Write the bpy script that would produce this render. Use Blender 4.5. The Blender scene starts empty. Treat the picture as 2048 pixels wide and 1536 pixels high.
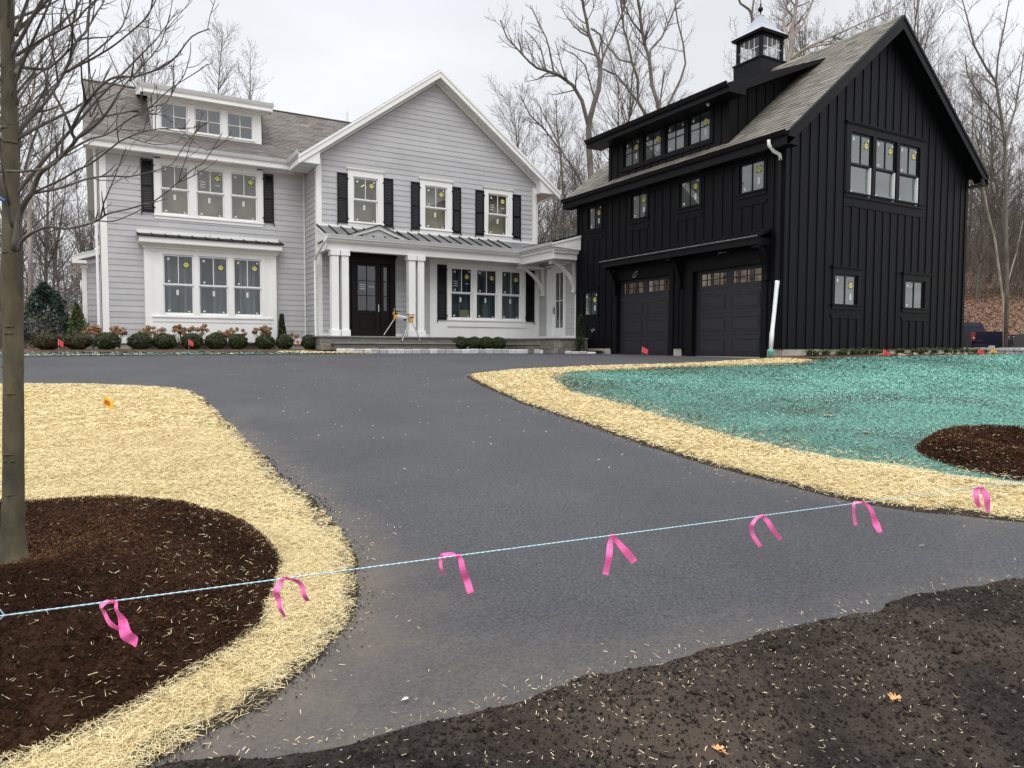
import bpy, bmesh, math, random
import numpy as np
from mathutils import Vector, Matrix, noise, geometry

# ------------------------------------------------------------------ camera, world, sun
S = bpy.context.scene
S.render.engine = 'CYCLES'
S.render.resolution_x, S.render.resolution_y = 1024, 768
YAW, PITCH, ROLL, FPX = 0.52184, 0.0504994, 0.003291, 1433.18
cam_d = bpy.data.cameras.new("camera"); cam = bpy.data.objects.new("camera", cam_d)
S.collection.objects.link(cam); S.camera = cam
cam_d.sensor_width = 36; cam_d.lens = 36*FPX/2048; cam_d.clip_start = .05; cam_d.clip_end = 2000
fw = Vector((math.sin(YAW)*math.cos(PITCH), math.cos(YAW)*math.cos(PITCH), -math.sin(PITCH)))
rr = Vector((math.cos(YAW), -math.sin(YAW), 0)); uu = rr.cross(fw)
r2 = rr*math.cos(ROLL)+uu*math.sin(ROLL); u2 = -rr*math.sin(ROLL)+uu*math.cos(ROLL)
cam.matrix_world = Matrix(((r2.x, u2.x, -fw.x, 0), (r2.y, u2.y, -fw.y, 0), (r2.z, u2.z, -fw.z, 0), (0, 0, 0, 1)))

SUN_EL, SUN_AZ = math.radians(52), math.radians(200)   # azimuth clockwise from +Y: behind and left of the camera
wd = bpy.data.worlds.new("World"); S.world = wd; wd.use_nodes = True
N, L = wd.node_tree.nodes, wd.node_tree.links
N.clear()
out = N.new('ShaderNodeOutputWorld'); bg = N.new('ShaderNodeBackground'); L.new(bg.outputs[0], out.inputs[0])
bg.inputs[1].default_value = 0.1
sky = N.new('ShaderNodeTexSky'); sky.sky_type = 'NISHITA'; sky.sun_disc = False
sky.sun_elevation = SUN_EL; sky.sun_rotation = SUN_AZ
hsv = N.new('ShaderNodeHueSaturation'); hsv.inputs['Saturation'].default_value = .25; L.new(sky.outputs[0], hsv.inputs['Color'])
tc = N.new('ShaderNodeTexCoord'); sx = N.new('ShaderNodeSeparateXYZ'); L.new(tc.outputs['Generated'], sx.inputs[0])
rmp = N.new('ShaderNodeValToRGB'); L.new(sx.outputs[2], rmp.inputs[0])
e = rmp.color_ramp.elements
e[0].position = 0.0; e[0].color = (1.0, 1.005, 1.03, 1)
e[1].position = 1.0; e[1].color = (3.4, 3.45, 3.55, 1)
for p, c in ((.12, (1.0, 1.015, 1.05, 1)), (.45, (.96, .985, 1.04, 1)), (.7, (2.3, 2.35, 2.45, 1))):
    q = e.new(p); q.color = c
nz = N.new('ShaderNodeTexNoise'); nz.inputs['Scale'].default_value = 2.2; nz.inputs['Detail'].default_value = 4
mp = N.new('ShaderNodeMapping'); mp.inputs['Scale'].default_value = (1, 1, 2.6); L.new(tc.outputs['Generated'], mp.inputs[0]); L.new(mp.outputs[0], nz.inputs['Vector'])
mr = N.new('ShaderNodeMapRange'); mr.inputs[1].default_value = .35; mr.inputs[2].default_value = .65
mr.inputs[3].default_value = 8.6; mr.inputs[4].default_value = 10.6; L.new(nz.outputs[0], mr.inputs[0])
vm = N.new('ShaderNodeVectorMath'); vm.operation = 'SCALE'; L.new(rmp.outputs[0], vm.inputs[0]); L.new(mr.outputs[0], vm.inputs['Scale'])
mx = N.new('ShaderNodeMixRGB'); mx.inputs[0].default_value = .93
L.new(hsv.outputs[0], mx.inputs[1]); L.new(vm.outputs[0], mx.inputs[2]); L.new(mx.outputs[0], bg.inputs[0])
sd = bpy.data.lights.new("sun", 'SUN'); sd.energy = 1.0; sd.angle = math.radians(35); sd.color = (1, .97, .93)
so = bpy.data.objects.new("sun", sd); S.collection.objects.link(so)
sdir = Vector((math.sin(SUN_AZ)*math.cos(SUN_EL), math.cos(SUN_AZ)*math.cos(SUN_EL), math.sin(SUN_EL)))
so.rotation_euler = sdir.to_track_quat('Z', 'Y').to_euler()
S.view_settings.view_transform = 'Standard'; S.view_settings.look = 'None'; S.view_settings.exposure = 0; S.view_settings.gamma = 1
S.cycles.max_bounces = 6; S.cycles.transparent_max_bounces = 12; S.cycles.use_adaptive_sampling = True

random.seed(7); RNG = np.random.default_rng(7)
COL = S.collection
SY, CY = math.sin(YAW), math.cos(YAW)

# ------------------------------------------------------------------ materials
def C(r, g, b):
    f = lambda v: (v/255/12.92) if v/255 <= .04045 else ((v/255+.055)/1.055)**2.4
    return (f(r), f(g), f(b), 1)
def L4(r, g, b): return (r, g, b, 1)
MAT = {}
def nt(name):
    m = bpy.data.materials.new(name); m.use_nodes = True; MAT[name] = m
    t = m.node_tree; b = t.nodes['Principled BSDF']
    return m, t.nodes, t.links, b
def noise_col(Nd, Lk, vec, scale, c1, c2, lo=.35, hi=.65, detail=5, rough=.6, dist=0):
    n = Nd.new('ShaderNodeTexNoise'); n.inputs['Scale'].default_value = scale; n.inputs['Detail'].default_value = detail
    n.inputs['Roughness'].default_value = rough; n.inputs['Distortion'].default_value = dist
    Lk.new(vec, n.inputs['Vector'])
    r = Nd.new('ShaderNodeValToRGB'); r.color_ramp.elements[0].position = lo; r.color_ramp.elements[1].position = hi
    r.color_ramp.elements[0].color = c1; r.color_ramp.elements[1].color = c2
    Lk.new(n.outputs[0], r.inputs[0]); return n, r
def mixc(Nd, Lk, fac, a, b, mode='MIX'):
    m = Nd.new('ShaderNodeMixRGB'); m.blend_type = mode
    for i, v in ((0, fac), (1, a), (2, b)):
        if hasattr(v, 'default_value') or isinstance(v, bpy.types.NodeSocket): Lk.new(v, m.inputs[i])
        else: m.inputs[i].default_value = v
    return m.outputs[0]
def simple(name, col, rough=.6, var=.12, scale=3, bump=0, bscale=40, metal=0, spec=.5, stretch=None):
    m, Nd, Lk, b = nt(name)
    tcn = Nd.new('ShaderNodeTexCoord'); vec = tcn.outputs['Object']
    if stretch:
        mpn = Nd.new('ShaderNodeMapping'); mpn.inputs['Scale'].default_value = stretch; Lk.new(vec, mpn.inputs[0]); vec = mpn.outputs[0]
    lo = tuple(v*(1-var) for v in col[:3])+(1,); hi = tuple(v*(1+var) for v in col[:3])+(1,)
    n, r = noise_col(Nd, Lk, vec, scale, lo, hi)
    Lk.new(r.outputs[0], b.inputs['Base Color']); b.inputs['Roughness'].default_value = rough; b.inputs['Metallic'].default_value = metal
    b.inputs['Specular IOR Level'].default_value = spec
    if bump:
        n2 = Nd.new('ShaderNodeTexNoise'); n2.inputs['Scale'].default_value = bscale; n2.inputs['Detail'].default_value = 4; Lk.new(vec, n2.inputs['Vector'])
        bp = Nd.new('ShaderNodeBump'); bp.inputs['Strength'].default_value = bump; bp.inputs['Distance'].default_value = .02
        Lk.new(n2.outputs[0], bp.inputs['Height']); Lk.new(bp.outputs[0], b.inputs['Normal'])
    return m
def board(name, col, axis):        # painted siding whose boards differ a little; axis Z = courses, else vertical boards
    m, Nd, Lk, b = nt(name)
    tcn = Nd.new('ShaderNodeTexCoord'); s = Nd.new('ShaderNodeMapping'); Lk.new(tcn.outputs['Object'], s.inputs[0])
    s.inputs['Scale'].default_value = axis
    n, r = noise_col(Nd, Lk, s.outputs[0], 1.0, tuple(v*.94 for v in col[:3])+(1,), tuple(v*1.05 for v in col[:3])+(1,), .3, .7, 2)
    n2, r2_ = noise_col(Nd, Lk, tcn.outputs['Object'], .8, L4(.94, .94, .94), L4(1.04, 1.04, 1.04), .35, .65, 4)
    cc = mixc(Nd, Lk, 1.0, r.outputs[0], r2_.outputs[0], 'MULTIPLY')
    if name == 'grey_siding':
        at = Nd.new('ShaderNodeAttribute'); at.attribute_name = 'rnd'; m0 = Nd.new('ShaderNodeMapRange'); m0.inputs[3].default_value = .95; m0.inputs[4].default_value = 1.05; Lk.new(at.outputs['Fac'], m0.inputs[0])
        v0 = Nd.new('ShaderNodeVectorMath'); v0.operation = 'SCALE'; Lk.new(cc, v0.inputs[0]); Lk.new(m0.outputs[0], v0.inputs['Scale']); cc = v0.outputs[0]
    Lk.new(cc, b.inputs['Base Color'])
    b.inputs['Roughness'].default_value = .55
    n3 = Nd.new('ShaderNodeTexNoise'); n3.inputs['Scale'].default_value = 60; Lk.new(s.outputs[0], n3.inputs['Vector'])
    bp = Nd.new('ShaderNodeBump'); bp.inputs['Strength'].default_value = .05; Lk.new(n3.outputs[0], bp.inputs['Height']); Lk.new(bp.outputs[0], b.inputs['Normal'])
    return m
board('grey_siding', L4(.460, .455, .460), (.25, .25, 5.5))
simple('white_trim', L4(.80, .80, .775), .45, .03, 1.5)
simple('gutter_white', L4(.80, .81, .80), .3, .03, 2)
simple('vinyl_white', L4(.78, .79, .79), .35, .02, 3)
board('black_siding', L4(.0040, .0042, .0054), (2.9, 2.9, .2)); MAT['black_siding'].node_tree.nodes['Principled BSDF'].inputs['Roughness'].default_value = .5; MAT['black_siding'].node_tree.nodes['Principled BSDF'].inputs['Specular IOR Level'].default_value = .15
simple('black_trim', L4(.0045, .0047, .0058), .5, .1, 2, spec=.17)
simple('black_shutter', L4(.0035, .0035, .0055), .4, .1, 4, spec=.3)
simple('black_sash', L4(.006, .007, .007), .35, .1, 4, spec=.3)
simple('black_metal', L4(.007, .007, .008), .55, .15, 3, spec=.2)
simple('seam_metal', L4(.15, .15, .15), .5, .1, 3, metal=.1)
simple('door_brown', L4(.0065, .0042, .0035), .45, .3, 6, stretch=(4, 4, .5), spec=.22)
simple('garage_door_paint', L4(.017, .017, .022), .5, .12, 30, .25, 90, stretch=(.4, .4, 6))
simple('concrete', L4(.36, .34, .30), .9, .22, 2.5, .3, 30)
simple('new_wood', L4(.42, .30, .19), .8, .15, 5)
simple('steel_roof', L4(.26, .27, .31), .42, .08, 4, metal=.35)
simple('olive_panel', L4(.22, .23, .19), .6, .06, 2)
simple('paper', L4(.62, .64, .62), .7, .05, 8)
simple('label_dark', L4(.03, .03, .02), .6, .1, 8)
simple('label_yellow', L4(.58, .56, .13), .6, .06, 8)
simple('label_ink', L4(.16, .16, .03), .6, .06, 8)
simple('wire_grey', L4(.5, .5, .48), .5, .1, 8)
simple('green_pvc', L4(.13, .42, .32), .5, .1, 8)
simple('pipe_white', L4(.82, .83, .83), .35, .03, 8)
simple('aluminium', L4(.55, .56, .57), .35, .08, 8, metal=.6)
simple('saw_yellow', L4(.62, .33, .05), .5, .1, 8)
simple('flag_red', L4(.70, .05, .07), .6, .08, 12)
simple('flag_yellow', L4(.80, .47, .01), .6, .08, 12)
simple('flag_ink', L4(.50, .08, .01), .6, .08, 12)
simple('blue_plastic', L4(.03, .10, .40), .5, .08, 12)
simple('truck_blue', L4(.006, .008, .022), .35, .1, 4, spec=.3)
simple('truck_grey', L4(.035, .036, .037), .3, .1, 4)
simple('tyre', L4(.012, .012, .012), .8, .1, 8)
simple('chrome', L4(.5, .5, .52), .2, .05, 8, metal=1)
simple('tail_red', L4(.22, .008, .012), .3, .05, 8)
simple('plate_white', L4(.45, .45, .5), .4, .05, 8)
simple('dark_glass', L4(.012, .014, .016), .05, .1, 4)
simple('box_tan', L4(.30, .26, .17), .8, .06, 4)
simple('mortar', L4(.20, .19, .17), .95, .2, 6, .4, 60)
simple('bluestone', L4(.20, .205, .20), .8, .15, 3, .15, 30)
simple('cord_blue', L4(.42, .62, .70), .6, .08, 60)
simple('bud', L4(.045, .03, .022), .8, .1, 8)
simple('mulch_soil', L4(.060, .032, .020), .95, .4, 6, .8, 60)
simple('flower_tan', L4(.38, .20, .085), .85, .3, 30)
simple('stem_brown', L4(.12, .085, .06), .85, .2, 10)
simple('oak_leaf', L4(.55, .27, .10), .7, .25, 30)
simple('oak_leaf_pale', L4(.50, .36, .22), .7, .15, 30)

def stone(name, c1, c2, scale):
    m, Nd, Lk, b = nt(name)
    tcn = Nd.new('ShaderNodeTexCoord'); oi = Nd.new('ShaderNodeAttribute'); oi.attribute_name = 'rnd'
    n, r = noise_col(Nd, Lk, tcn.outputs['Object'], scale, c1, c2, .3, .7, 6)
    rr_ = Nd.new('ShaderNodeMapRange'); rr_.inputs[3].default_value = .72; rr_.inputs[4].default_value = 1.28; Lk.new(oi.outputs['Fac'], rr_.inputs[0])
    v = Nd.new('ShaderNodeVectorMath'); v.operation = 'SCALE'; Lk.new(r.outputs[0], v.inputs[0]); Lk.new(rr_.outputs[0], v.inputs['Scale'])
    Lk.new(v.outputs[0], b.inputs['Base Color']); b.inputs['Roughness'].default_value = .9
    bp = Nd.new('ShaderNodeBump'); bp.inputs['Strength'].default_value = .6; bp.inputs['Distance'].default_value = .02; Lk.new(n.outputs[0], bp.inputs['Height']); Lk.new(bp.outputs[0], b.inputs['Normal'])
stone('field_stone', L4(.14, .125, .105), L4(.27, .25, .21), 9)
stone('granite', L4(.33, .34, .34), L4(.56, .56, .55), 22)
stone('wall_stone', L4(.14, .15, .155), L4(.36, .37, .37), 8)

def tinted(name, ramp, rough=.8, trans=0):     # colour picked per leaf / straw / flake by its own random number
    m, Nd, Lk, b = nt(name)
    at = Nd.new('ShaderNodeAttribute'); at.attribute_name = 'rnd'
    r = Nd.new('ShaderNodeValToRGB'); el = r.color_ramp.elements
    el[0].position, el[0].color = ramp[0][0], ramp[0][1]; el[1].position, el[1].color = ramp[-1][0], ramp[-1][1]
    for p, c in ramp[1:-1]:
        q = el.new(p); q.color = c
    Lk.new(at.outputs['Fac'], r.inputs[0]); Lk.new(r.outputs[0], b.inputs['Base Color']); b.inputs['Roughness'].default_value = rough
    b.inputs['Specular IOR Level'].default_value = .04 if name in ('mulch_shred', 'soil_clod') else .25
    return m
tinted('straw_blade', [(0, L4(.24, .17, .075)), (.10, L4(.48, .37, .18)), (.5, L4(.70, .575, .31)), (.85, L4(.80, .69, .42)), (1, L4(.86, .78, .54))], .6)
tinted('hydroseed_fibre', [(0, L4(.05, .08, .065)), (.22, L4(.085, .15, .12)), (.5, L4(.155, .34, .275)), (.8, L4(.23, .49, .405)), (1, L4(.35, .60, .51))], .9)
tinted('mulch_shred', [(0, L4(.009, .0045, .0025)), (.5, L4(.034, .0155, .008)), (.9, L4(.080, .038, .019)), (1, L4(.14, .075, .038))], .95)
tinted('soil_clod', [(0, L4(.014, .012, .010)), (.6, L4(.038, .031, .026)), (.95, L4(.075, .063, .052)), (1, L4(.13, .12, .11))], .95)
tinted('boxwood_leaf', [(0, L4(.012, .017, .006)), (.5, L4(.030, .045, .014)), (.85, L4(.052, .066, .022)), (1, L4(.085, .075, .03))], .55)
tinted('boxwood_bronze', [(0, L4(.017, .015, .006)), (.5, L4(.045, .042, .015)), (1, L4(.09, .065, .03))], .55)
tinted('holly_leaf', [(0, L4(.012, .025, .016)), (.6, L4(.035, .062, .042)), (1, L4(.10, .13, .10))], .35)
tinted('spruce_leaf', [(0, L4(.04, .06, .012)), (1, L4(.12, .16, .04))], .6)
tinted('liriope_blade', [(0, L4(.03, .045, .015)), (.6, L4(.07, .10, .035)), (1, L4(.17, .17, .08))], .5)
tinted('petal', [(0, L4(.15, .075, .038)), (.5, L4(.33, .19, .095)), (1, L4(.50, .34, .20))], .8)
tinted('dead_leaf', [(0, L4(.10, .055, .035)), (.5, L4(.24, .145, .095)), (1, L4(.42, .29, .20))], .85)
tinted('shingle_grey', [(0, L4(.075, .066, .060)), (.5, L4(.150, .135, .122)), (1, L4(.23, .21, .19))], .95)
tinted('shingle_tan', [(0, L4(.09, .084, .070)), (.5, L4(.185, .172, .147)), (1, L4(.30, .28, .24))], .95)

def bark(name, c1, c2, scale=14, bump=.5, bands=False):
    m, Nd, Lk, b = nt(name)
    tcn = Nd.new('ShaderNodeTexCoord'); s = Nd.new('ShaderNodeMapping'); Lk.new(tcn.outputs['Object'], s.inputs[0])
    s.inputs['Scale'].default_value = (1, 1, .35)
    n, r = noise_col(Nd, Lk, s.outputs[0], scale, c1, c2, .32, .68, 6)
    n4, r4 = noise_col(Nd, Lk, tcn.outputs['Object'], scale*.18, L4(.72, .74, .66), L4(1.2, 1.16, 1.08), .38, .62, 4)
    Lk.new(mixc(Nd, Lk, 1, r.outputs[0], r4.outputs[0], 'MULTIPLY'), b.inputs['Base Color']); b.inputs['Roughness'].default_value = .9
    n5 = Nd.new('ShaderNodeTexNoise'); n5.inputs['Scale'].default_value = scale*2.5; n5.inputs['Detail'].default_value = 6; Lk.new(s.outputs[0], n5.inputs['Vector'])
    bp = Nd.new('ShaderNodeBump'); bp.inputs['Strength'].default_value = bump; bp.inputs['Distance'].default_value = .01
    Lk.new(n5.outputs[0], bp.inputs['Height']); Lk.new(bp.outputs[0], b.inputs['Normal'])
bark('maple_bark', L4(.045, .039, .024), L4(.105, .090, .058), 13, .5)
bark('twig_bark', L4(.045, .04, .038), L4(.13, .12, .115), 9, .3)
bark('far_bark', L4(.075, .068, .060), L4(.165, .150, .134), 3, .4)
bark('far_twig', L4(.085, .072, .066), L4(.15, .13, .12), 1, .1)
bark('pale_bark', L4(.20, .18, .16), L4(.38, .34, .30), 4, .3)

def glassmat(name, tint=(.75, .8, .8), extra=.05):
    m = bpy.data.materials.new(name); m.use_nodes = True; MAT[name] = m
    Nd, Lk = m.node_tree.nodes, m.node_tree.links; Nd.clear()
    o = Nd.new('ShaderNodeOutputMaterial'); mixn = Nd.new('ShaderNodeMixShader'); tr = Nd.new('ShaderNodeBsdfTransparent'); gl = Nd.new('ShaderNodeBsdfGlossy')
    tr.inputs[0].default_value = (*tint, 1); gl.inputs['Roughness'].default_value = .02
    fr = Nd.new('ShaderNodeLayerWeight'); fr.inputs[0].default_value = .5; pw = Nd.new('ShaderNodeMath'); pw.operation = 'POWER'; pw.inputs[1].default_value = 3.2; Lk.new(fr.outputs['Facing'], pw.inputs[0])
    ad = Nd.new('ShaderNodeMath'); ad.operation = 'MULTIPLY_ADD'; ad.inputs[1].default_value = .8; ad.inputs[2].default_value = extra+.06; Lk.new(pw.outputs[0], ad.inputs[0]); Lk.new(ad.outputs[0], mixn.inputs[0])
    nn = Nd.new('ShaderNodeTexNoise'); nn.inputs['Scale'].default_value = 1.2; tcn = Nd.new('ShaderNodeTexCoord'); Lk.new(tcn.outputs['Object'], nn.inputs['Vector'])
    bp = Nd.new('ShaderNodeBump'); bp.inputs['Strength'].default_value = .03; Lk.new(nn.outputs[0], bp.inputs['Height']); Lk.new(bp.outputs[0], gl.inputs['Normal'])
    Lk.new(tr.outputs[0], mixn.inputs[1]); Lk.new(gl.outputs[0], mixn.inputs[2]); Lk.new(mixn.outputs[0], o.inputs[0])
glassmat('window_glass'); glassmat('upper_glass', (.72, .73, .68), .07); glassmat('barn_glass', (.72, .76, .75), .14); glassmat('clear_glass', (.97, .98, .98), 0.02)
def emis(name, col, st):
    m, Nd, Lk, b = nt(name)
    b.inputs['Base Color'].default_value = col; b.inputs['Emission Color'].default_value = col; b.inputs['Emission Strength'].default_value = st
emis('lamp_bulb', L4(1, .75, .35), 6)
def inner(name, c1, c2, scale=1.6, em=0, st=(1, 1, .15)):
    m, Nd, Lk, b = nt(name)
    tcn = Nd.new('ShaderNodeTexCoord'); s = Nd.new('ShaderNodeMapping'); s.inputs['Scale'].default_value = st; Lk.new(tcn.outputs['Object'], s.inputs[0])
    n, r = noise_col(Nd, Lk, s.outputs[0], scale, c1, c2, .4, .6, 3)
    Lk.new(r.outputs[0], b.inputs['Base Color']); b.inputs['Roughness'].default_value = .8
    if em: Lk.new(r.outputs[0], b.inputs['Emission Color']); b.inputs['Emission Strength'].default_value = em
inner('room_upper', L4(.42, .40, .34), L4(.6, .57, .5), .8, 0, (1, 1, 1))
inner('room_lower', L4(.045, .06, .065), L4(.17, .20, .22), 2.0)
simple('room_stud', L4(.16, .19, .21), .8, .1, 2)
inner('room_garage_side', L4(.22, .25, .26), L4(.50, .54, .54), .9, 0, (.3, .3, 1.6))
inner('room_garage_up', L4(.26, .30, .30), L4(.52, .56, .55), .9, 0, (.3, .3, 1.6))
inner('garage_inside_glow', L4(.16, .12, .08), L4(.42, .33, .24), 2.2, .35, (1, 1, .4))  # lit garage interior put in as a backing that glows itself; no lamp inside

# ------------------------------------------------------------------ mesh builder
class MB:
    def __init__(s): s.v = []; s.f = []; s.mi = []; s.r = []; s.ch = []; s.cf = []
    def add(s, vs, fs, mi=0, rnd=None):
        o = len(s.v); s.v.extend([tuple(p) for p in vs])
        s.ch.append(range(o, len(s.v))); s.cf.append((len(s.f), len(s.f)+len(fs)))
        for q in fs: s.f.append(tuple(o+i for i in q)); s.mi.append(mi); s.r.append(.5 if rnd is None else rnd)
    def box(s, x0, x1, y0, y1, z0, z1, mi=0, rnd=None):
        x0, x1 = sorted((x0, x1)); y0, y1 = sorted((y0, y1)); z0, z1 = sorted((z0, z1))
        s.add([(x0, y0, z0), (x1, y0, z0), (x1, y1, z0), (x0, y1, z0), (x0, y0, z1), (x1, y0, z1), (x1, y1, z1), (x0, y1, z1)],
              [(0, 3, 2, 1), (4, 5, 6, 7), (0, 1, 5, 4), (1, 2, 6, 5), (2, 3, 7, 6), (3, 0, 4, 7)], mi, rnd)
    def quad(s, a, b, c, d, mi=0, rnd=None): s.add([a, b, c, d], [(0, 1, 2, 3)], mi, rnd)
    def prism(s, poly, ext, mi=0, rnd=None):
        n = len(poly); a = [Vector(p) for p in poly]; b = [p+Vector(ext) for p in a]
        s.add(a+b, [tuple(range(n)), tuple(range(2*n-1, n-1, -1))]+[(i, (i+1) % n, n+(i+1) % n, n+i) for i in range(n)], mi, rnd)
    def tube(s, pts, rad, sides=6, mi=0, cap=True, rnd=None):
        pts = [Vector(p) for p in pts]; n = len(pts)
        if not hasattr(rad, '__len__'): rad = [rad]*n
        vs = []; up = Vector((0, 0, 1)); t0 = (pts[1]-pts[0]).normalized()
        a = t0.orthogonal().normalized()
        for i, p in enumerate(pts):
            t = (pts[min(i+1, n-1)]-pts[max(i-1, 0)]).normalized()
            a = (a-t*a.dot(t))
            a = a.normalized() if a.length > 1e-6 else t.orthogonal().normalized()
            b = t.cross(a)
            for k in range(sides):
                w = 2*math.pi*k/sides; vs.append(p+(a*math.cos(w)+b*math.sin(w))*rad[i])
        fs = [(i*sides+k, i*sides+(k+1) % sides, (i+1)*sides+(k+1) % sides, (i+1)*sides+k) for i in range(n-1) for k in range(sides)]
        if cap: fs += [tuple(range(sides-1, -1, -1)), tuple((n-1)*sides+k for k in range(sides))]
        s.add(vs, fs, mi, rnd)
    def lathe(s, prof, c=(0, 0, 0), seg=16, mi=0):
        vs = []; n = len(prof)
        for r, z in prof:
            for k in range(seg):
                w = 2*math.pi*k/seg; vs.append((c[0]+r*math.cos(w), c[1]+r*math.sin(w), c[2]+z))
        s.add(vs, [(i*seg+k, i*seg+(k+1) % seg, (i+1)*seg+(k+1) % seg, (i+1)*seg+k) for i in range(n-1) for k in range(seg)], mi)
    def build(s, name, mats, parent=None, smooth=False, bevel=0, split=False):
        if split:        # one object per separate piece: chunks whose boxes touch belong together
            B = [tuple(min(s.v[i][k] for i in c)-.004 for k in range(3)) for c in s.ch]
            B = [[b, tuple(max(s.v[i][k] for i in c)+.004 for k in range(3))] for b, c in zip(B, s.ch)]
            gid = list(range(len(B)))
            def find(a):
                while gid[a] != a: a = gid[a]
                return a
            for i in range(len(B)):
                for j in range(i):
                    if all(B[i][0][k] <= B[j][1][k] and B[j][0][k] <= B[i][1][k] for k in range(3)): gid[find(i)] = find(j)
            groups = {}
            for i in range(len(B)): groups.setdefault(find(i), []).append(i)
            outs = []
            for g_ in groups.values():
                m_ = MB()
                for i in g_:
                    f0, f1 = s.cf[i]; base = s.ch[i].start
                    m_.add([s.v[q] for q in s.ch[i]], [], 0)
                    o_ = len(m_.v)-len(s.ch[i])
                    for f in range(f0, f1): m_.f.append(tuple(q-base+o_ for q in s.f[f])); m_.mi.append(s.mi[f]); m_.r.append(s.r[f])
                outs.append(m_.build(name, mats, parent, smooth, bevel))
            return outs[0]
        off = root_loc(parent)
        me = bpy.data.meshes.new(name)
        me.from_pydata([(x-off[0], y-off[1], z-off[2]) for x, y, z in s.v], [], s.f)
        if isinstance(mats, str): mats = [mats]
        for m in mats: me.materials.append(MAT[m])
        me.polygons.foreach_set('material_index', s.mi)
        if len(set(s.r)) > 1:
            at = me.attributes.new('rnd', 'FLOAT', 'FACE'); at.data.foreach_set('value', s.r)
        if smooth: me.polygons.foreach_set('use_smooth', [True]*len(me.polygons))
        me.update()
        o = bpy.data.objects.new(name, me); COL.objects.link(o)
        if parent: o.parent = parent
        if bevel:
            b = o.modifiers.new('bevel', 'BEVEL'); b.width = bevel; b.segments = 2; b.limit_method = 'ANGLE'
        return o
def root_loc(o):
    if o is None: return (0, 0, 0)
    while o.parent: o = o.parent
    return tuple(o.location)
def tag(o, label=None, cat=None, group=None, kind=None):
    if label: o['label'] = label
    if cat: o['category'] = cat
    if group: o['group'] = group
    if kind: o['kind'] = kind
    return o
def thing(name, loc, label, cat, group=None):
    o = bpy.data.objects.new(name, None); COL.objects.link(o); o.location = loc; o.empty_display_size = .2
    return tag(o, label, cat, group)
def copy_tree(o, parent=None):
    c = o.copy(); COL.objects.link(c); c.parent = parent
    for ch in list(o.children): copy_tree(ch, c)
    return c
class Fr:      # a vertical wall plane. kind 'Y': faces -Y, t = x.  kind 'X': faces -X, t = y
    def __init__(s, kind, c): s.k = kind; s.c = c; s.s = 1 if kind == 'Y' else -1
    def p(s, t, n, z): return (t, s.c-n, z) if s.k == 'Y' else (s.c-n, t, z)
    def box(s, mb, t0, t1, n0, n1, z0, z1, mi=0):
        a = s.p(t0, n0, z0); b = s.p(t1, n1, z1); mb.box(a[0], b[0], a[1], b[1], a[2], b[2], mi)
def laps(mb, F, z0, z1, lf, rf, holes=(), expo=.183, lap=.014, mi=0, breaks=()):
    """clapboards: every course leans out by lap at its lower edge; holes are cut out; lf/rf give the ends at a height"""
    if not callable(lf): l_ = lf; lf = lambda z: l_
    if not callable(rf): r_ = rf; rf = lambda z: r_
    z = z0
    while z < z1-1e-4:
        zt = min(z+expo, z1); zs = sorted({z, zt, *[q for h in holes for q in h[2:4] if z < q < zt], *[q for q in breaks if z < q < zt]})
        nn = lambda q: (lap*(1-(q-z)/expo)+.002) if lap else 0
        rv0 = random.random(); joff = random.uniform(.4, 3.6)
        for i, (a, b) in enumerate(zip(zs, zs[1:])):
            segs = [(lf(a), rf(a), lf(b), rf(b))]
            for h0, h1, hz0, hz1 in holes:
                if hz0 < b-1e-6 and hz1 > a+1e-6:
                    new = []
                    for (la, ra, lb, rb) in segs:
                        if h1 <= la or h0 >= ra: new.append((la, ra, lb, rb)); continue
                        if h0 > la: new.append((la, h0, lb, h0))
                        if h1 < ra: new.append((h1, ra, h1, rb))
                    segs = new
            if lap:      # butt joints: boards about 3.6 m long
                ns = []
                for (la, ra, lb, rb) in segs:
                    cut = la+joff
                    while cut < min(ra, rb)-.3:
                        if cut > max(la, lb)+.3: ns.append((la, cut-.0015, lb, cut-.0015)); la = lb = cut+.0015
                        cut += 3.66
                    ns.append((la, ra, lb, rb))
                segs = ns
            for la, ra, lb, rb in segs:
                rv = (rv0*7.13+ra*3.7) % 1 if lap else rv0
                if ra-la < 1e-3 and rb-lb < 1e-3: continue
                mb.quad(F.p(la, nn(a), a), F.p(ra, nn(a), a), F.p(rb, nn(b), b), F.p(lb, nn(b), b), mi, rv)
                if lap and i == 0: mb.quad(F.p(la, 0, a), F.p(ra, 0, a), F.p(ra, nn(a), a), F.p(la, nn(a), a), mi, rv)
        z = zt
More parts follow.
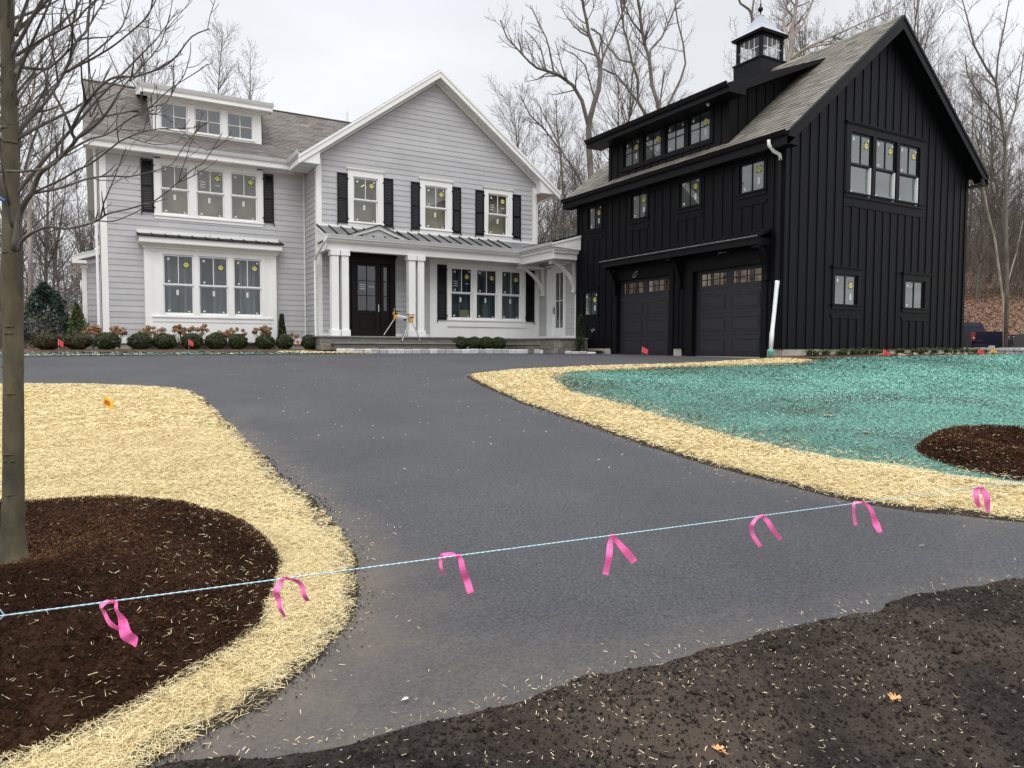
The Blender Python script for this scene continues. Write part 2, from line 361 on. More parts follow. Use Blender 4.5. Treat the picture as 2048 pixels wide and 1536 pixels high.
def slope(mb, A, B, Cc, D, expo=.145, lap=.009, mi=0, th=.04, tab=.31, under=1):
    """shingled slope A,B eave ends, Cc,D ridge ends (A-D and B-Cc are the rakes); tabs get their own tint"""
    A, B, Cc, D = map(Vector, (A, B, Cc, D)); nrm = (B-A).cross(D-A).normalized()
    if nrm.z < 0: nrm = -nrm
    n = max(1, round((D-A).length/expo))
    for i in range(n):
        a, b = i/n, (i+1)/n
        l0, l1, r0, r1 = A.lerp(D, a), A.lerp(D, b), B.lerp(Cc, a), B.lerp(Cc, b)
        W = (r0-l0).length; m = max(1, int(W/tab)); cuts = [0]+sorted(min(.999, max(.001, (k+random.uniform(-.35, .35))/m)) for k in range(1, m))+[1]
        for c0, c1 in zip(cuts, cuts[1:]):
            rv = min(1, max(0, random.gauss(.5, .13)+.05*noise.noise(Vector((l0.lerp(r0, c0)*.7)))))
            th_ = lap*(1.0 if random.random() < .6 else 1.5)
            q0, q1, q2, q3 = l0.lerp(r0, c0)+nrm*th_, l0.lerp(r0, c1)+nrm*th_, l1.lerp(r1, c1)+nrm*.001, l1.lerp(r1, c0)+nrm*.001
            mb.add([q0, q1, q2, q3, l0.lerp(r0, c0), l0.lerp(r0, c1)], [(0, 1, 2, 3), (4, 5, 1, 0)], mi, rv)
    d = nrm*-th; d0 = nrm*-.002
    mb.add([A+d0, B+d0, Cc+d0, D+d0, A+d, B+d, Cc+d, D+d], [(3, 2, 1, 0), (4, 5, 6, 7), (0, 1, 5, 4), (1, 2, 6, 5), (2, 3, 7, 6), (3, 0, 4, 7)], under, .5)
def instbuf(name, V, F, R, mat, parent=None, sides=4):
    """big soups of quads from numpy arrays: V (n,4,3) corners, R (n) tint"""
    me = bpy.data.meshes.new(name); n = len(V); off = np.array(root_loc(parent))
    vv = (V.reshape(-1, 3)-off).astype(np.float32)
    me.vertices.add(n*4); me.vertices.foreach_set('co', vv.ravel())
    me.loops.add(n*4); me.loops.foreach_set('vertex_index', np.arange(n*4, dtype=np.int32))
    me.polygons.add(n); me.polygons.foreach_set('loop_start', np.arange(0, n*4, 4, dtype=np.int32)); me.polygons.foreach_set('loop_total', np.full(n, 4, dtype=np.int32))
    at = me.attributes.new('rnd', 'FLOAT', 'FACE'); at.data.foreach_set('value', R.astype(np.float32))
    me.materials.append(MAT[mat]); me.update(calc_edges=True); me.validate()
    o = bpy.data.objects.new(name, me); COL.objects.link(o)
    if parent: o.parent = parent
    return o
def quads(c, d, w, ln, wd_):        # centres, unit directions, unit width directions, lengths, widths -> corner array
    a = d*(ln/2)[:, None]; b = w*(wd_/2)[:, None]
    return np.stack([c-a-b, c+a-b, c+a+b, c-a+b], 1)
def rdirs(n, tilt=1.0):
    a = RNG.uniform(0, 2*np.pi, n); z = RNG.normal(0, tilt, n); d = np.stack([np.cos(a), np.sin(a), z], 1)
    return d/np.linalg.norm(d, axis=1)[:, None]
def perp(d, flat=True, tilt=.5):
    up = np.stack([RNG.normal(0, tilt, len(d)), RNG.normal(0, tilt, len(d)), np.ones(len(d))], 1)
    w = np.cross(d, up); return w/np.maximum(1e-6, np.linalg.norm(w, axis=1))[:, None]
# ------------------------------------------------------------------ terrain
def sp(x, s): return s*math.log1p(math.exp(min(60., x/s))) if x/s > -40 else 0.
def zt(x, y):
    D = x*SY+y*CY; U = x*CY-y*SY
    z = -.225-.0729*min(sp(17.9-D, .7), 24)+.006*min(sp(D-17.9, .7), 6)-.022*min(sp(D-26, 1), 8)
    if D > 30:
        m = 1/(1+math.exp(-(U-.36*D)/1.6))
        z += m*(.30*sp(D-46, 1.2)-.10*sp(D-84, 5))+(1-m)*.025*sp(D-42, 2)
        if D > 60: z += .6*noise.noise(Vector((x*.05, y*.05, 0)))*min(1, (D-60)/20)
    return z
def zt_np(P): return np.array([zt(a, b) for a, b in P])
def inpoly(P, poly):
    x, y = P[:, 0], P[:, 1]; ins = np.zeros(len(P), bool); n = len(poly)
    for i in range(n):
        x0, y0 = poly[i]; x1, y1 = poly[(i+1) % n]
        c = ((y0 > y) != (y1 > y)) & (x < (x1-x0)*(y-y0)/((y1-y0) if abs(y1-y0) > 1e-12 else 1e-12)+x0); ins ^= c
    return ins
def dpoly(P, poly, closed=True):      # unsigned distance to the outline
    d = np.full(len(P), 1e9); n = len(poly)
    for i in range(n if closed else n-1):
        a = np.array(poly[i]); b = np.array(poly[(i+1) % n]); ab = b-a
        t = np.clip(((P-a)@ab)/max(1e-9, ab@ab), 0, 1); q = a+t[:, None]*ab
        d = np.minimum(d, np.hypot(P[:, 0]-q[:, 0], P[:, 1]-q[:, 1]))
    return d
def smooth(poly, step=.12, jit=.03, closed=True):
    out = []; n = len(poly)
    for i in range(n if closed else n-1):
        p0, p1, p2, p3 = (Vector((*(poly[(i+k) % n] if closed else poly[min(n-1, max(0, i+k))]), 0)) for k in (-1, 0, 1, 2))
        m = max(1, int((p2-p1).length/step))
        for j in range(m):
            t = j/m; q = .5*((2*p1)+(-p0+p2)*t+(2*p0-5*p1+4*p2-p3)*t*t+(-p0+3*p1-3*p2+p3)*t**3)
            k = jit*(noise.noise(q*3.1)+.7*noise.noise(q*9.7)+.5*noise.noise(q*23)); k2 = jit*(noise.noise(q*3.3+Vector((9, 0, 0)))+.7*noise.noise(q*10+Vector((9, 0, 0))))
            out.append((q.x+k, q.y+k2))
    return out
def sheet(name, poly, spacing, zf, mat, kind, dustf=None, parent=None, grid=None):
    P = np.array(poly); lo, hi = P.min(0), P.max(0)
    if grid is None:
        xs = np.arange(lo[0], hi[0], spacing); ys = np.arange(lo[1], hi[1], spacing)
        G = np.stack(np.meshgrid(xs, ys), -1).reshape(-1, 2); G = G+RNG.uniform(-.3, .3, G.shape)*spacing
    else: G = grid
    G = G[inpoly(G, poly)]; dd = dpoly(G, poly); G = G[dd > spacing*.35]
    allp = [Vector(p) for p in poly]+[Vector(p) for p in G]
    n = len(poly)
    vs, es, fs, *_ = geometry.delaunay_2d_cdt(allp, [(i, (i+1) % n) for i in range(n)], [], 1, 1e-6)
    V2 = np.array([(v.x, v.y) for v in vs]); dist = dpoly(V2, poly)
    me = bpy.data.meshes.new(name)
    me.from_pydata([(v[0], v[1], zf(v[0], v[1], d)) for v, d in zip(V2, dist)], [], [tuple(f) for f in fs])
    if dustf is not None:
        at = me.attributes.new('dust', 'FLOAT', 'POINT'); at.data.foreach_set('value', dustf(V2).astype(np.float32))
    me.materials.append(MAT[mat]); me.polygons.foreach_set('use_smooth', [True]*len(me.polygons)); me.update()
    if len(me.polygons) and me.polygons[0].normal.z < 0: me.flip_normals()
    o = bpy.data.objects.new(name, me); COL.objects.link(o); tag(o, kind=kind); return o

# ground materials
def ground_mat():
    m, Nd, Lk, b = nt('leaf_litter')
    tcn = Nd.new('ShaderNodeTexCoord'); vec = tcn.outputs['Object']
    v = Nd.new('ShaderNodeTexVoronoi'); v.inputs['Scale'].default_value = 5; Lk.new(vec, v.inputs['Vector'])
    r = Nd.new('ShaderNodeValToRGB'); el = r.color_ramp.elements; el[0].color = L4(.08, .048, .035); el[1].color = L4(.38, .26, .19)
    q = el.new(.5); q.color = L4(.22, .135, .095); Lk.new(v.outputs['Color'], r.inputs[0])
    n, r2_ = noise_col(Nd, Lk, vec, .35, L4(.55, .55, .55), L4(1.15, 1.1, 1.1), .35, .6, 6)
    Lk.new(mixc(Nd, Lk, 1, r.outputs[0], r2_.outputs[0], 'MULTIPLY'), b.inputs['Base Color']); b.inputs['Roughness'].default_value = .95
ground_mat()
def asphalt_mat():
    m, Nd, Lk, b = nt('asphalt')
    tcn = Nd.new('ShaderNodeTexCoord'); vec = tcn.outputs['Object']
    n0, r0 = noise_col(Nd, Lk, vec, .55, L4(.043, .043, .047), L4(.056, .056, .060), .35, .65, 5)
    n1, r1 = noise_col(Nd, Lk, vec, 58, L4(.28, .28, .30), L4(1.65, 1.65, 1.62), .33, .67, 4, .75)
    c = mixc(Nd, Lk, .8, r0.outputs[0], r1.outputs[0], 'MULTIPLY')
    v = Nd.new('ShaderNodeTexVoronoi'); v.inputs['Scale'].default_value = 46; Lk.new(vec, v.inputs['Vector'])
    vr = Nd.new('ShaderNodeValToRGB'); vr.color_ramp.elements[0].position = .02; vr.color_ramp.elements[0].color = L4(1, 1, 1); vr.color_ramp.elements[1].position = .06; vr.color_ramp.elements[1].color = L4(0, 0, 0)
    Lk.new(v.outputs['Distance'], vr.inputs[0])
    sc = Nd.new('ShaderNodeMath'); sc.operation = 'MULTIPLY'; sc.inputs[1].default_value = .55; Lk.new(vr.outputs[0], sc.inputs[0])
    c = mixc(Nd, Lk, sc.outputs[0], c, L4(.20, .19, .17))
    # sand and straw dust trodden over the edges
    at = Nd.new('ShaderNodeAttribute'); at.attribute_name = 'dust'
    n2 = Nd.new('ShaderNodeTexNoise'); n2.inputs['Scale'].default_value = 2.6; n2.inputs['Detail'].default_value = 9; n2.inputs['Roughness'].default_value = .68; Lk.new(vec, n2.inputs['Vector'])
    ml = Nd.new('ShaderNodeMath'); ml.operation = 'MULTIPLY'; Lk.new(at.outputs['Fac'], ml.inputs[0]); Lk.new(n2.outputs[0], ml.inputs[1])
    mr_ = Nd.new('ShaderNodeMapRange'); mr_.inputs[1].default_value = .14; mr_.inputs[2].default_value = .62; mr_.inputs[4].default_value = .50; Lk.new(ml.outputs[0], mr_.inputs[0])
    c = mixc(Nd, Lk, mr_.outputs[0], c, L4(.17, .135, .10))
    n5, r5 = noise_col(Nd, Lk, vec, 1.1, L4(0, 0, 0), L4(1, 1, 1), .56, .74, 8, .72, .6)
    s5 = Nd.new('ShaderNodeMath'); s5.operation = 'MULTIPLY'; s5.inputs[1].default_value = .30; Lk.new(r5.outputs[0], s5.inputs[0])
    at2 = Nd.new('ShaderNodeAttribute'); at2.attribute_name = 'dust'
    s6 = Nd.new('ShaderNodeMath'); s6.operation = 'MULTIPLY_ADD'; s6.inputs[1].default_value = .9; s6.inputs[2].default_value = .2; Lk.new(at2.outputs['Fac'], s6.inputs[0])
    s7 = Nd.new('ShaderNodeMath'); s7.operation = 'MULTIPLY'; Lk.new(s5.outputs[0], s7.inputs[0]); Lk.new(s6.outputs[0], s7.inputs[1])
    c = mixc(Nd, Lk, s7.outputs[0], c, L4(.19, .16, .125))
    Lk.new(c, b.inputs['Base Color']); b.inputs['Roughness'].default_value = .82; b.inputs['Specular IOR Level'].default_value = .35
    bp = Nd.new('ShaderNodeBump'); bp.inputs['Strength'].default_value = .55; bp.inputs['Distance'].default_value = .006
    n6 = Nd.new('ShaderNodeTexNoise'); n6.inputs['Scale'].default_value = 130; n6.inputs['Detail'].default_value = 3; Lk.new(vec, n6.inputs['Vector'])
    Lk.new(n6.outputs[0], bp.inputs['Height']); Lk.new(bp.outputs[0], b.inputs['Normal'])
asphalt_mat()
def loose(name, c1, c2, c3, s1, s2, bump=.8, bs=40, dist=.03, patch=None, stretch=(1, 1, 1)):
    m, Nd, Lk, b = nt(name)
    tcn = Nd.new('ShaderNodeTexCoord'); mpn = Nd.new('ShaderNodeMapping'); mpn.inputs['Scale'].default_value = stretch; Lk.new(tcn.outputs['Object'], mpn.inputs[0]); vec = mpn.outputs[0]
    n0, r0 = noise_col(Nd, Lk, vec, s1, c1, c2, .34, .62, 6, .7)
    n1, r1 = noise_col(Nd, Lk, vec, s2, L4(.55, .55, .55), L4(1.35, 1.35, 1.35), .32, .68, 4, .65)
    c = mixc(Nd, Lk, 1, r0.outputs[0], r1.outputs[0], 'MULTIPLY')
    if name == 'straw_mat':      # bare soil shows at the frayed rim and in thin spots
        at = Nd.new('ShaderNodeAttribute'); at.attribute_name = 'dust'
        n7 = Nd.new('ShaderNodeTexNoise'); n7.inputs['Scale'].default_value = 9; n7.inputs['Detail'].default_value = 6; Lk.new(tcn.outputs['Object'], n7.inputs['Vector'])
        a7 = Nd.new('ShaderNodeMath'); a7.operation = 'ADD'; Lk.new(at.outputs['Fac'], a7.inputs[0]); Lk.new(n7.outputs[0], a7.inputs[1])
        m7 = Nd.new('ShaderNodeMapRange'); m7.inputs[1].default_value = .66; m7.inputs[2].default_value = .86; Lk.new(a7.outputs[0], m7.inputs[0])
        c = mixc(Nd, Lk, m7.outputs[0], c, L4(.05, .04, .028))
    if patch:
        n2, r2_ = noise_col(Nd, Lk, tcn.outputs['Object'], patch[0], L4(0, 0, 0), L4(1, 1, 1), patch[1], patch[2], 5, .6)
        c = mixc(Nd, Lk, r2_.outputs[0], c, c3)
    Lk.new(c, b.inputs['Base Color']); b.inputs['Roughness'].default_value = .95; b.inputs['Specular IOR Level'].default_value = .05
    n3 = Nd.new('ShaderNodeTexNoise'); n3.inputs['Scale'].default_value = bs; n3.inputs['Detail'].default_value = 5; Lk.new(vec, n3.inputs['Vector'])
    bp = Nd.new('ShaderNodeBump'); bp.inputs['Strength'].default_value = bump; bp.inputs['Distance'].default_value = dist
    Lk.new(n3.outputs[0], bp.inputs['Height']); Lk.new(bp.outputs[0], b.inputs['Normal'])
loose('straw_mat', L4(.30, .22, .10), L4(.66, .53, .27), L4(.12, .095, .05), 30, 120, .9, 70, .03, (.9, .62, .80))
loose('hydroseed', L4(.05, .075, .062), L4(.155, .35, .285), L4(.065, .065, .055), 34, 90, .8, 45, .03, (.45, .52, .72), (1, 1, 1))
loose('mulch', L4(.013, .007, .005), L4(.045, .023, .014), L4(.075, .040, .025), 14, 60, 1, 60, .03, (1.6, .5, .75))
loose('topsoil', L4(.015, .012, .011), L4(.040, .034, .030), L4(.075, .058, .046), 12, 55, 1, 50, .03, (1.1, .42, .66))
loose('bed_mulch', L4(.05, .03, .022), L4(.13, .085, .06), L4(.16, .12, .09), 8, 30, .8, 30, .03, (1.6, .55, .8))

loose('strip_seed', L4(.08, .10, .08), L4(.17, .22, .18), L4(.20, .17, .12), 14, 40, .8, 30, .03, (.9, .5, .7))
# world ground: one big graded sheet
gx = np.concatenate([-np.geomspace(420, 3, 26), np.linspace(-2, 30, 34), 30+np.geomspace(2, 420, 30)])
gy = np.concatenate([-np.geomspace(150, 3, 14), np.linspace(-2, 34, 38), 34+np.geomspace(1.5, 500, 40)])
mb = MB(); nx, ny = len(gx), len(gy)
mb.add([(x, y, zt(x, y)-.03) for y in gy for x in gx], [(j*nx+i, j*nx+i+1, (j+1)*nx+i+1, (j+1)*nx+i) for j in range(ny-1) for i in range(nx-1)])
tag(mb.build('ground', 'leaf_litter', smooth=True), kind='structure')

P_STRAW_L = [(-6.5, 16.6), (-3.26, 15.31), (-1.47, 14.72), (-.52, 14.21), (.35, 13.58), (.98, 12.88), (1.24, 12.18), (1.31, 11.23), (1.31, 9.74), (1.31, 8.24), (1.31, 6.99), (1.28, 6.06), (1.35, 5.4), (1.33, 4.61), (1.29, 4.15), (1.15, 3.65), (1.03, 3.3), (.86, 3.06), (.67, 2.88), (.49, 2.7), (.29, 2.63), (.14, 2.55), (-.2, 2.42), (-.9, 2.3), (-3, 2.0), (-6.5, 2.0)]
P_SOIL = [(-.1, 2.42), (.15, 2.52), (.71, 2.33), (.98, 2.31), (1.31, 2.29), (1.61, 2.29), (1.87, 2.25), (2.27, 2.21), (2.64, 2.18), (3.0, 2.15), (3.27, 2.09), (3.46, 2.13), (3.72, 2.09), (4.33, 1.94), (5.78, 1.64), (7.5, 1.1), (7.5, -1.5), (-4, -1.5), (-4, 1.75), (-1.2, 2.05)]
P_STRAW_R = [(6.04, 12.22), (5.26, 9.08), (5.11, 7.88), (5.01, 6.97), (4.85, 5.67), (4.77, 4.79), (4.81, 3.89), (4.87, 3.31), (5.14, 2.84), (5.45, 2.45), (5.86, 1.91), (7.6, 1.5), (7.6, 2.3), (6.51, 2.94), (6.28, 3.36), (6.26, 3.85), (6.01, 4.23), (5.94, 4.99), (5.99, 5.81), (6.14, 6.66), (6.38, 7.81), (6.49, 9.27), (7.02, 10.62), (7.92, 11.61), (10.45, 11.35), (13.58, 10.69), (14.9, 11.1), (14.7, 12.0), (14.45, 12.3), (14.0, 12.15), (11.71, 12.0), (9.14, 12.53), (7.14, 12.66)]
P_GREEN = [(7.02, 10.72), (6.4, 9.27), (6.25, 7.81), (6.0, 6.66), (5.85, 5.81), (5.8, 4.99), (5.9, 4.23), (6.1, 3.85), (6.2, 3.36), (6.45, 2.85), (7.4, 2.2), (10.49, 1.6), (30, 1.5), (31, 15.8), (26, 15.5), (23.6, 13.4), (23.3, 11.2), (21, 11.0), (15.6, 11.3), (14.6, 11.15), (13.58, 10.72), (10.45, 11.4), (7.92, 11.7)]
MOUND_L, R_L, H_L = (-.74, 4.29), 1.64, .29
MOUND_R, R_R, H_R = (7.43, 3.34), .92, .22
def mound_h(x, y, c, R, H):
    r = math.hypot(x-c[0], y-c[1])/R; r *= 1+.07*noise.noise(Vector((x*1.7, y*1.7, 3)))
    if r >= 1: return 0
    dt = math.hypot(x-c[0]-(.29 if c[0] < 0 else 0), y-c[1]-(.50 if c[0] < 0 else 0))/R
    return H*(1-.86*math.exp(-(dt/.42)**2))*math.sin(min(1, (1-r)/.42)*math.pi/2)**.9
def z_mound(x, y, c, R, H): return zt(x, y)+mound_h(x, y, c, R, H)

sl = smooth(P_STRAW_L, .1, .035); so_ = smooth(P_SOIL, .06, .035); sr = smooth(P_STRAW_R, .1, .035); gr = smooth(P_GREEN, .25, .1)
def dustf(V):
    d = np.minimum(np.minimum(dpoly(V, P_STRAW_L), dpoly(V, P_STRAW_R)+.15), dpoly(V, P_SOIL)+.25); f = np.exp(-d/.32)
    D = V[:, 0]*SY+V[:, 1]*CY; near = np.clip((5.2-D)/2.6, 0, 1)*.40*np.clip((4.6-V[:, 0])/3.5, 0, 1)
    return np.clip(f*np.clip(1.15-V[:, 1]*.035, .5, 1)+near, 0, 1)
ASPH = [(-30, 30), (-5.27, 23.17), (-2.16, 21.85), (1.14, 21.15), (5.2, 21.25), (6.35, 22.12), (9.6, 21.98), (11.6, 21.78), (12.92, 21.52), (13.47, 21.06), (13.92, 20.36), (14.6, 19.35), (14.80, 19.2), (14.80, 12.1), (12, 11.2), (6.9, 9), (6.6, 4), (9, 2.2), (20, -1), (20, -6), (-8, -6), (-30, 0)]
asp_grid = np.concatenate([np.stack(np.meshgrid(np.arange(-1, 7, .16), np.arange(-1, 9, .16)), -1).reshape(-1, 2), np.stack(np.meshgrid(np.arange(-29, 16, .6), np.arange(9, 29, .6)), -1).reshape(-1, 2), np.stack(np.meshgrid(np.arange(-29, 20, 1.2), np.arange(-5, 9, 1.2)), -1).reshape(-1, 2)])
sheet('driveway', [(a, b) for a, b in ASPH], .12, lambda x, y, d: zt(x, y), 'asphalt', 'structure', dustf, grid=asp_grid)
lift = lambda h, w, a, s: (lambda x, y, d: zt(x, y)+.003+h*min(1, d/w)+a*min(1, d/w)*noise.noise(Vector((x*s, y*s, 1))))
strawz = lift(.026, .3, .02, 2.5)
sheet('straw_mulch', sl, .12, strawz, 'straw_mat', 'structure', lambda V: np.exp(-dpoly(V, sl)/.055))
sheet('straw_mulch', sr, .12, strawz, 'straw_mat', 'structure', lambda V: np.exp(-dpoly(V, sr)/.065))
sheet('hydroseeded_lawn', gr, .35, lambda x, y, d: zt(x, y)-.004+.05*min(1, d/.5)+.012*noise.noise(Vector((x*2, y*2, 1))), 'hydroseed', 'structure')
def soilz(x, y, d):
    p = Vector((x, y, 0)); k = min(1, d/.12)
    return zt(x, y)+.004+.03*min(1, d/.25)+k*(.020*noise.noise(p*2.3)+.014*noise.noise(p*9)+.011*noise.noise(p*24)+.007*noise.noise(p*55))
sgrid = np.concatenate([np.stack(np.meshgrid(np.arange(-.3, 4.6, .026), np.arange(.5, 2.6, .026)), -1).reshape(-1, 2), np.stack(np.meshgrid(np.arange(-4, 7.5, .3), np.arange(-1.5, 2.5, .3)), -1).reshape(-1, 2)])
sheet('topsoil_verge', so_, .02, soilz, 'topsoil', 'structure', grid=sgrid)
def msurf(x, y, c, R, H):
    d = max(0, R*1.03-math.hypot(x-c[0], y-c[1])); k = min(1, d/.15); return z_mound(x, y, c, R, H)+k*(.022+.016*noise.noise(Vector((x*6, y*6, 2)))+.010*noise.noise(Vector((x*19, y*19, 2)))+.006*noise.noise(Vector((x*50, y*50, 2))))
def moundsheet(c, R, H, sp_):
    ring = []
    for k in range(140):
        a = 2*math.pi*k/140; r = R*1.03*(1+.05*noise.noise(Vector((math.cos(a)*2, math.sin(a)*2, c[0])))+.02*random.uniform(-1, 1)); ring.append((c[0]+r*math.cos(a), c[1]+r*math.sin(a)))
    o = sheet('mulch_mound', ring, sp_, lambda x, y, d: msurf(x, y, c, R, H), 'mulch', 'structure'); return ring
ringL = moundsheet(MOUND_L, R_L, H_L, .035); ringR = moundsheet(MOUND_R, R_R, H_R, .035)
# planting beds along the fronts
P_BED = [(-8, 24.5), (-5.2, 23.5), (-2.1, 22.2), (1.15, 21.5), (5.2, 21.6), (6.4, 22.2), (6.3, 25.9), (-8, 27.5)]
YF = ([-8, -5.27, -2.16, 1.14, 5.2, 6.5], [24.4, 23.1, 21.8, 21.05, 21.1, 21.85])
def z_bed(x, y):
    t = min(1, max(0, (y-float(np.interp(x, *YF))-.02)/2.2)); return zt(x, y)+.004+.12*t*t*(3-2*t)
sheet('planting_bed', smooth(P_BED, .4, .05), .4, lambda x, y, d: z_bed(x, y)-.004, 'bed_mulch', 'structure')
P_STRIP = [(-8, 24.4), (-5.27, 23.1), (-2.16, 21.8), (1.14, 21.05), (5.2, 21.1), (6.5, 21.85), (6.45, 22.1), (5.2, 21.75), (1.15, 21.9), (-2.1, 22.75), (-5.2, 24.0), (-8, 25.1)]
sheet('hydroseeded_strip', smooth(P_STRIP, .25, .05), .3, lambda x, y, d: z_bed(x, y)+.012, 'strip_seed', 'structure')
P_INNER = [(6.5, 22.25), (7.6, 22.2), (9.6, 22.05), (11.6, 21.85), (12.95, 21.6), (13.55, 21.12), (14.0, 20.42), (14.75, 19.45), (14.85, 24.4), (6.4, 24.4)]
sheet('shrub_bed', smooth(P_INNER, .4, 0), .4, lambda x, y, d: -.085, 'bed_mulch', 'structure')
P_GBED = [(15.2, 11.35), (17, 11.15), (21, 11.0), (24, 11.0), (25, 11.5), (23.5, 12.5), (14.8, 12.5)]
sheet('foundation_bed', smooth(P_GBED, .3, .06), .3, lambda x, y, d: zt(x, y)+.05+.03*min(1, d/.4), 'bed_mulch', 'structure')

# ------------------------------------------------------------------ loose straw, fibres, shreds and clods
def sample(lo, hi, n): return RNG.uniform(lo, hi, (n, 2))
def D_of(P): return P[:, 0]*SY+P[:, 1]*CY
def nz2(P, s, o=0): return np.array([noise.noise(Vector((a*s, b*s, o))) for a, b in P])
def blades(P, zbase, ln, wd_, tilt=.22, lift_=.012, rndmu=.55, rnds=.2, mat='straw_blade', name='loose_straw', hmax=.03):
    n = len(P); d = rdirs(n, tilt); w = perp(d, True, .4)
    c = np.stack([P[:, 0], P[:, 1], zbase+RNG.uniform(.001, hmax, n)**1.0], 1)
    return quads(c, d, w, ln, wd_), np.clip(RNG.normal(rndmu, rnds, n), 0, 1)
VV, RR = [], []
def straw_region(poly, lo, hi, dens, dmin, dmax, lw):
    n = int((hi[0]-lo[0])*(hi[1]-lo[1])*dens); P = sample(lo, hi, n); D = D_of(P)
    U = P[:, 0]*CY-P[:, 1]*SY
    P = P[(D >= dmin) & (D < dmax) & (U/D < .85) & (U/D > -.9)]; P = P[inpoly(P, poly)]; d = dpoly(P, poly)
    keep = RNG.random(len(P)) < np.clip((d+.025+.07*nz2(P, 7, 3)+.05*nz2(P, 1.9, 4))/.09, .12, 1); P = P[keep]
    m = (np.hypot(P[:, 0]-MOUND_L[0], P[:, 1]-MOUND_L[1]) > R_L*.97) & (np.hypot(P[:, 0]-MOUND_R[0], P[:, 1]-MOUND_R[1]) > R_R*.97); P = P[m]
    thin = nz2(P, 1.3, 5)+.6*nz2(P, 4.1, 6); P = P[RNG.random(len(P)) < np.clip(1.05-np.clip(thin-.40, 0, 1)*2.6, .30, 1)]
    dd_ = dpoly(P, poly); z = np.array([strawz(a, b, q) for (a, b), q in zip(P, dd_)]); n = len(P)
    v, r = blades(P, z, RNG.uniform(lw[0], lw[1], n), RNG.uniform(lw[2], lw[3], n)); VV.append(v); RR.append(r)
straw_region(P_STRAW_L, (-2, 2.2), (1.6, 6.5), 27000, 2.0, 4.6, (.012, .055, .0008, .0018))
straw_region(P_STRAW_L, (-5, 4), (1.6, 10), 9000, 4.6, 8.0, (.016, .055, .0016, .0034))
straw_region(P_STRAW_L, (-6, 7), (1.6, 17), 2400, 8.0, 17, (.03, .08, .0035, .007))
straw_region(P_STRAW_R, (4.5, 1.5), (7.6, 7), 8000, 3.0, 6.6, (.02, .065, .002, .0036))
straw_region(P_STRAW_R, (4.5, 3), (8, 13), 3800, 6.6, 13, (.025, .07, .003, .006))
straw_region(P_STRAW_R, (5.5, 10), (15, 13.2), 1700, 9.5, 20, (.035, .08, .005, .009))
o = instbuf('loose_straw', np.concatenate(VV), None, np.concatenate(RR), 'straw_blade'); tag(o, 'thick layer of pale yellow chopped straw beside the driveway', 'straw', kind='stuff')
# strays: over the mulch, soil, lawn edge and asphalt
VV, RR = [], []
def strays(P, zf, lw, mu=.75): 
    n = len(P); z = np.array([zf(a, b) for a, b in P]); v, r = blades(P, z, RNG.uniform(lw[0], lw[1], n), RNG.uniform(lw[2], lw[3], n), .3, rndmu=mu, hmax=.02); VV.append(v); RR.append(r)
P = sample((-2.4, 2.5), (1.1, 6.2), 21000); rL = np.hypot(P[:, 0]-MOUND_L[0], P[:, 1]-MOUND_L[1])/R_L
fr_ = P[:, 0]*.75-P[:, 1]*.65; fr_ = (fr_-fr_.min())/(fr_.max()-fr_.min())
P = P[(rL < 1.02) & (RNG.random(len(P)) < np.clip((rL-.30)*1.15, 0.012, 1)**2.0*np.clip(fr_*1.6-.25, .04, 1))]
strays(P, lambda a, b: msurf(a, b, MOUND_L, R_L, H_L)+.004, (.006, .036, .0008, .0019), .85)
P = sample((6.5, 2.4), (8.4, 4.4), 3500); rR = np.hypot(P[:, 0]-MOUND_R[0], P[:, 1]-MOUND_R[1])/R_R; P = P[(rR < 1.0) & (RNG.random(len(P)) < np.clip(rR-.2, .03, 1)**1.3)]
strays(P, lambda a, b: msurf(a, b, MOUND_R, R_R, H_R)+.004, (.012, .04, .0015, .003))
P = sample((-.3, .7), (4.8, 2.5), 11000); P = P[inpoly(P, P_SOIL)]; pr = np.exp(-((P[:, 0]-1.75)/.9)**2)*.9+.16; P = P[RNG.random(len(P)) < pr*np.clip(nz2(P, 3, 8)+.45, .05, 1)]
strays(P, lambda a, b: soilz(a, b, .3)+.004, (.005, .020, .0009, .0019), .75)
for poly, w_, cnt, lo, hi in ((P_STRAW_L, .16, 26000, (-.5, 2.2), (2.1, 9)), (P_STRAW_R, .2, 26000, (4.2, 1.6), (7, 9)), (P_SOIL, .10, 7000, (0, 1.8), (4.6, 2.8))):
    P = sample(lo, hi, cnt); P = P[~inpoly(P, P_STRAW_L) & ~inpoly(P, P_STRAW_R) & ~inpoly(P, P_SOIL)]; d = dpoly(P, poly); P = P[RNG.random(len(P)) < np.exp(-d/(w_*.6))*.40+.0012]
    strays(P, lambda a, b: zt(a, b)+.004, (.006, .028, .0010, .0024), .6)
P = sample((5.6, 2.4), (9.5, 12), 44000); P = P[inpoly(P, P_GREEN)]; d = dpoly(P, P_STRAW_R); P = P[RNG.random(len(P)) < np.exp(-d/.17)*.9]
strays(P, lambda a, b: zt(a, b)+.045, (.02, .06, .002, .004), .55)
P = sample((2, 5), (6, 20), 420); strays(P, lambda a, b: zt(a, b)+.003, (.012, .03, .003, .006), .8)
P = sample((4.6, 20.9), (7.6, 22.2), 2600); d = np.hypot((P[:, 0]-6.0)/1.5, (P[:, 1]-21.7)/.45); P = P[d < 1]; strays(P, lambda a, b: z_bed(a, b)+.03, (.06, .12, .01, .02), .6)
P = sample((-2, 21), (4.6, 22.9), 900); d = dpoly(P, P_STRIP[1:6], False); P = P[d < .12]; strays(P, lambda a, b: z_bed(a, b)+.02, (.05, .1, .008, .014), .7)
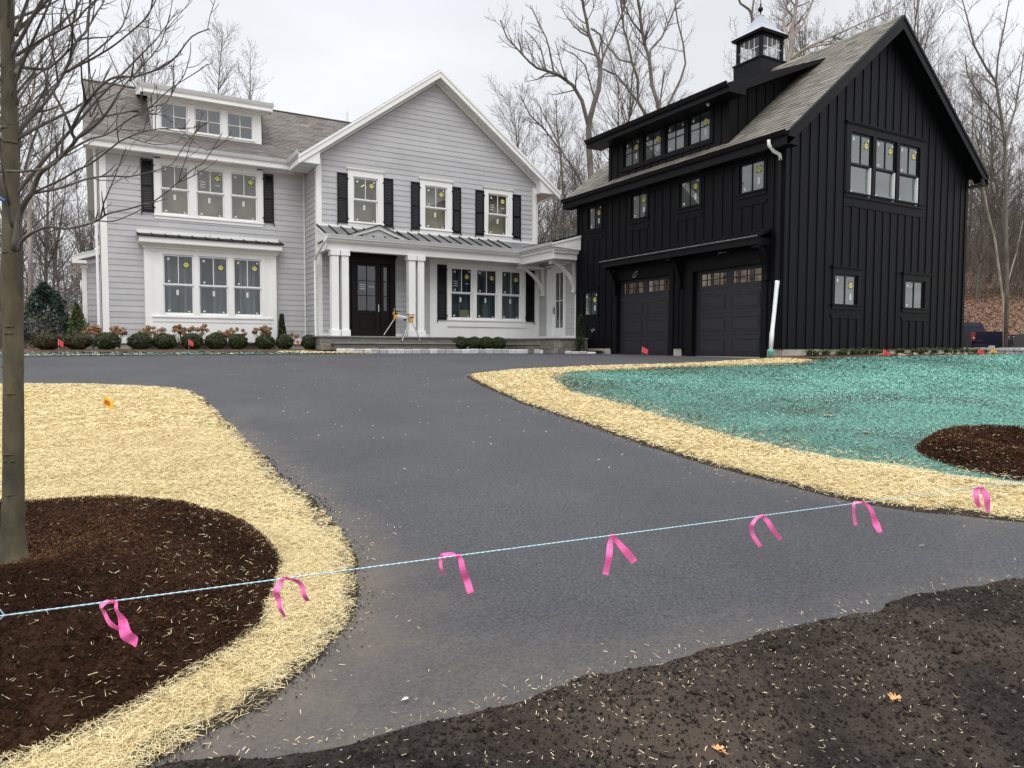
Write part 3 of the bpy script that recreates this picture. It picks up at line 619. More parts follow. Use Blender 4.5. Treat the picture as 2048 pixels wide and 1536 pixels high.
o = instbuf('scattered_straw', np.concatenate(VV), None, np.concatenate(RR), 'straw_blade'); tag(o, 'stray straw bits scattered thinly over mulch, soil and asphalt edge', 'straw', kind='stuff')
# lawn fibres
P = sample((5.6, 2), (23.5, 12.6), 420000); P = P[inpoly(P, P_GREEN)]; D = D_of(P); U = P[:, 0]*CY-P[:, 1]*SY
P = P[(U/D < .78)]; D = D_of(P); P = P[RNG.random(len(P)) < np.clip(7/D, .25, 1)**1.2]; D = D_of(P)
P = P[(np.hypot(P[:, 0]-MOUND_R[0], P[:, 1]-MOUND_R[1]) > R_R)]; D = D_of(P)
n = len(P); thin = nz2(P, .45, 11)+.5*nz2(P, 1.6, 12); edge = np.exp(-dpoly(P, P_STRAW_R)/1.1)
v, r = blades(P, zt_np(P)+.046+.012*nz2(P, 2, 1), RNG.uniform(.012, .032, n)*(D/9), RNG.uniform(.004, .010, n)*(D/9), .35, hmax=.012)
r = np.clip(RNG.normal(.60, .14, n)+.36*thin-.50*edge-.15*np.clip((9-D)/4, 0, 1), 0, 1)
o = instbuf('hydroseed_fibre', v, None, r, 'hydroseed_fibre'); tag(o, 'turquoise hydroseed fibre sprayed over bare lawn soil', 'hydroseed', kind='stuff')
P = sample((-5, 21), (6.4, 24), 5000); P = P[inpoly(P, P_STRIP)]; n = len(P)
v, r = blades(P, np.array([z_bed(a, b) for a, b in P])+.012, RNG.uniform(.05, .1, n), RNG.uniform(.02, .04, n), .4, rndmu=.5); r = np.clip(r-.28, 0, .55)
o = instbuf('hydroseed_fibre', v, None, r, 'hydroseed_fibre'); tag(o, 'dull green hydroseed fibre in the narrow strip before the shrubs', 'hydroseed', kind='stuff')
# mulch shreds
VV, RR = [], []
for c, R, H, cnt, k in ((MOUND_L, R_L, H_L, 170000, .55), (MOUND_R, R_R, H_R, 40000, .8)):
    P = sample((c[0]-R*1.05, c[1]-R*1.05), (c[0]+R*1.05, c[1]+R*1.05), cnt); rad = np.hypot(P[:, 0]-c[0], P[:, 1]-c[1])/R; P = P[rad < 1.02+RNG.normal(0, .025, len(P))]; n = len(P)
    z = np.array([msurf(a, b, c, R, H) for a, b in P])
    v, r = blades(P, z, RNG.uniform(.012, .045, n)*k, RNG.uniform(.003, .009, n)*k, .45, hmax=.022); r = np.clip(RNG.normal(.42 if c[0] < 0 else .66, .2, n)+.35*nz2(P, 1.6, 20)+(.48*np.exp(-((P[:, 0]-c[0]-.35)**2+(P[:, 1]-c[1]-.55)**2)/.5) if c[0] < 0 else 0), 0, 1); VV.append(v); RR.append(r)
o = instbuf('bark_shreds', np.concatenate(VV), None, np.concatenate(RR), 'mulch_shred'); tag(o, 'dark brown shredded bark on the tree mounds', 'bark mulch', kind='stuff')
# soil clods: little lumps on the topsoil verge
mbc = MB(); oct_v = [(1, 0, 0), (-1, 0, 0), (0, 1, 0), (0, -1, 0), (0, 0, 1), (0, 0, -1)]
oct_f = [(0, 2, 4), (2, 1, 4), (1, 3, 4), (3, 0, 4), (2, 0, 5), (1, 2, 5), (3, 1, 5), (0, 3, 5)]
P = sample((-.3, .6), (5.2, 2.6), 52000); P = P[inpoly(P, so_)]; PD = dpoly(P, so_)
for (a, b), pd in zip(P, PD):
    s = abs(random.gauss(0, .0032))+.0018
    if random.random() < .006: s *= 2.6
    rot = Matrix.Rotation(random.uniform(0, 6.3), 3, Vector((random.random(), random.random(), random.random()+.1)).normalized())
    z = soilz(a, b, pd)+s*.2
    mbc.add([Vector((a, b, z))+(rot@Vector((v[0]*s*random.uniform(.7, 1.3), v[1]*s*random.uniform(.7, 1.3), v[2]*s*random.uniform(.6, 1)))) for v in oct_v], oct_f, 0, min(1, max(0, random.gauss(.40, .2)+.09*max(-1, min(2.2, a-2.2)))))
for lo, hi, cnt, poly in (((-.2, 2.2), (1.7, 7), 2600, P_STRAW_L), ((4.4, 1.7), (7, 9), 3200, P_STRAW_R)):   # crumbs along the asphalt edge
    P = sample(lo, hi, cnt*14); d = dpoly(P, poly); P = P[(d < .16) & (RNG.random(len(P)) < np.exp(-d/.03))]
    for a, b in P[:cnt]:
        s = random.uniform(.0015, .005)*(1 if b < 5 else 1.6); z = zt(a, b)+s*.4+.004
        mbc.add([Vector((a, b, z))+Vector((v[0]*s*random.uniform(.7, 1.4), v[1]*s*random.uniform(.7, 1.4), v[2]*s)) for v in oct_v], oct_f, 0, random.uniform(.3, 1))
ico = bmesh.new(); bmesh.ops.create_icosphere(ico, subdivisions=2, radius=1); iv = [v.co.copy() for v in ico.verts]; fi = [tuple(v.index for v in f.verts) for f in ico.faces]; ico.free()
for q in range(420):
    a, b = random.uniform(-.2, 5.2), random.uniform(.8, 2.4)
    if not inpoly(np.array([[a, b]]), P_SOIL)[0] or dpoly(np.array([[a, b]]), so_)[0] < .12: continue
    s = min(.022, abs(random.gauss(0, .006))+.004); sd_ = random.random()*50; z = soilz(a, b, .3)+s*.2; k3 = (random.uniform(.8, 1.5), random.uniform(.7, 1.1), random.uniform(.5, .8)); rt = Matrix.Rotation(random.uniform(0, 6.3), 3, 'Z')
    mbc.add([Vector((a, b, z))+rt@Vector((v.x*s*k3[0], v.y*s*k3[1], v.z*s*k3[2]))*(1+.35*noise.noise(v*1.3+Vector((sd_, 0, 0)))+.15*noise.noise(v*4+Vector((sd_, 0, 0)))) for v in iv], fi, 0, min(1, max(0, random.gauss(.5, .22))))
tag(mbc.build('soil_crumbs', 'soil_clod'), 'crumbly dark soil lumps and grit along the verge and driveway edges', 'soil', kind='stuff')
# ------------------------------------------------------------------ window, shutter and trim builders
FONT = {}
def glyph(txt):
    if txt in FONT: return FONT[txt]
    cu = bpy.data.curves.new('txt', 'FONT'); cu.body = txt; cu.align_x = 'CENTER'; cu.align_y = 'CENTER'; cu.resolution_u = 2; cu.shear = .25
    ob = bpy.data.objects.new('txt', cu); me = bpy.data.meshes.new_from_object(ob)
    vs = [(v.co.x, v.co.y) for v in me.vertices]; fs = [tuple(p.vertices) for p in me.polygons]
    bpy.data.objects.remove(ob); bpy.data.curves.remove(cu); bpy.data.meshes.remove(me)
    FONT[txt] = (vs, fs); return FONT[txt]
def put_text(mb, F, txt, t, z, n, size, mi):
    vs, fs = glyph(txt); mb.add([F.p(t+F.s*x*size, n, z+y*size) for x, y in vs], fs, mi)
def sticker(parent, F, t, z, n, w=.17):
    mb = MB(); s = F.s
    mb.quad(F.p(t-w/2, n, z-w*.54), F.p(t+w/2, n, z-w*.54), F.p(t+w/2, n, z+w*.54), F.p(t-w/2, n, z+w*.54), 0)
    for r, dn, mi in ((.47, .001, 1),):
        mb.add([F.p(t+w*r*math.cos(k*math.pi/12), n+dn, z+w*r*math.sin(k*math.pi/12)) for k in range(24)], [tuple(range(24))], mi)
    mb.quad(F.p(t-w*.4, n+.002, z+w*.19), F.p(t+w*.4, n+.002, z+w*.19), F.p(t+w*.4, n+.002, z+w*.21), F.p(t-w*.4, n+.002, z+w*.21), 2)
    put_text(mb, F, 'Pella', t, z, n+.003, w*.34, 2)
    return mb.build('round_sticker', ['label_dark', 'label_yellow', 'label_ink'], parent)
def room(parent, F, t0, t1, z0, z1, n0, depth, mat, studs=0, light='paper'):
    mb = MB(); a, b = n0, n0-depth
    for q in ((F.p(t0, b, z0), F.p(t1, b, z0), F.p(t1, b, z1), F.p(t0, b, z1)), (F.p(t0, a, z0), F.p(t0, b, z0), F.p(t0, b, z1), F.p(t0, a, z1)),
              (F.p(t1, a, z0), F.p(t1, b, z0), F.p(t1, b, z1), F.p(t1, a, z1)), (F.p(t0, a, z0), F.p(t1, a, z0), F.p(t1, b, z0), F.p(t0, b, z0)),
              (F.p(t0, a, z1), F.p(t1, a, z1), F.p(t1, b, z1), F.p(t0, b, z1))): mb.quad(*q, 0)
    for k in range(studs):
        t = t0+(t1-t0)*(k+.5+random.uniform(-.2, .2))/studs; F.box(mb, t-.045, t+.045, b+.02, b+.12, z0+.01, z1-.01, 1)
    return mb.build('room_lining', [mat, 'room_stud'], parent)
WIN = dict(n=0)
def dh_window(par, F, units, z0, zm, z1, cas, trim, sash, glass, rm, studs=0, labels=None, head=.05, sill=True, backing=.5, seed=0, muntin=True, meet=True, name='window', grid=None, track=False):
    """cas = (t0,t1,zb,zt) outer casing.  units = sash openings.  Double hung (meet) or single panes with a muntin grid."""
    rnd = random.Random(seed+len(bpy.data.objects)); t0, t1, zb, zt_ = cas; mb = MB()
    lo, hi = units[0][0], units[-1][1]
    F.box(mb, t0, lo, -.10, .03, zb, zt_); F.box(mb, hi, t1, -.10, .03, zb, zt_)
    F.box(mb, lo, hi, -.10, .0295, z1, zt_); F.box(mb, lo, hi, -.10, .0295, zb, z0)
    for (a, b), (c, d) in zip(units, units[1:]): F.box(mb, b, c, -.10, .029, z0, z1)
    if head: F.box(mb, t0-.03, t1+.03, .0, .055, zt_-.012, zt_+.022); F.box(mb, t0-.05, t1+.05, .0, .075, zt_+.022, zt_+.022+head*.6)
    if sill: F.box(mb, t0-.02, t1+.02, .0, .06, zb+.10, zb+.135)
    w = mb.build(name, trim, par, bevel=0)
    for i, (a, b) in enumerate(units):
        s = MB(); st, rl, mw = .042, .05, .011; c = (a+b)/2
        if meet:
            for (q0, q1, nf) in ((zm, z1, -.015), (z0, zm+.02, -.055)):
                F.box(s, a, a+st, nf-.035, nf, q0, q1); F.box(s, b-st, b, nf-.035, nf, q0, q1)
                F.box(s, a+st, b-st, nf-.035, nf-.001, q1-rl, q1); F.box(s, a+st, b-st, nf-.035, nf-.001, q0, q0+rl*(1 if q0 == zm else 1.4))
            if muntin: F.box(s, c-mw, c+mw, -.036, -.012, zm+rl, z1-rl)
            g = MB(); g.quad(F.p(a+st, -.034, zm+rl), F.p(b-st, -.034, zm+rl), F.p(b-st, -.034, z1-rl), F.p(a+st, -.034, z1-rl))
            g.quad(F.p(a+st, -.074, z0+rl), F.p(b-st, -.074, z0+rl), F.p(b-st, -.074, zm), F.p(a+st, -.074, zm))
            if track:
                k = MB(); F.box(k, b-.002-.05, b-.002, -.10, -.012, z0+.005, zm-.01); k.build('side_track', 'vinyl_white', w)
        else:
            F.box(s, a, a+st, -.05, -.015, z0, z1); F.box(s, b-st, b, -.05, -.015, z0, z1); F.box(s, a+st, b-st, -.05, -.016, z1-st, z1); F.box(s, a+st, b-st, -.05, -.016, z0, z0+st)
            nc, nr = grid or (2, 1)
            for k in range(1, nc): t = a+(b-a)*k/nc; F.box(s, t-mw, t+mw, -.036, -.012, z0+st, z1-st)
            for k in range(1, nr): z = z0+(z1-z0)*k/nr; F.box(s, a+st, b-st, -.035, -.0125, z-mw, z+mw)
            g = MB(); g.quad(F.p(a+st, -.034, z0+st), F.p(b-st, -.034, z0+st), F.p(b-st, -.034, z1-st), F.p(a+st, -.034, z1-st))
        s.build('sash', sash, w); g.build('pane', glass, w)
        if labels is None: continue
        lb = labels[i] if isinstance(labels, (list, tuple)) else labels
        sg = F.s; wd2 = b-a; r_ = a+wd2/2+sg*wd2*.26; l_ = a+wd2/2-sg*wd2*.34
        top = (zm if meet else z0); hgt = z1-top
        if 'y' in lb: sticker(w, F, r_, z1-.30*max(.8, hgt/.9)+rnd.uniform(-.02, .02), -.030, min(.17, wd2*.24))
        pl = MB()
        def tagq(t, z, pw, ph, n=-.030, sk=0):
            pl.quad(F.p(t-pw/2, n, z-ph/2), F.p(t+pw/2, n, z-ph/2+sk), F.p(t+pw/2, n, z+ph/2+sk), F.p(t-pw/2, n, z+ph/2))
        if 'c' in lb: tagq(l_+sg*.02, z1-.15, .065, .075, sk=rnd.uniform(-.01, .01)); tagq(a+wd2/2+sg*wd2*.36, z1-.13, .05, .06) if rnd.random() < .5 else None
        if 'b' in lb and meet: tagq(l_+sg*.02, z0+.13, .075, .05, -.070, .01); tagq(a+wd2/2+sg*wd2*.34, z0+.12, .055, .05, -.070, -.012)
        if 'p' in lb: tagq(a+wd2/2+sg*rnd.uniform(-.03, .03) if meet else r_, (zm-.23 if meet else z0+(z1-z0)*.32), .07, .17, -.070 if meet else -.030)
        if 'u' in lb: tagq(l_+sg*.03, (zm if meet else z0)+.12, .06, .06, sk=.008)
        if 's' in lb:
            for k in range(3): tagq(l_+sg*.06, (z1+zm)/2-.03-.085*k, .16, .022, sk=-.004)
            tagq(r_, (z1+zm)/2-.11, .13, .02)
        if pl.v: pl.build('paper_label', 'paper', w, split=True)
    if rm: room(w, F, lo-.02, hi+.02, z0-.02, z1+.02, -.101, backing, rm, studs)
    return w
def shutter(par, F, t0, t1, z0, z1, hinge=None):
    mb = MB(); st = .05
    F.box(mb, t0, t0+st, .022, .052, z0, z1); F.box(mb, t1-st, t1, .022, .052, z0, z1)
    F.box(mb, t0+st, t1-st, .023, .051, z0, z0+.09); F.box(mb, t0+st, t1-st, .023, .051, z1-.07, z1)
    zc = (z0+z1)/2; F.box(mb, t0+st, t1-st, .023, .051, zc-.035, zc+.035)
    for a, b in ((z0+.09, zc-.035), (zc+.035, z1-.07)):
        n = int((b-a)/.052)
        for k in range(n):
            z = a+(b-a)*(k+.5)/n
            mb.add([F.p(t0+st, .047, z-.024), F.p(t1-st, .047, z-.024), F.p(t1-st, .028, z+.024), F.p(t0+st, .028, z+.024),
                    F.p(t0+st, .041, z-.028), F.p(t1-st, .041, z-.028), F.p(t1-st, .022, z+.020), F.p(t0+st, .022, z+.020)], [(0, 1, 2, 3), (4, 5, 6, 7), (0, 1, 5, 4)])
    F.box(mb, t0+st, t1-st, .018, .021, z0, z1)
    sh = mb.build('shutter', 'black_shutter', par)
    hd = MB(); h = hinge or 1; te = t1 if h > 0 else t0
    for z in (z0+.16, z1-.18): F.box(hd, te-.01, te+.035*h, .03, .06, z-.02, z+.02)
    tf = t0 if h > 0 else t1; F.box(hd, tf-.012, tf+.012, .025, .06, z0-.09, z0)
    hd.build('hinge', 'black_metal', sh, split=True); return sh
def pipe(mb, pts, r=.035, sides=8): mb.tube(pts, r, sides)

# ------------------------------------------------------------------ the grey house
GH = thing('grey_house', (6.4, 25.84, 0), 'light grey clapboard house with white trim, black shutters and a columned porch', 'house')
Ym, Yw, XW0, XW1 = 25.84, 24.30, 6.41, 15.03
FM, FW = Fr('Y', Ym), Fr('Y', Yw)
MU = (1.615, 4.98, 4.10, 6.08); BAYH = (1.50, 5.17, .40, 3.1)
mb = MB()
laps(mb, FM, .19, 6.2, .12, XW0, [(MU[0]+.03, MU[1]-.03, MU[2]+.03, MU[3]-.03), BAYH])
wall = mb.build('wall_siding', 'grey_siding', GH)
# wing front with gable
CX, SLP = 10.75, .73
wl = lambda z: max(XW0, CX-(9.50-z)/SLP) if z > 6.1 else XW0
wr = lambda z: min(XW1, CX+(9.50-z)/SLP) if z > 6.1 else XW1
W1, W2, W3 = (7.475, 8.74, 4.17, 6.07), (10.115, 11.39, 4.16, 6.05), (12.72, 13.95, 4.17, 6.03)
PB = (10.45, 15.03)
DOOR = (7.0, 9.16, .37, 3.22)
mb = MB()
laps(mb, FW, 4.10, 9.48, wl, wr, [(a+.03, b-.03, c+.03, d-.03) for a, b, c, d in (W1, W2, W3)], breaks=(6.35,))
laps(mb, FW, .37, 4.10, XW0, PB[0]+.02, [(DOOR[0]+.04, DOOR[1]-.04, DOOR[2]-.1, DOOR[3]-.05)])
laps(mb, Fr('X', XW0), .19, 6.25, Yw, Ym, ())
mb.build('wall_siding', 'grey_siding', GH)
# side and rear walls
mb = MB()
laps(mb, Fr('X', .10), .19, 6.2, Ym, 33.2, ())
mb.box(.12, 15.0, 33.2, 33.3, .19, 6.2); mb.box(14.95, 15.02, Yw+.05, 33.2, -.2, 6.3)
mb.prism([(.11, Ym+.05, 6.2), (.11, 33.2, 6.2), (.11, 29.55, 8.95)], (.05, 0, 0)); mb.build('side_wall', 'grey_siding', GH)
mb = MB(); mb.box(.14, 6.38, Ym+.02, 33.1, -.4, .19); mb.box(6.44, 15.0, Yw+.03, 33.1, -.4, .36); mb.build('foundation', 'concrete', GH)
# trim
mb = MB()
FM.box(mb, .08, .29, 0, .03, .19, 6.2); mb.box(.07, .10, Ym-.03, Ym+.2, .19, 6.2)
FM.box(mb, XW0-.07, XW0-.03, 0, .035, .19, 6.2)
FW.box(mb, XW0-.02, XW0+.155, .0, .035, .37, 6.30); mb.box(XW0-.025, XW0-.002, Yw-.034, Yw+.14, .37, 6.25)
FW.box(mb, XW1-.165, XW1+.02, .0, .035, 3.9, 6.28)
mb.build('corner_board', 'white_trim', GH, split=True)
mb = MB(); FM.box(mb, .29, 6.34, 0, .034, .10, .30); FW.box(mb, XW0+.15, XW1-.16, 0, .036, 3.98, 4.16); FW.box(mb, XW0+.15, DOOR[0], 0, .036, .37, .48); FW.box(mb, DOOR[1], PB[0], 0, .036, .37, .48); FM.box(mb, .29, 6.34, 0, .03, 6.02, 6.2)
mb.build('band_board', 'white_trim', GH, split=True)
# rake frieze on the gable
mb = MB()
for s in (-1, 1):
    x0, x1 = (XW0-.02 if s < 0 else XW1+.02), CX
    z0 = 9.50-SLP*abs(x0-CX); mb.prism([(x0, Yw-.036, z0+.02), (x1, Yw-.036, 9.52), (x1, Yw-.036, 9.78), (x0, Yw-.036, z0+.28)], (0, .034, 0))
mb.build('frieze', 'white_trim', GH)
# wing roof: ridge along Y
YR = 23.90; RX0, RX1, ZR, ZE = 5.72, 15.90, 9.90, 6.20
mb = MB()
slope(mb, (RX0, 33.6, 9.90-SLP*(CX-RX0)), (RX0, YR, 9.90-SLP*(CX-RX0)), (CX, YR, 9.90), (CX, 33.6, 9.90))
slope(mb, (RX1, YR, 9.90-SLP*(RX1-CX)), (RX1, 33.6, 9.90-SLP*(RX1-CX)), (CX, 33.6, 9.90), (CX, YR, 9.90), expo=.3, tab=1)
mb.build('roof', ['shingle_grey', 'white_trim'], GH)
mb = MB()      # main roof
slope(mb, (-.30, 25.40, 6.37), (6.6, 25.40, 6.37), (10.4, 29.55, 9.275), (-.30, 29.55, 9.275))
slope(mb, (-.30, 33.7, 6.37), (9, 33.7, 6.37), (9, 29.55, 9.275), (-.30, 29.55, 9.275), expo=.3, tab=1)
mb.box(-.31, 10.2, 29.48, 29.62, 9.27, 9.305)
mb.build('roof', ['shingle_grey', 'white_trim'], GH)
mb = MB()      # rake boards of the wing, soffit, and left rake of the main roof
for s in (-1, 1):
    xe = RX0 if s < 0 else RX1; ze = 9.86-SLP*abs(xe-CX)
    mb.prism([(xe, YR, ze), (CX, YR, 9.86), (CX, YR, 9.62), (xe, YR, ze-.24)], (0, -.03, 0))
    mb.prism([(xe, YR-.03, ze+.035), (CX, YR-.03, 9.895), (CX, YR-.03, 9.80), (xe, YR-.03, ze-.06)], (0, -.025, 0))
    mb.prism([(xe, YR+.002, ze-.20), (CX, YR+.002, 9.66), (CX, YR+.002, 9.63), (xe, YR+.002, ze-.235)], (0, .395, 0))
mb.prism([(-.31, 25.40, 6.34), (-.31, 29.55, 9.245), (-.31, 29.55, 9.0), (-.31, 25.40, 6.1)], (-.03, 0, 0))
mb.prism([(-.30, 25.45, 6.30), (-.30, 29.55, 9.18), (-.30, 29.55, 9.15), (-.30, 25.45, 6.27)], (.38, 0, 0))
mb.build('rake_board', 'white_trim', GH, split=True)
mb = MB()      # soffit + fascia of the main eave, wing eave return
mb.box(-.30, 6.0, 25.44, Ym-.03, 6.06, 6.10); mb.box(-.30, 5.9, 25.41, 25.44, 6.08, 6.30)
mb.box(5.80, XW0-.02, 23.91, 25.42, 6.02, 6.06); mb.box(5.77, 5.80, 23.91, 25.40, 6.02, 6.20); mb.box(XW1+.02, 15.86, 23.95, 33, 6.02, 6.05)
for x0, x1, s in ((5.76, 6.43, 1), (15.01, 15.86, -1)):
    zr = lambda x: 9.62-SLP*abs(x-CX)+.02
    mb.prism([(x0, 23.915, 6.03), (x1, 23.915, 6.03), (x1, 23.915, max(6.04, zr(x1))), (x0, 23.915, max(6.04, zr(x0)))], (0, .36, 0))
mb.build('soffit', 'white_trim', GH, split=True)
def gutter(par, pts, mat='gutter_white', r=.065, cat='gutter'):     # K-profile swept along a horizontal line; p0->p1, outer side on the left
    mb = MB(); prof = [(0, -.11), (-.055, -.11), (-.085, -.06), (-.105, -.02), (-.115, 0), (-.10, .004), (-.09, -.01), (-.045, -.09), (0, -.09)]
    P = [Vector(p) for p in pts]; n = len(P); vs = []
    for i, p in enumerate(P):
        d0 = (P[i]-P[i-1]).normalized() if i else None; d1 = (P[i+1]-P[i]).normalized() if i < n-1 else None
        if d0 is None: d0 = d1
        if d1 is None: d1 = d0
        n0 = Vector((d0.y, -d0.x, 0)); n1 = Vector((d1.y, -d1.x, 0)); m = (n0+n1); m = m/(1+n0.dot(n1))
        for a, z in prof: vs.append(p+m*(-a)+Vector((0, 0, z)))
    k = len(prof); fs = [(i*k+j, i*k+j+1, (i+1)*k+j+1, (i+1)*k+j) for i in range(n-1) for j in range(k-1)]+[tuple(range(k)), tuple(range((n-1)*k, n*k))]
    mb.add(vs, fs); return mb.build('gutter', mat, par)
gutter(GH, [(-.31, 25.41, 6.37), (5.77, 25.41, 6.37), (5.77, 23.86, 6.37)])
# white corner downspouts
mb = MB(); pipe(mb, [(-.05, 25.40, 6.26), (-.03, 25.5, 6.12), (.0, 25.72, 5.9), (.0, 25.77, 5.7), (.0, 25.77, .12), (-.02, 25.66, .02)], .04); mb.build('downspout', 'gutter_white', GH)
mb = MB(); pipe(mb, [(6.42, 23.10, 3.55), (6.36, 23.16, 3.42), (6.30, 23.9, 3.05), (6.29, 24.12, 2.9), (6.29, 24.14, 1.5), (6.29, 24.12, .12), (6.26, 24.0, .02)], .042); mb.build('downspout', 'gutter_white', GH)
mb = MB(); pipe(mb, [(15.82, 24.0, 6.14), (15.70, 24.1, 6.0), (15.25, 24.3, 5.75), (15.12, 24.35, 5.6), (15.12, 24.38, 4.0)], .04); mb.build('downspout', 'gutter_white', GH)
# upper main triple window + shutters
dh_window(GH, FM, [(1.81, 2.65), (2.87, 3.73), (3.935, 4.79)], 4.26, 5.08, 5.86, MU, 'white_trim', 'vinyl_white', 'upper_glass', 'room_upper', 0, ['cbp', 'cybps', 'cybp'])
shutter(GH, FM, 1.25, 1.61, 4.29, 5.96, 1); shutter(GH, FM, 4.985, 5.325, 4.27, 5.93, -1)
for i, (a, b, c, d) in enumerate((W1, W2, W3)):
    u = [(7.66, 8.54), (10.31, 11.19), (12.895, 13.75)][i]
    dh_window(GH, FW, [u], 4.28, 5.07, 5.85, (a, b, c, d), 'white_trim', 'vinyl_white', 'upper_glass', 'room_upper', 0, [['cybp'], ['cybpu'], ['cybps']][i], backing=[.6, .2, .24][i])
for a, b, h in ((7.10, 7.455, 1), (8.75, 9.095, -1), (9.765, 10.105, 1), (11.40, 11.745, -1), (12.345, 12.71, 1), (13.96, 14.325, -1)): shutter(GH, FW, a, b, 4.24, 5.92, h)
# bay window box with its little black roof
BY = Ym-.30; FB = Fr('Y', BY)
mb = MB(); laps(mb, FB, .16, 3.20, 1.28, 5.32, [(1.72, 4.93, .99, 3.05)], expo=5, lap=0)
mb.box(1.28, 1.30, BY, Ym, .16, 3.2); mb.box(5.30, 5.32, BY, Ym, .16, 3.2); mb.box(1.28, 5.32, BY+.01, Ym, .14, .17)
for x0, x1 in ((1.28, 1.49), (5.18, 5.32)): FB.box(mb, x0, x1, 0, .02, .16, 3.20)
for x0, x1 in ((1.49, 1.56), (5.12, 5.18)): FB.box(mb, x0, x1, 0, .008, 1.0, 3.02)
FB.box(mb, 1.49, 5.18, 0, .019, 3.02, 3.20); FB.box(mb, 1.46, 5.20, .0, .05, .94, .985); FB.box(mb, 1.49, 5.18, .0, .018, .80, .94)
mb.box(1.23, 5.37, BY-.06, BY, 3.12, 3.24); mb.box(1.18, 5.42, BY-.14, BY, 3.20, 3.26)
mb.box(1.13, 5.47, BY-.30, Ym, 3.26, 3.30); mb.box(1.13, 5.47, BY-.31, BY-.28, 3.28, 3.46); FM.box(mb, 1.10, 5.45, .0, .05, 3.60, 3.72)
bay = mb.build('bay', 'white_trim', GH)
mb = MB(); mb.prism([(1.09, BY-.36, 3.47), (1.09, Ym-.05, 3.615), (1.09, Ym-.05, 3.585), (1.09, BY-.36, 3.44)], (4.43, 0, 0))
for k in range(12): x = 1.11+k*.40; mb.prism([(x-.012, BY-.36, 3.47), (x-.012, Ym-.05, 3.615), (x-.012, Ym-.05, 3.64), (x-.012, BY-.36, 3.50)], (.024, 0, 0))
mb.build('bay_roof', 'black_metal', bay)
mb = MB(); mb.tube([(3.18, BY-.05, 3.56), (3.22, BY-.14, 3.62), (3.28, BY-.16, 3.74), (3.36, BY-.15, 3.78)], .008, 5); mb.build('loose_cable', 'wire_grey', bay)
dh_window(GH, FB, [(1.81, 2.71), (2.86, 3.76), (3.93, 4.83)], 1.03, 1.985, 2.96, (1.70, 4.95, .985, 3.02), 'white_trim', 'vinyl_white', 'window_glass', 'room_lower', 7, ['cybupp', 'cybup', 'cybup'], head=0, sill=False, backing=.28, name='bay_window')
# dormer
YD = 26.35; FD = Fr('Y', YD)
mb = MB(); laps(mb, FD, 6.95, 8.16, 1.63, 5.08, [(1.86, 4.80, 7.13, 7.98)], expo=5, lap=0)
for x in (1.63, 5.055): mb.prism([(x, YD, 6.90), (x, YD, 8.16), (x, 28.9, 8.75), (x, 28.9, 8.6)], (.025, 0, 0))
mb.box(1.40, 5.30, 25.98, YD, 8.11, 8.16); mb.box(1.32, 5.36, 26.02, 26.05, 8.10, 8.28)
mb.box(1.52, 5.2, YD-.06, YD, 8.04, 8.12)
for x in (1.30, 5.34): mb.prism([(x, 26.0, 8.10), (x, 26.0, 8.30), (x, 29.3, 9.12), (x, 29.3, 8.98), (x, 26.35, 8.12)], (.03, 0, 0))
mb.prism([(1.33, 26.36, 8.14), (1.33, 29.2, 8.99), (1.33, 29.2, 8.96), (1.33, 26.36, 8.11)], (.3, 0, 0))
dor = mb.build('dormer', 'white_trim', GH)
mb = MB(); slope(mb, (1.28, 26.0, 8.31), (5.38, 26.0, 8.31), (5.38, 29.5, 9.19), (1.28, 29.5, 9.19)); mb.build('dormer_roof', ['shingle_grey', 'white_trim'], dor)
g = gutter(GH, [(1.25, 26.03, 8.38), (5.40, 26.03, 8.38)])
dh_window(GH, FD, [(1.875, 2.70), (2.905, 3.745), (3.925, 4.775)], 7.135, 0, 7.975, (1.82, 4.84, 7.10, 8.01), 'white_trim', 'vinyl_white', 'barn_glass', 'room_lower', 0, None, head=0, sill=False, meet=False, grid=(2, 2), backing=.5, name='dormer_window')
mb = MB(); mb.tube([(9.1, 29.6, 9.2), (9.1, 29.6, 9.75)], .05, 10); mb.build('vent_pipe', 'vinyl_white', GH)
# porch
PFY = 23.33
mb = MB()
mb.box(6.46, 13.78, PFY, PFY+.22, 3.17, 3.46); mb.box(6.40, 13.78, PFY-.05, PFY, 3.40, 3.50); mb.box(6.38, 13.78, PFY-.12, PFY-.05, 3.45, 3.53)
mb.box(6.46, 6.62, PFY+.22, Yw, 3.17, 3.46); mb.box(13.78, 14.0, 21.06, PFY+.22, 3.12, 3.46); mb.box(13.719, 13.778, 21.06, PFY-.05, 3.38, 3.50)
mb.box(14.0, 14.76, 21.062, 21.24, 3.12, 3.46); mb.box(13.722, 14.77, 20.98, 21.058, 3.32, 3.42); mb.box(13.70, 14.78, 20.93, 21.0, 3.40, 3.50)
mb.build('porch_beam', 'white_trim', GH, bevel=.004)
mb = MB(); mb.box(6.62, 13.8, PFY+.22, Yw, 3.36, 3.39); mb.box(14.0, 15.1, 21.25, Yw, 3.30, 3.33); mb.box(13.62, 13.8, 20.95, 23.4, 3.50, 3.515); mb.box(6.40, 13.8, 23.14, 23.36, 3.53, 3.545); mb.build('porch_ceiling', 'white_trim', GH)
mb = MB(); rbs = MB()      # standing seam roof
yE, zE, zW = 23.16, 3.645, 4.085
mb.prism([(6.37, yE, zE), (6.37, Yw-.03, zW), (6.37, Yw-.03, zW-.03), (6.37, yE, zE-.03)], (8.7, 0, 0))
for k in range(21):
    x = 6.39+k*.405
    if x > 13.6: break
    rbs.prism([(x-.016, yE, zE+.002), (x-.016, Yw-.03, zW+.002), (x-.016, Yw-.03, zW+.045), (x-.016, yE, zE+.045)], (.032, 0, 0))
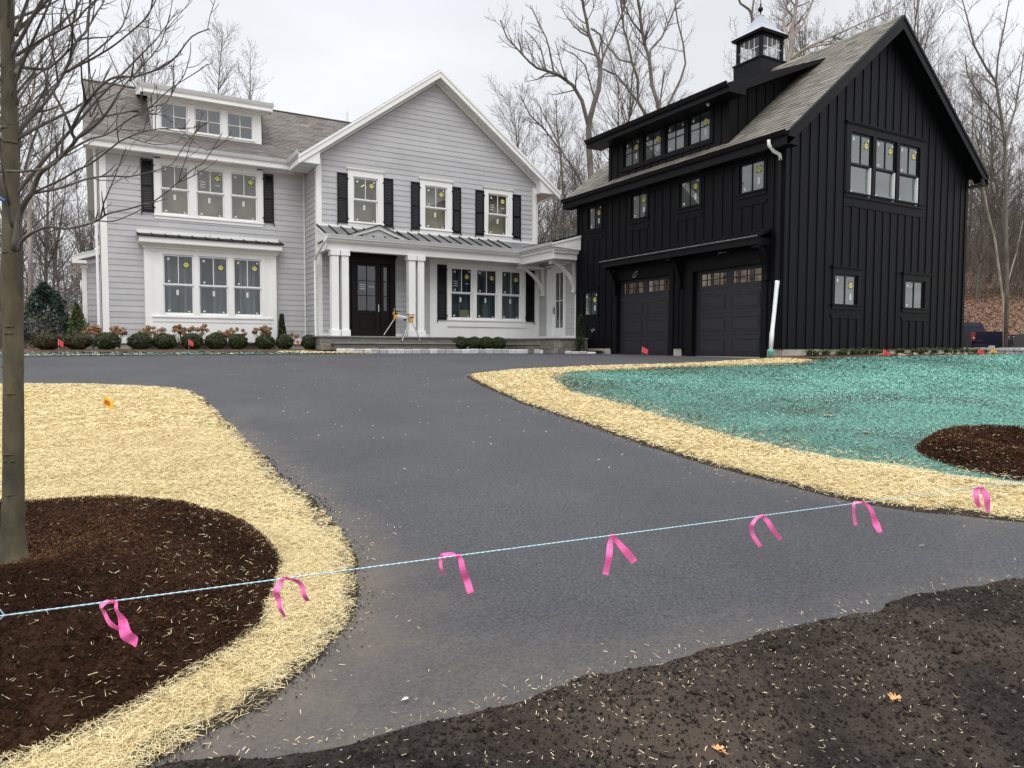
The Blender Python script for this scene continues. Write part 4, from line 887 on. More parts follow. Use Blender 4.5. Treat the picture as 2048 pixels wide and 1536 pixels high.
mb.prism([(13.61, 20.90, 3.645), (15.8, 20.90, 4.20), (15.8, 20.90, 4.17), (13.61, 20.90, 3.615)], (0, 0, 0.001))
pr = mb.build('porch_roof', 'seam_metal', GH); rbs.build('seam', 'black_metal', pr, split=True)
mb = MB()      # mudroom part of the roof, ridge toward the garage; main piece stops at the garage wall
mb.prism([(13.61, 20.88, 3.645), (14.78, 20.88, 3.985), (14.78, 20.88, 3.95), (13.61, 20.88, 3.61)], (0, .33, 0))
mb.prism([(13.61, 21.21, 3.646), (16.4, 21.21, 4.455), (16.4, 21.21, 4.42), (13.61, 21.21, 3.61)], (0, 3.05, 0))
for k in range(8): y = 20.95+k*.42; mb.prism([(13.61, y, 3.645), (14.78, y, 3.985), (14.78, y, 4.015), (13.61, y, 3.675)], (0, .024, 0))
mb.build('mudroom_roof', 'black_metal', GH)
mb = MB(); mb.prism([(13.62, 20.86, 3.50), (14.77, 20.86, 3.44), (14.77, 20.86, 3.95), (13.62, 20.86, 3.615)], (0, .08, 0)); mb.prism([(13.60, 20.83, 3.56), (14.77, 20.83, 3.87), (14.77, 20.83, 3.96), (13.60, 20.83, 3.62)], (0, .03, 0))
mb.prism([(6.39, 23.14, 3.50), (6.39, Yw-.04, 3.50), (6.39, Yw-.04, 4.04), (6.39, 23.14, 3.61)], (.05, 0, 0)); mb.prism([(6.36, 23.12, 3.55), (6.36, Yw-.04, 3.97), (6.36, Yw-.04, 4.05), (6.36, 23.12, 3.62)], (.03, 0, 0))
mb.build('porch_gable_board', 'white_trim', GH, split=True)
gutter(GH, [(6.36, 23.20, 3.65), (13.66, 23.20, 3.65), (13.66, 20.86, 3.65)])
mb = MB()      # small pediment
pc, ph, pb = 8.20, 4.08, 3.69
for s in (-1, 1):
    mb.prism([(pc+s*1.08, 23.26, pb-.02), (pc, 23.26, ph-.03), (pc, 23.26, ph-.13), (pc+s*.80, 23.26, pb-.02)], (0, -.04, 0))
    mb.prism([(pc+s*1.04, 23.22, pb+.02), (pc, 23.22, ph+.01), (pc, 23.22, ph-.04), (pc+s*1.0, 23.22, pb-.01)], (0, -.02, 0))
ped = mb.build('pediment', 'white_trim', GH)
mb = MB(); mb.prism([(pc-.82, 23.28, pb), (pc+.82, 23.28, pb), (pc, 23.28, ph-.10)], (0, .02, 0)); mb.build('pediment_panel', 'grey_siding', ped)
mb = MB()
for s in (-1, 1): mb.add([(pc+s*1.14, 23.16, pb-.02), (pc, 23.16, ph+.02), (pc, 24.28, ph+.02), (pc+s*1.14, 24.28, pb-.02), (pc+s*1.14, 23.16, pb-.05), (pc, 23.16, ph-.01)], [(0, 1, 2, 3), (0, 1, 5, 4)])
mb.build('pediment_roof', 'black_metal', ped)
for x0, x1 in ((6.60, 6.855), (6.94, 7.185), (9.275, 9.54), (9.62, 9.865)):
    mb = MB(); mb.box(x0+.008, x1-.008, 23.29, 23.54, .37, 3.0)
    col = mb.build('column', 'white_trim', GH, bevel=.004)
    mb = MB(); mb.box(x0-.028, x1+.028, 23.255, 23.575, 3.0, 3.168); mb.build('capital', 'white_trim', col, bevel=.004)
    mb = MB(); mb.box(x0-.028, x1+.028, 23.255, 23.575, .372, .58); mb.build('column_base', 'white_trim', col, bevel=.004)
# stone stoop
def stonewall(mb, F, t0, t1, z0, z1, n0=0, row=.13, joint=.012, proud=.015, mi=0):
    z = z0
    while z < z1-.02:
        h = min(row*random.uniform(.85, 1.2), z1-z)
        if z1-z-h < .04: h = z1-z
        t = t0
        while t < t1-.01:
            w = min(random.uniform(.16, .42), t1-t)
            if t1-t-w < .08: w = t1-t
            pr_ = proud*random.uniform(.3, 1); c = .012
            a, b, p, q = t+joint/2, t+w-joint/2, z+joint/2, z+h-joint/2; rv = random.random()
            vs = [F.p(a, n0, p), F.p(b, n0, p), F.p(b, n0, q), F.p(a, n0, q), F.p(a+c, n0+pr_, p+c), F.p(b-c, n0+pr_, p+c), F.p(b-c, n0+pr_, q-c), F.p(a+c, n0+pr_, q-c)]
            mb.add(vs, [(4, 5, 6, 7), (0, 1, 5, 4), (1, 2, 6, 5), (2, 3, 7, 6), (3, 0, 4, 7)], mi, rv); t += w
        z += h
ST = thing('stone_steps', (8.5, 23.0, -.1), 'stone steps with bluestone treads below the front door and columns', 'steps')
mb = MB(); mb.box(6.15, 10.83, 23.01, Yw-.02, -.2, .32); mb.box(6.55, 10.95, 22.68, 23.0, -.2, .11); mb.build('core', 'mortar', ST)
mb = MB(); stonewall(mb, Fr('Y', 23.01), 6.15, 10.83, -.12, .32); stonewall(mb, Fr('Y', 22.68), 6.55, 10.95, -.12, .11); stonewall(mb, Fr('X', 6.15), 23.01, Yw-.02, -.2, .32)
mb.build('stone_facing', 'field_stone', ST, split=True)
mb = MB(); mb.box(6.09, 10.87, 22.96, Yw-.01, .322, .37); mb.box(6.49, 11.0, 22.63, 23.03, .112, .16); mb.build('tread', 'bluestone', ST, bevel=.006, split=True)
ST = thing('stone_steps', (14, 22.0, -.1), 'stone landing and steps with bluestone cap outside the narrow side door', 'steps')
mb = MB(); mb.box(13.36, 14.76, 20.38, 21.1, -.25, .30); mb.box(13.36, 15.05, 21.1, 24.2, -.25, .30); mb.box(12.95, 13.35, 21.3, 24.1, -.25, .10); mb.build('core', 'mortar', ST)
mb = MB(); stonewall(mb, Fr('Y', 20.38), 13.36, 14.76, -.2, .30, row=.2); stonewall(mb, Fr('X', 13.36), 20.38, 24.2, -.2, .30); stonewall(mb, Fr('X', 12.95), 21.3, 24.1, -.2, .10); stonewall(mb, Fr('Y', 21.3), 12.95, 13.36, -.2, .10)
mb.build('stone_facing', 'field_stone', ST, split=True)
mb = MB(); mb.box(13.31, 14.76, 20.33, 21.1, .302, .345); mb.box(13.31, 15.05, 21.1, 24.25, .302, .345); mb.box(12.90, 13.38, 21.26, 24.1, .102, .145); mb.build('tread', 'bluestone', ST, bevel=.006, split=True)
# front door
mb = MB(); F = FW
F.box(mb, 7.0, 7.14, -.12, .06, .37, 3.06); F.box(mb, 8.97, 9.155, -.12, .06, .37, 3.06); F.box(mb, 7.0, 9.155, -.12, .07, 2.93, 3.16); F.box(mb, 6.97, 9.19, -.05, .13, 3.16, 3.24); F.box(mb, 6.99, 9.17, -.04, .10, 3.10, 3.16)
F.box(mb, 7.58, 7.66, -.12, .03, .37, 2.93); F.box(mb, 8.625, 8.69, -.12, .03, .37, 2.93); F.box(mb, 7.14, 8.97, -.12, .05, .37, .42)
fd = mb.build('front_door', 'door_brown', GH, bevel=.003)
mb = MB(); z0, z1 = 1.29, 2.83
F.box(mb, 7.66, 7.81, -.07, -.02, .42, 2.93); F.box(mb, 8.45, 8.625, -.07, -.02, .42, 2.93); F.box(mb, 7.81, 8.45, -.07, -.021, .42, .60); F.box(mb, 7.81, 8.45, -.07, -.021, 1.16, z0); F.box(mb, 7.81, 8.45, -.07, -.021, z1, 2.93)
F.box(mb, 7.81, 8.45, -.07, -.045, .60, 1.16)
F.box(mb, 7.86, 8.40, -.05, -.03, .66, .90); F.box(mb, 7.86, 8.40, -.05, -.03, .96, 1.10)
F.box(mb, 8.118, 8.142, -.05, -.022, z0, z1)
for k in (1, 2): z = z0+(z1-z0)*k/3; F.box(mb, 7.81, 8.45, -.05, -.0225, z-.013, z+.013)
leaf = mb.build('door_leaf', 'door_brown', fd, bevel=.003)
mb = MB(); mb.quad(F.p(7.81, -.045, z0), F.p(8.45, -.045, z0), F.p(8.45, -.045, z1), F.p(7.81, -.045, z1)); mb.build('pane', 'window_glass', fd)
mb = MB()
for k in range(3): z = 2.17-.075*k; mb.quad(F.p(7.87, -.017, z), F.p(8.08, -.017, z), F.p(8.08, -.017, z+.022), F.p(7.87, -.017, z+.022))
mb.quad(F.p(8.19, -.017, 2.10), F.p(8.39, -.017, 2.10), F.p(8.39, -.017, 2.122), F.p(8.19, -.017, 2.122)); mb.build('paper_label', 'paper', fd, split=True)
mb = MB(); mb.tube([F.p(8.55, -.02, 1.34), F.p(8.55, .03, 1.34)], .02, 8); mb.tube([F.p(8.55, .03, 1.34), F.p(8.49, .035, 1.34)], .012, 6); F.box(mb, 8.535, 8.565, -.02, .0, 1.25, 1.50); mb.build('handle', 'chrome', fd)
for a, b in ((7.14, 7.58), (8.69, 8.97)):
    c0, c1 = a+(b-a)*.2, b-(b-a)*.35 if a > 8 else b-.09
    mb = MB(); F.box(mb, a, c0, -.08, -.03, .42, 2.93); F.box(mb, c1, b, -.08, -.03, .42, 2.93); F.box(mb, c0, c1, -.08, -.031, .42, 1.29); F.box(mb, c0, c1, -.08, -.031, 2.82, 2.93); F.box(mb, c0+.03, c1-.03, -.06, -.02, .6, 1.1)
    for k in (1, 2): z = 1.29+1.53*k/3; F.box(mb, c0, c1, -.07, -.0315, z-.012, z+.012)
    mb.build('sidelight', 'door_brown', fd)
    mb = MB(); mb.quad(F.p(c0, -.05, 1.29), F.p(c1, -.05, 1.29), F.p(c1, -.05, 2.82), F.p(c0, -.05, 2.82)); mb.build('pane', 'window_glass', fd)
room(fd, F, 7.05, 9.1, .40, 3.0, -.121, 1.2, 'room_lower')
mb = MB(); F.box(mb, 9.08, 9.11, .06, .075, 1.30, 1.38); mb.build('doorbell', 'plate_white', fd)
# porch window wall
FP = Fr('Y', Yw-.12)
mb = MB(); laps(mb, FP, .37, 3.37, PB[0], PB[1], [(11.17, 14.45, .95, 3.02)], expo=5, lap=0); mb.box(PB[0], PB[0]+.02, Yw-.12, Yw, .37, 3.37); FP.box(mb, PB[0], PB[0]+.09, 0, .015, .37, 3.37); FP.box(mb, 14.92, 15.08, 0, .016, .37, 3.37)
FP.box(mb, 11.14, 14.50, 0, .035, .78, .90); mb.build('window_panel', 'white_trim', GH)
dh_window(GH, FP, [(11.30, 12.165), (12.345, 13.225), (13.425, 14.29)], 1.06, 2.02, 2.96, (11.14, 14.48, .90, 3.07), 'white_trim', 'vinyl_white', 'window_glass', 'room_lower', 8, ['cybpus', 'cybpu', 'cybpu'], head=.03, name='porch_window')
mb = MB(); mb.box(11.75, 12.15, Yw+.10, Yw+.28, 1.02, 1.42); tag(mb.build('cardboard_box', 'box_tan'), 'tan box standing inside behind the left sash of the porch window', 'box')
shutter(GH, FP, 10.73, 11.10, 1.02, 3.03, 1); shutter(GH, FP, 14.50, 14.88, 1.02, 3.02, -1)
# mudroom
XD = 15.08; FX = Fr('X', XD)
mb = MB(); laps(mb, FX, .36, 3.32, 21.55, Yw, [(22.3, 23.44, .3, 3.06)]); mb.build('wall_siding', 'grey_siding', GH)
mb = MB(); FX.box(mb, 21.45, 21.62, 0, .03, .345, 3.32); FX.box(mb, 24.08, Yw-.14, 0, .03, .345, 3.32); FX.box(mb, 21.62, 24.08, 0, .032, .345, .45); mb.box(XD-.02, 16.0, 21.44, 21.46, .3, 3.4); mb.build('corner_board', 'white_trim', GH)
mb = MB(); FX.box(mb, 23.12, 23.49, -.1, .04, .345, 3.02); FX.box(mb, 22.24, 22.36, -.1, .04, .345, 3.02); FX.box(mb, 22.36, 23.12, -.1, .039, 2.93, 3.10); FX.box(mb, 22.20, 23.53, 0, .07, 3.08, 3.13); FX.box(mb, 22.36, 23.12, -.1, .03, .345, .42)
sdr = mb.build('side_door', 'white_trim', GH)
mb = MB(); FX.box(mb, 22.36, 22.42, -.08, -.03, .42, 2.93); FX.box(mb, 22.98, 23.12, -.08, -.03, .42, 2.93); FX.box(mb, 22.42, 22.98, -.08, -.031, 2.83, 2.93); FX.box(mb, 22.42, 22.98, -.08, -.031, .46, .76); FX.box(mb, 22.42, 22.98, -.07, -.032, 1.77, 1.80); FX.box(mb, 22.69, 22.715, -.07, -.0325, .76, 2.83)
mb.build('door_leaf', 'vinyl_white', sdr); mb = MB(); mb.quad(FX.p(22.42, -.05, .76), FX.p(22.98, -.05, .76), FX.p(22.98, -.05, 2.83), FX.p(22.42, -.05, 2.83)); mb.build('pane', 'window_glass', sdr)
mb = MB(); FX.box(mb, 23.03, 23.09, -.03, -.015, 1.30, 1.55); mb.tube([FX.p(23.06, -.02, 1.42), FX.p(23.06, .02, 1.42), FX.p(22.98, .03, 1.42)], .012, 6); mb.build('handle', 'black_metal', sdr)
mb = MB(); FX.box(mb, 22.36, 23.1, -.06, -.02, .425, .455); mb.build('threshold', 'black_metal', sdr)
room(sdr, FX, 22.3, 23.2, .42, 2.95, -.101, .9, 'room_upper')
def bracket(par, x_wall, y, z_top, arm, drop, w, mat, nm='bracket'):
    mb = MB(); t = w/2
    mb.box(x_wall-arm, x_wall, y-t, y+t, z_top-.09, z_top); mb.box(x_wall-.10, x_wall-.001, y-t, y+t, z_top-drop, z_top-.09)
    p = []; q = []
    for k in range(9):
        a = k/8; p.append((x_wall-.10-(arm-.22)*(1-a)**1.35+.0, z_top-.09-(drop-.20)*a**1.35)); q.append((p[-1][0]+.13*(.8+.2*a), p[-1][1]+.02))
    for k in range(8):
        (x0, z0), (x1, z1), (x2, z2), (x3, z3) = p[k], p[k+1], q[k+1], q[k]
        mb.prism([(x0, y-t+.005, z0), (x1, y-t+.005, z1), (min(x2, x_wall-.09), y-t+.005, z2), (min(x3, x_wall-.09), y-t+.005, z3)], (0, w-.01, 0))
    mb.box(x_wall-.13, x_wall, y-t-.01, y+t+.01, z_top-drop-.06, z_top-drop+.03); mb.box(x_wall-arm-.02, x_wall-arm+.10, y-t-.01, y+t+.01, z_top-.13, z_top-.085)
    return mb.build(nm, mat, par)
bracket(GH, XD-.03, 21.56, 3.12, 1.10, 1.05, .13, 'white_trim'); bracket(GH, XD-.03, 23.72, 3.12, 1.15, 1.05, .13, 'white_trim')
# left annex and the olive side projection
mb = MB(); laps(mb, Fr('Y', 28.0), .29, 3.15, -.44, .11, ()); mb.box(-.43, .1, 28.03, 31, -.3, 3.0)
mb.build('annex_wall', 'grey_siding', GH)
mb = MB(); Fa = Fr('Y', 28.0); Fa.box(mb, -.46, -.32, 0, .03, .2, 2.72); Fa.box(mb, -.50, -.28, 0, .05, 2.60, 2.72)
mb.prism([(-.72, 27.72, 2.80), (.12, 27.72, 3.08), (.12, 27.72, 3.24), (-.72, 27.72, 2.95)], (0, .05, 0)); mb.prism([(-.72, 27.70, 2.95), (.12, 27.70, 3.24), (.12, 27.70, 3.27), (-.72, 27.70, 2.98)], (0, 3.4, 0)); mb.box(-.70, -.30, 27.74, 31, 2.74, 2.80)
Fa.box(mb, -.72, -.30, .26, .29, 2.74, 2.84); mb.prism([(-.3, 27.97, 2.72), (.12, 27.97, 2.86), (.12, 27.97, 2.98), (-.3, 27.97, 2.84)], (0, .03, 0)); mb.build('annex_trim', 'white_trim', GH)
mb = MB(); mb.lathe([(.0, 0), (.13, 0), (.15, .03), (.12, .05), (.0, .05)], (0, 0, 0), 16); mb.v = [(-.46-z, 28.12+x, 2.0+y*1.4) for x, y, z in mb.v]; mb.build('porthole_vent', 'vinyl_white', GH)
mb = MB(); mb.box(-.24, .09, 28.0, 30.5, 4.56, 6.7); mb.build('side_projection', 'olive_panel', GH)
lp = thing('ceiling_lamp', (8.2, 24.80, 5.66), 'small warm lit lamp glowing inside the left upper gable window', 'lamp')
for k, (dx, dz) in enumerate(((-.07, 0), (0, .04), (.07, -.01))):
    mb = MB(); mb.lathe([(0, -.016), (.014, -.008), (.014, .008), (0, .016)], (8.2+dx, 24.80, 5.66+dz), 8); mb.build('bulb', 'lamp_bulb', lp)
mb = MB(); mb.tube([(8.13, 24.80, 5.64), (8.2, 24.80, 5.62), (8.27, 24.80, 5.63)], .006, 5); mb.tube([(8.2, 24.8, 5.62), (8.2, 24.8, 5.84)], .005, 5); mb.build('lamp_frame', 'black_metal', lp)
# cobble kerb
CB = [(6.4, 22.12), (7.6, 22.1), (9.6, 21.95), (11.6, 21.75), (12.9, 21.5), (13.45, 21.05), (13.9, 20.35), (14.3, 19.75), (14.62, 19.35)]
mb = MB(); pts = smooth(CB, .05, 0, False)
i = 0; P2 = [Vector((a, b, 0)) for a, b in pts]; acc = 0; last = P2[0]
for p in P2[1:]:
    if (p-last).length >= .24+random.uniform(-.02, .05):
        d = (p-last).normalized(); nn = Vector((d.y, -d.x, 0)); zb = zt(last.x, last.y)-.1; h = -.045+random.uniform(-.012, .008)-.10*max(0, (last.x-13.0)/1.7)
        a, b = last+d*.008, p-d*.008; ww = .13; c = .02; rv = random.random()
        vs = []
        for (zz, k) in ((zb, 0), (h-.03, 0), (h, c)):
            for q, sx_ in ((a+d*k, 1), (b-d*k, 1), (b-d*k, -1), (a+d*k, -1)):
                vs.append(Vector((q.x, q.y, zz))+nn*sx_*(ww/2-k+random.uniform(-.006, .006)))
        mb.add(vs, [(0, 1, 5, 4), (1, 2, 6, 5), (2, 3, 7, 6), (3, 0, 4, 7), (4, 5, 9, 8), (5, 6, 10, 9), (6, 7, 11, 10), (7, 4, 8, 11), (8, 9, 10, 11)], 0, rv); last = p
tag(mb.build('cobble_kerb', 'granite'), kind='structure')
# ------------------------------------------------------------------ the black garage
GA = thing('black_garage', (14.79, 12.22, -.25), 'black board and batten two-storey garage with tan shingle roof and cupola', 'garage')
GX, GX2, GY, GY2 = 14.79, 22.97, 12.22, 21.12
GC, GS, GZE, GZR, GEV = 18.88, .833, 5.23, 8.94, 14.43
FG_, FX_ = Fr('Y', GY), Fr('X', GX)
TW = (17.13, 20.67, 4.02, 5.93); L1 = (16.70, 17.88, 1.05, 2.13); L2 = (19.80, 21.08, 1.05, 2.13)
wz = lambda x: GZR-.10-GS*abs(x-GC)
wlf = lambda z: max(GX, GC-(GZR-.10-z)/GS) if z > 5.0 else GX
wrf = lambda z: min(GX2, GC+(GZR-.10-z)/GS) if z > 5.0 else GX2
def battens(mb, F, t0, t1, step, zb, ztf, holes, w=.022, n=.022, off=0):
    t = t0+off
    while t < t1:
        segs = [(zb, ztf(t))]
        for h0, h1, a, b in holes:
            if h0-.02 < t < h1+.02:
                ns = []
                for p, q in segs:
                    if b <= p or a >= q: ns.append((p, q)); continue
                    if a > p: ns.append((p, a))
                    if b < q: ns.append((b, q))
                segs = ns
        for p, q in segs:
            if q-p > .05: F.box(mb, t-w, t+w, 0, n, p, q)
        t += step
mb = MB()
gh = [TW, L1, L2]
laps(mb, FG_, -.01, 8.83, wlf, wrf, [(a+.03, b-.03, c+.03, d-.03) for a, b, c, d in gh], expo=99, lap=0, breaks=(5.0, 5.43))
battens(mb, FG_, GX+.24, GX2-.1, .345, .0, lambda t: wz(t)-.05, [(a, b, c-.24, d+.03) for a, b, c, d in gh])
for a, b, c, d in gh: FG_.box(mb, a-.02, b+.02, 0, .021, c-.24, c-.13)
FG_.box(mb, GX, GX+.12, 0, .03, -.01, 5.2); FG_.box(mb, GX2-.12, GX2, 0, .03, -.01, 5.2)
SMALL = [(12.855, 13.67), (15.12, 15.935), (17.375, 18.13), (19.70, 20.455)]
SW = [(a-.09, b+.09, 3.94, 5.02) for a, b in SMALL]; LW = (19.79, 20.78, 1.02, 2.05)
RD, LD = (12.79, 15.41, -.25, 2.20), (16.24, 18.88, -.25, 2.20)
fh = SW+[LW, RD, LD]
laps(mb, FX_, -.01, 5.2, GY, GY2, [(a+.03, b-.03, c+.03, d-.03) for a, b, c, d in SW+[LW]]+[(RD[0], RD[1], -1, 2.2), (LD[0], LD[1], -1, 2.2)], expo=99, lap=0)
battens(mb, FX_, GY+.33, GY2-.1, .345, .0, lambda t: 5.14, [(a, b, c-.22, d+.03) for a, b, c, d in SW+[LW]]+[(RD[0]-.12, LD[1]+.15, -1, 2.70)])
for a, b, c, d in SW+[LW]: FX_.box(mb, a-.01, b+.01, 0, .021, c-.22, c-.12)
FX_.box(mb, GY, GY+.12, 0, .03, -.01, 5.2); FX_.box(mb, GY2-.12, GY2, 0, .03, -.01, 5.2)
for t in (15.74, 15.91): FX_.box(mb, t-.02, t+.02, 0, .02, .0, 2.3)
mb.box(GX2-.02, GX2, GY+.02, GY2, -.01, 5.2); mb.box(GX+.02, GX2, GY2-.02, GY2, -.01, 5.2)
mb.prism([(GX, GY2-.03, 5.2), (GX2, GY2-.03, 5.2), (GC, GY2-.03, 8.7)], (0, .03, 0))
mb.build('board_siding', 'black_siding', GA)
mb = MB(); mb.box(GX+.30, GX2-.03, GY+.03, GY2-.04, -.5, -.012); mb.box(GX+.01, GX+.04, 15.79, 16.11, -.28, -.011); mb.box(GX+.005, GX+.04, 19.16, GY2, -.3, -.011); mb.box(GX+.01, GX+.04, GY+.01, 12.66, -.4, -.011)
FG_.box(mb, GX+.02, GX2-.02, -.03, -.01, -.5, -.012); mb.build('foundation', 'concrete', GA, split=True)
# roof
mb = MB()
Y0, Y1 = 11.86, 21.48
slope(mb, (GEV, Y1, GZE), (GEV, Y0, GZE), (GC, Y0, GZR), (GC, Y1, GZR), mi=0, lap=.011)
slope(mb, (2*GC-GEV, Y0, GZE), (2*GC-GEV, Y1, GZE), (GC, Y1, GZR), (GC, Y0, GZR), expo=.3, tab=1)
for k in range(40): y = Y0+k*(Y1-Y0)/40; mb.add([(GC-.14, y, GZR-.10), (GC-.14, y+.24, GZR-.10), (GC, y+.24, GZR+.018), (GC, y, GZR+.018), (GC+.14, y+.24, GZR-.10), (GC+.14, y, GZR-.10)], [(0, 1, 2, 3), (3, 2, 4, 5)], 0, random.random())
mb.build('roof', ['shingle_tan', 'black_trim'], GA)
mb = MB()
for s in (-1, 1):
    xe = GC+s*(GC-GEV); ze = GZE-.03
    mb.prism([(xe, Y0, ze), (GC, Y0, GZR-.03), (GC, Y0, GZR-.36), (xe, Y0, ze-.30)], (0, -.03, 0))
    mb.prism([(xe, Y0-.03, ze+.03), (GC, Y0-.03, GZR), (GC, Y0-.03, GZR-.09), (xe, Y0-.03, ze-.06)], (0, -.022, 0))
    mb.prism([(xe, Y0+.002, ze-.16), (GC, Y0+.002, GZR-.20), (GC, Y0+.002, GZR-.17), (xe, Y0+.002, ze-.13)], (0, .356, 0))
    mb.prism([(xe, Y1, ze), (GC, Y1, GZR-.03), (GC, Y1, GZR-.36), (xe, Y1, ze-.30)], (0, .03, 0))
mb.box(GEV, GX, Y0, Y1, 4.92, 4.95); mb.box(GEV-.02, GEV, Y0, Y1, 4.92, 5.14); mb.box(GX2, 2*GC-GEV, Y0, Y1, 4.92, 4.95)
mb.box(GEV, GX, Y0-.03, Y0, 4.92, 5.1); mb.box(GX2, 2*GC-GEV, Y0-.03, Y0, 4.92, 5.1)
FX_.box(mb, GY+.12, GY2-.12, 0, .032, 4.92-.10, 4.92)
mb.build('rake_board', 'black_trim', GA, split=True)
gutter(GA, [(GEV-.02, Y1, GZE+.01), (GEV-.02, Y0-.03, GZE+.01)], 'black_metal')
mb = MB(); pipe(mb, [(14.36, 12.36, 5.12), (14.37, 12.36, 5.0), (14.50, 12.33, 4.86), (14.70, 12.31, 4.80), (14.73, 12.31, 4.66)], .045); dsp = mb.build('downspout_elbow', 'pipe_white', GA, smooth=True)
mb = MB(); mb.box(14.69, 14.76, 12.27, 12.36, 1.66, 4.70); mb.build('downspout', 'black_metal', GA)
mb = MB(); mb.tube([(14.72, 12.32, 1.70), (14.72, 12.32, 1.62), (14.70, 12.32, 1.5), (14.64, 12.325, .9), (14.59, 12.33, .45), (14.58, 12.33, .38), (14.55, 12.33, -.06)], [.055, .058, .052, .05, .05, .058, .05], 10); mb.build('drain_pipe', 'pipe_white', GA, smooth=True)
mb = MB(); mb.tube([(14.55, 12.33, -.02), (14.55, 12.33, -.08), (14.55, 12.33, -.10), (14.55, 12.34, -.30)], [.07, .07, .06, .06], 12); mb.build('drain_socket', 'green_pvc', GA, smooth=True)
# gable windows
dh_window(GA, FG_, [(17.32, 18.25), (18.395, 19.33), (19.475, 20.43)], 4.08, 4.90, 5.73, TW, 'black_trim', 'black_sash', 'barn_glass', 'room_garage_up', 0, ['cyb', 'cybu', 'cybu'], track=True, backing=.7)
wq = dh_window(GA, FG_, [(16.80, 17.76)], 1.13, 0, 1.97, L1, 'black_trim', 'black_sash', 'barn_glass', 'room_garage_up', 0, [['cyp']][0], meet=False, backing=.5)
wq = dh_window(GA, FG_, [(19.91, 20.88)], 1.13, 0, 1.96, L2, 'black_trim', 'black_sash', 'barn_glass', 'room_garage_up', 0, [['cu']][0], meet=False, backing=.5)
mb = MB(); vs = []
for k in range(9): t = 19.95+k*.11; vs += [FG_.p(t, -.12+.02*math.sin(k*2), 1.93-.11*math.exp(-((k-4)/1.2)**2)+.02*math.sin(k*1.7)), FG_.p(t, -.12, 1.88-.12*math.exp(-((k-4)/1.2)**2))]
mb.add(vs, [(2*k, 2*k+1, 2*k+3, 2*k+2) for k in range(8)]); mb.build('plastic_sheet', 'paper', wq)
for (a, b), cs in zip(SMALL, SW):
    dh_window(GA, FX_, [(a, b)], 4.06, 0, 4.89, cs, 'black_trim', 'black_sash', 'barn_glass', 'room_garage_side', 0, ['cypu'], meet=False, backing=.5, name='small_window')
dh_window(GA, FX_, [(19.87, 20.68)], 1.11, 0, 1.94, LW, 'black_trim', 'black_sash', 'barn_glass', 'room_garage_side', 0, ['cypu'], meet=False, backing=.5, name='small_window')
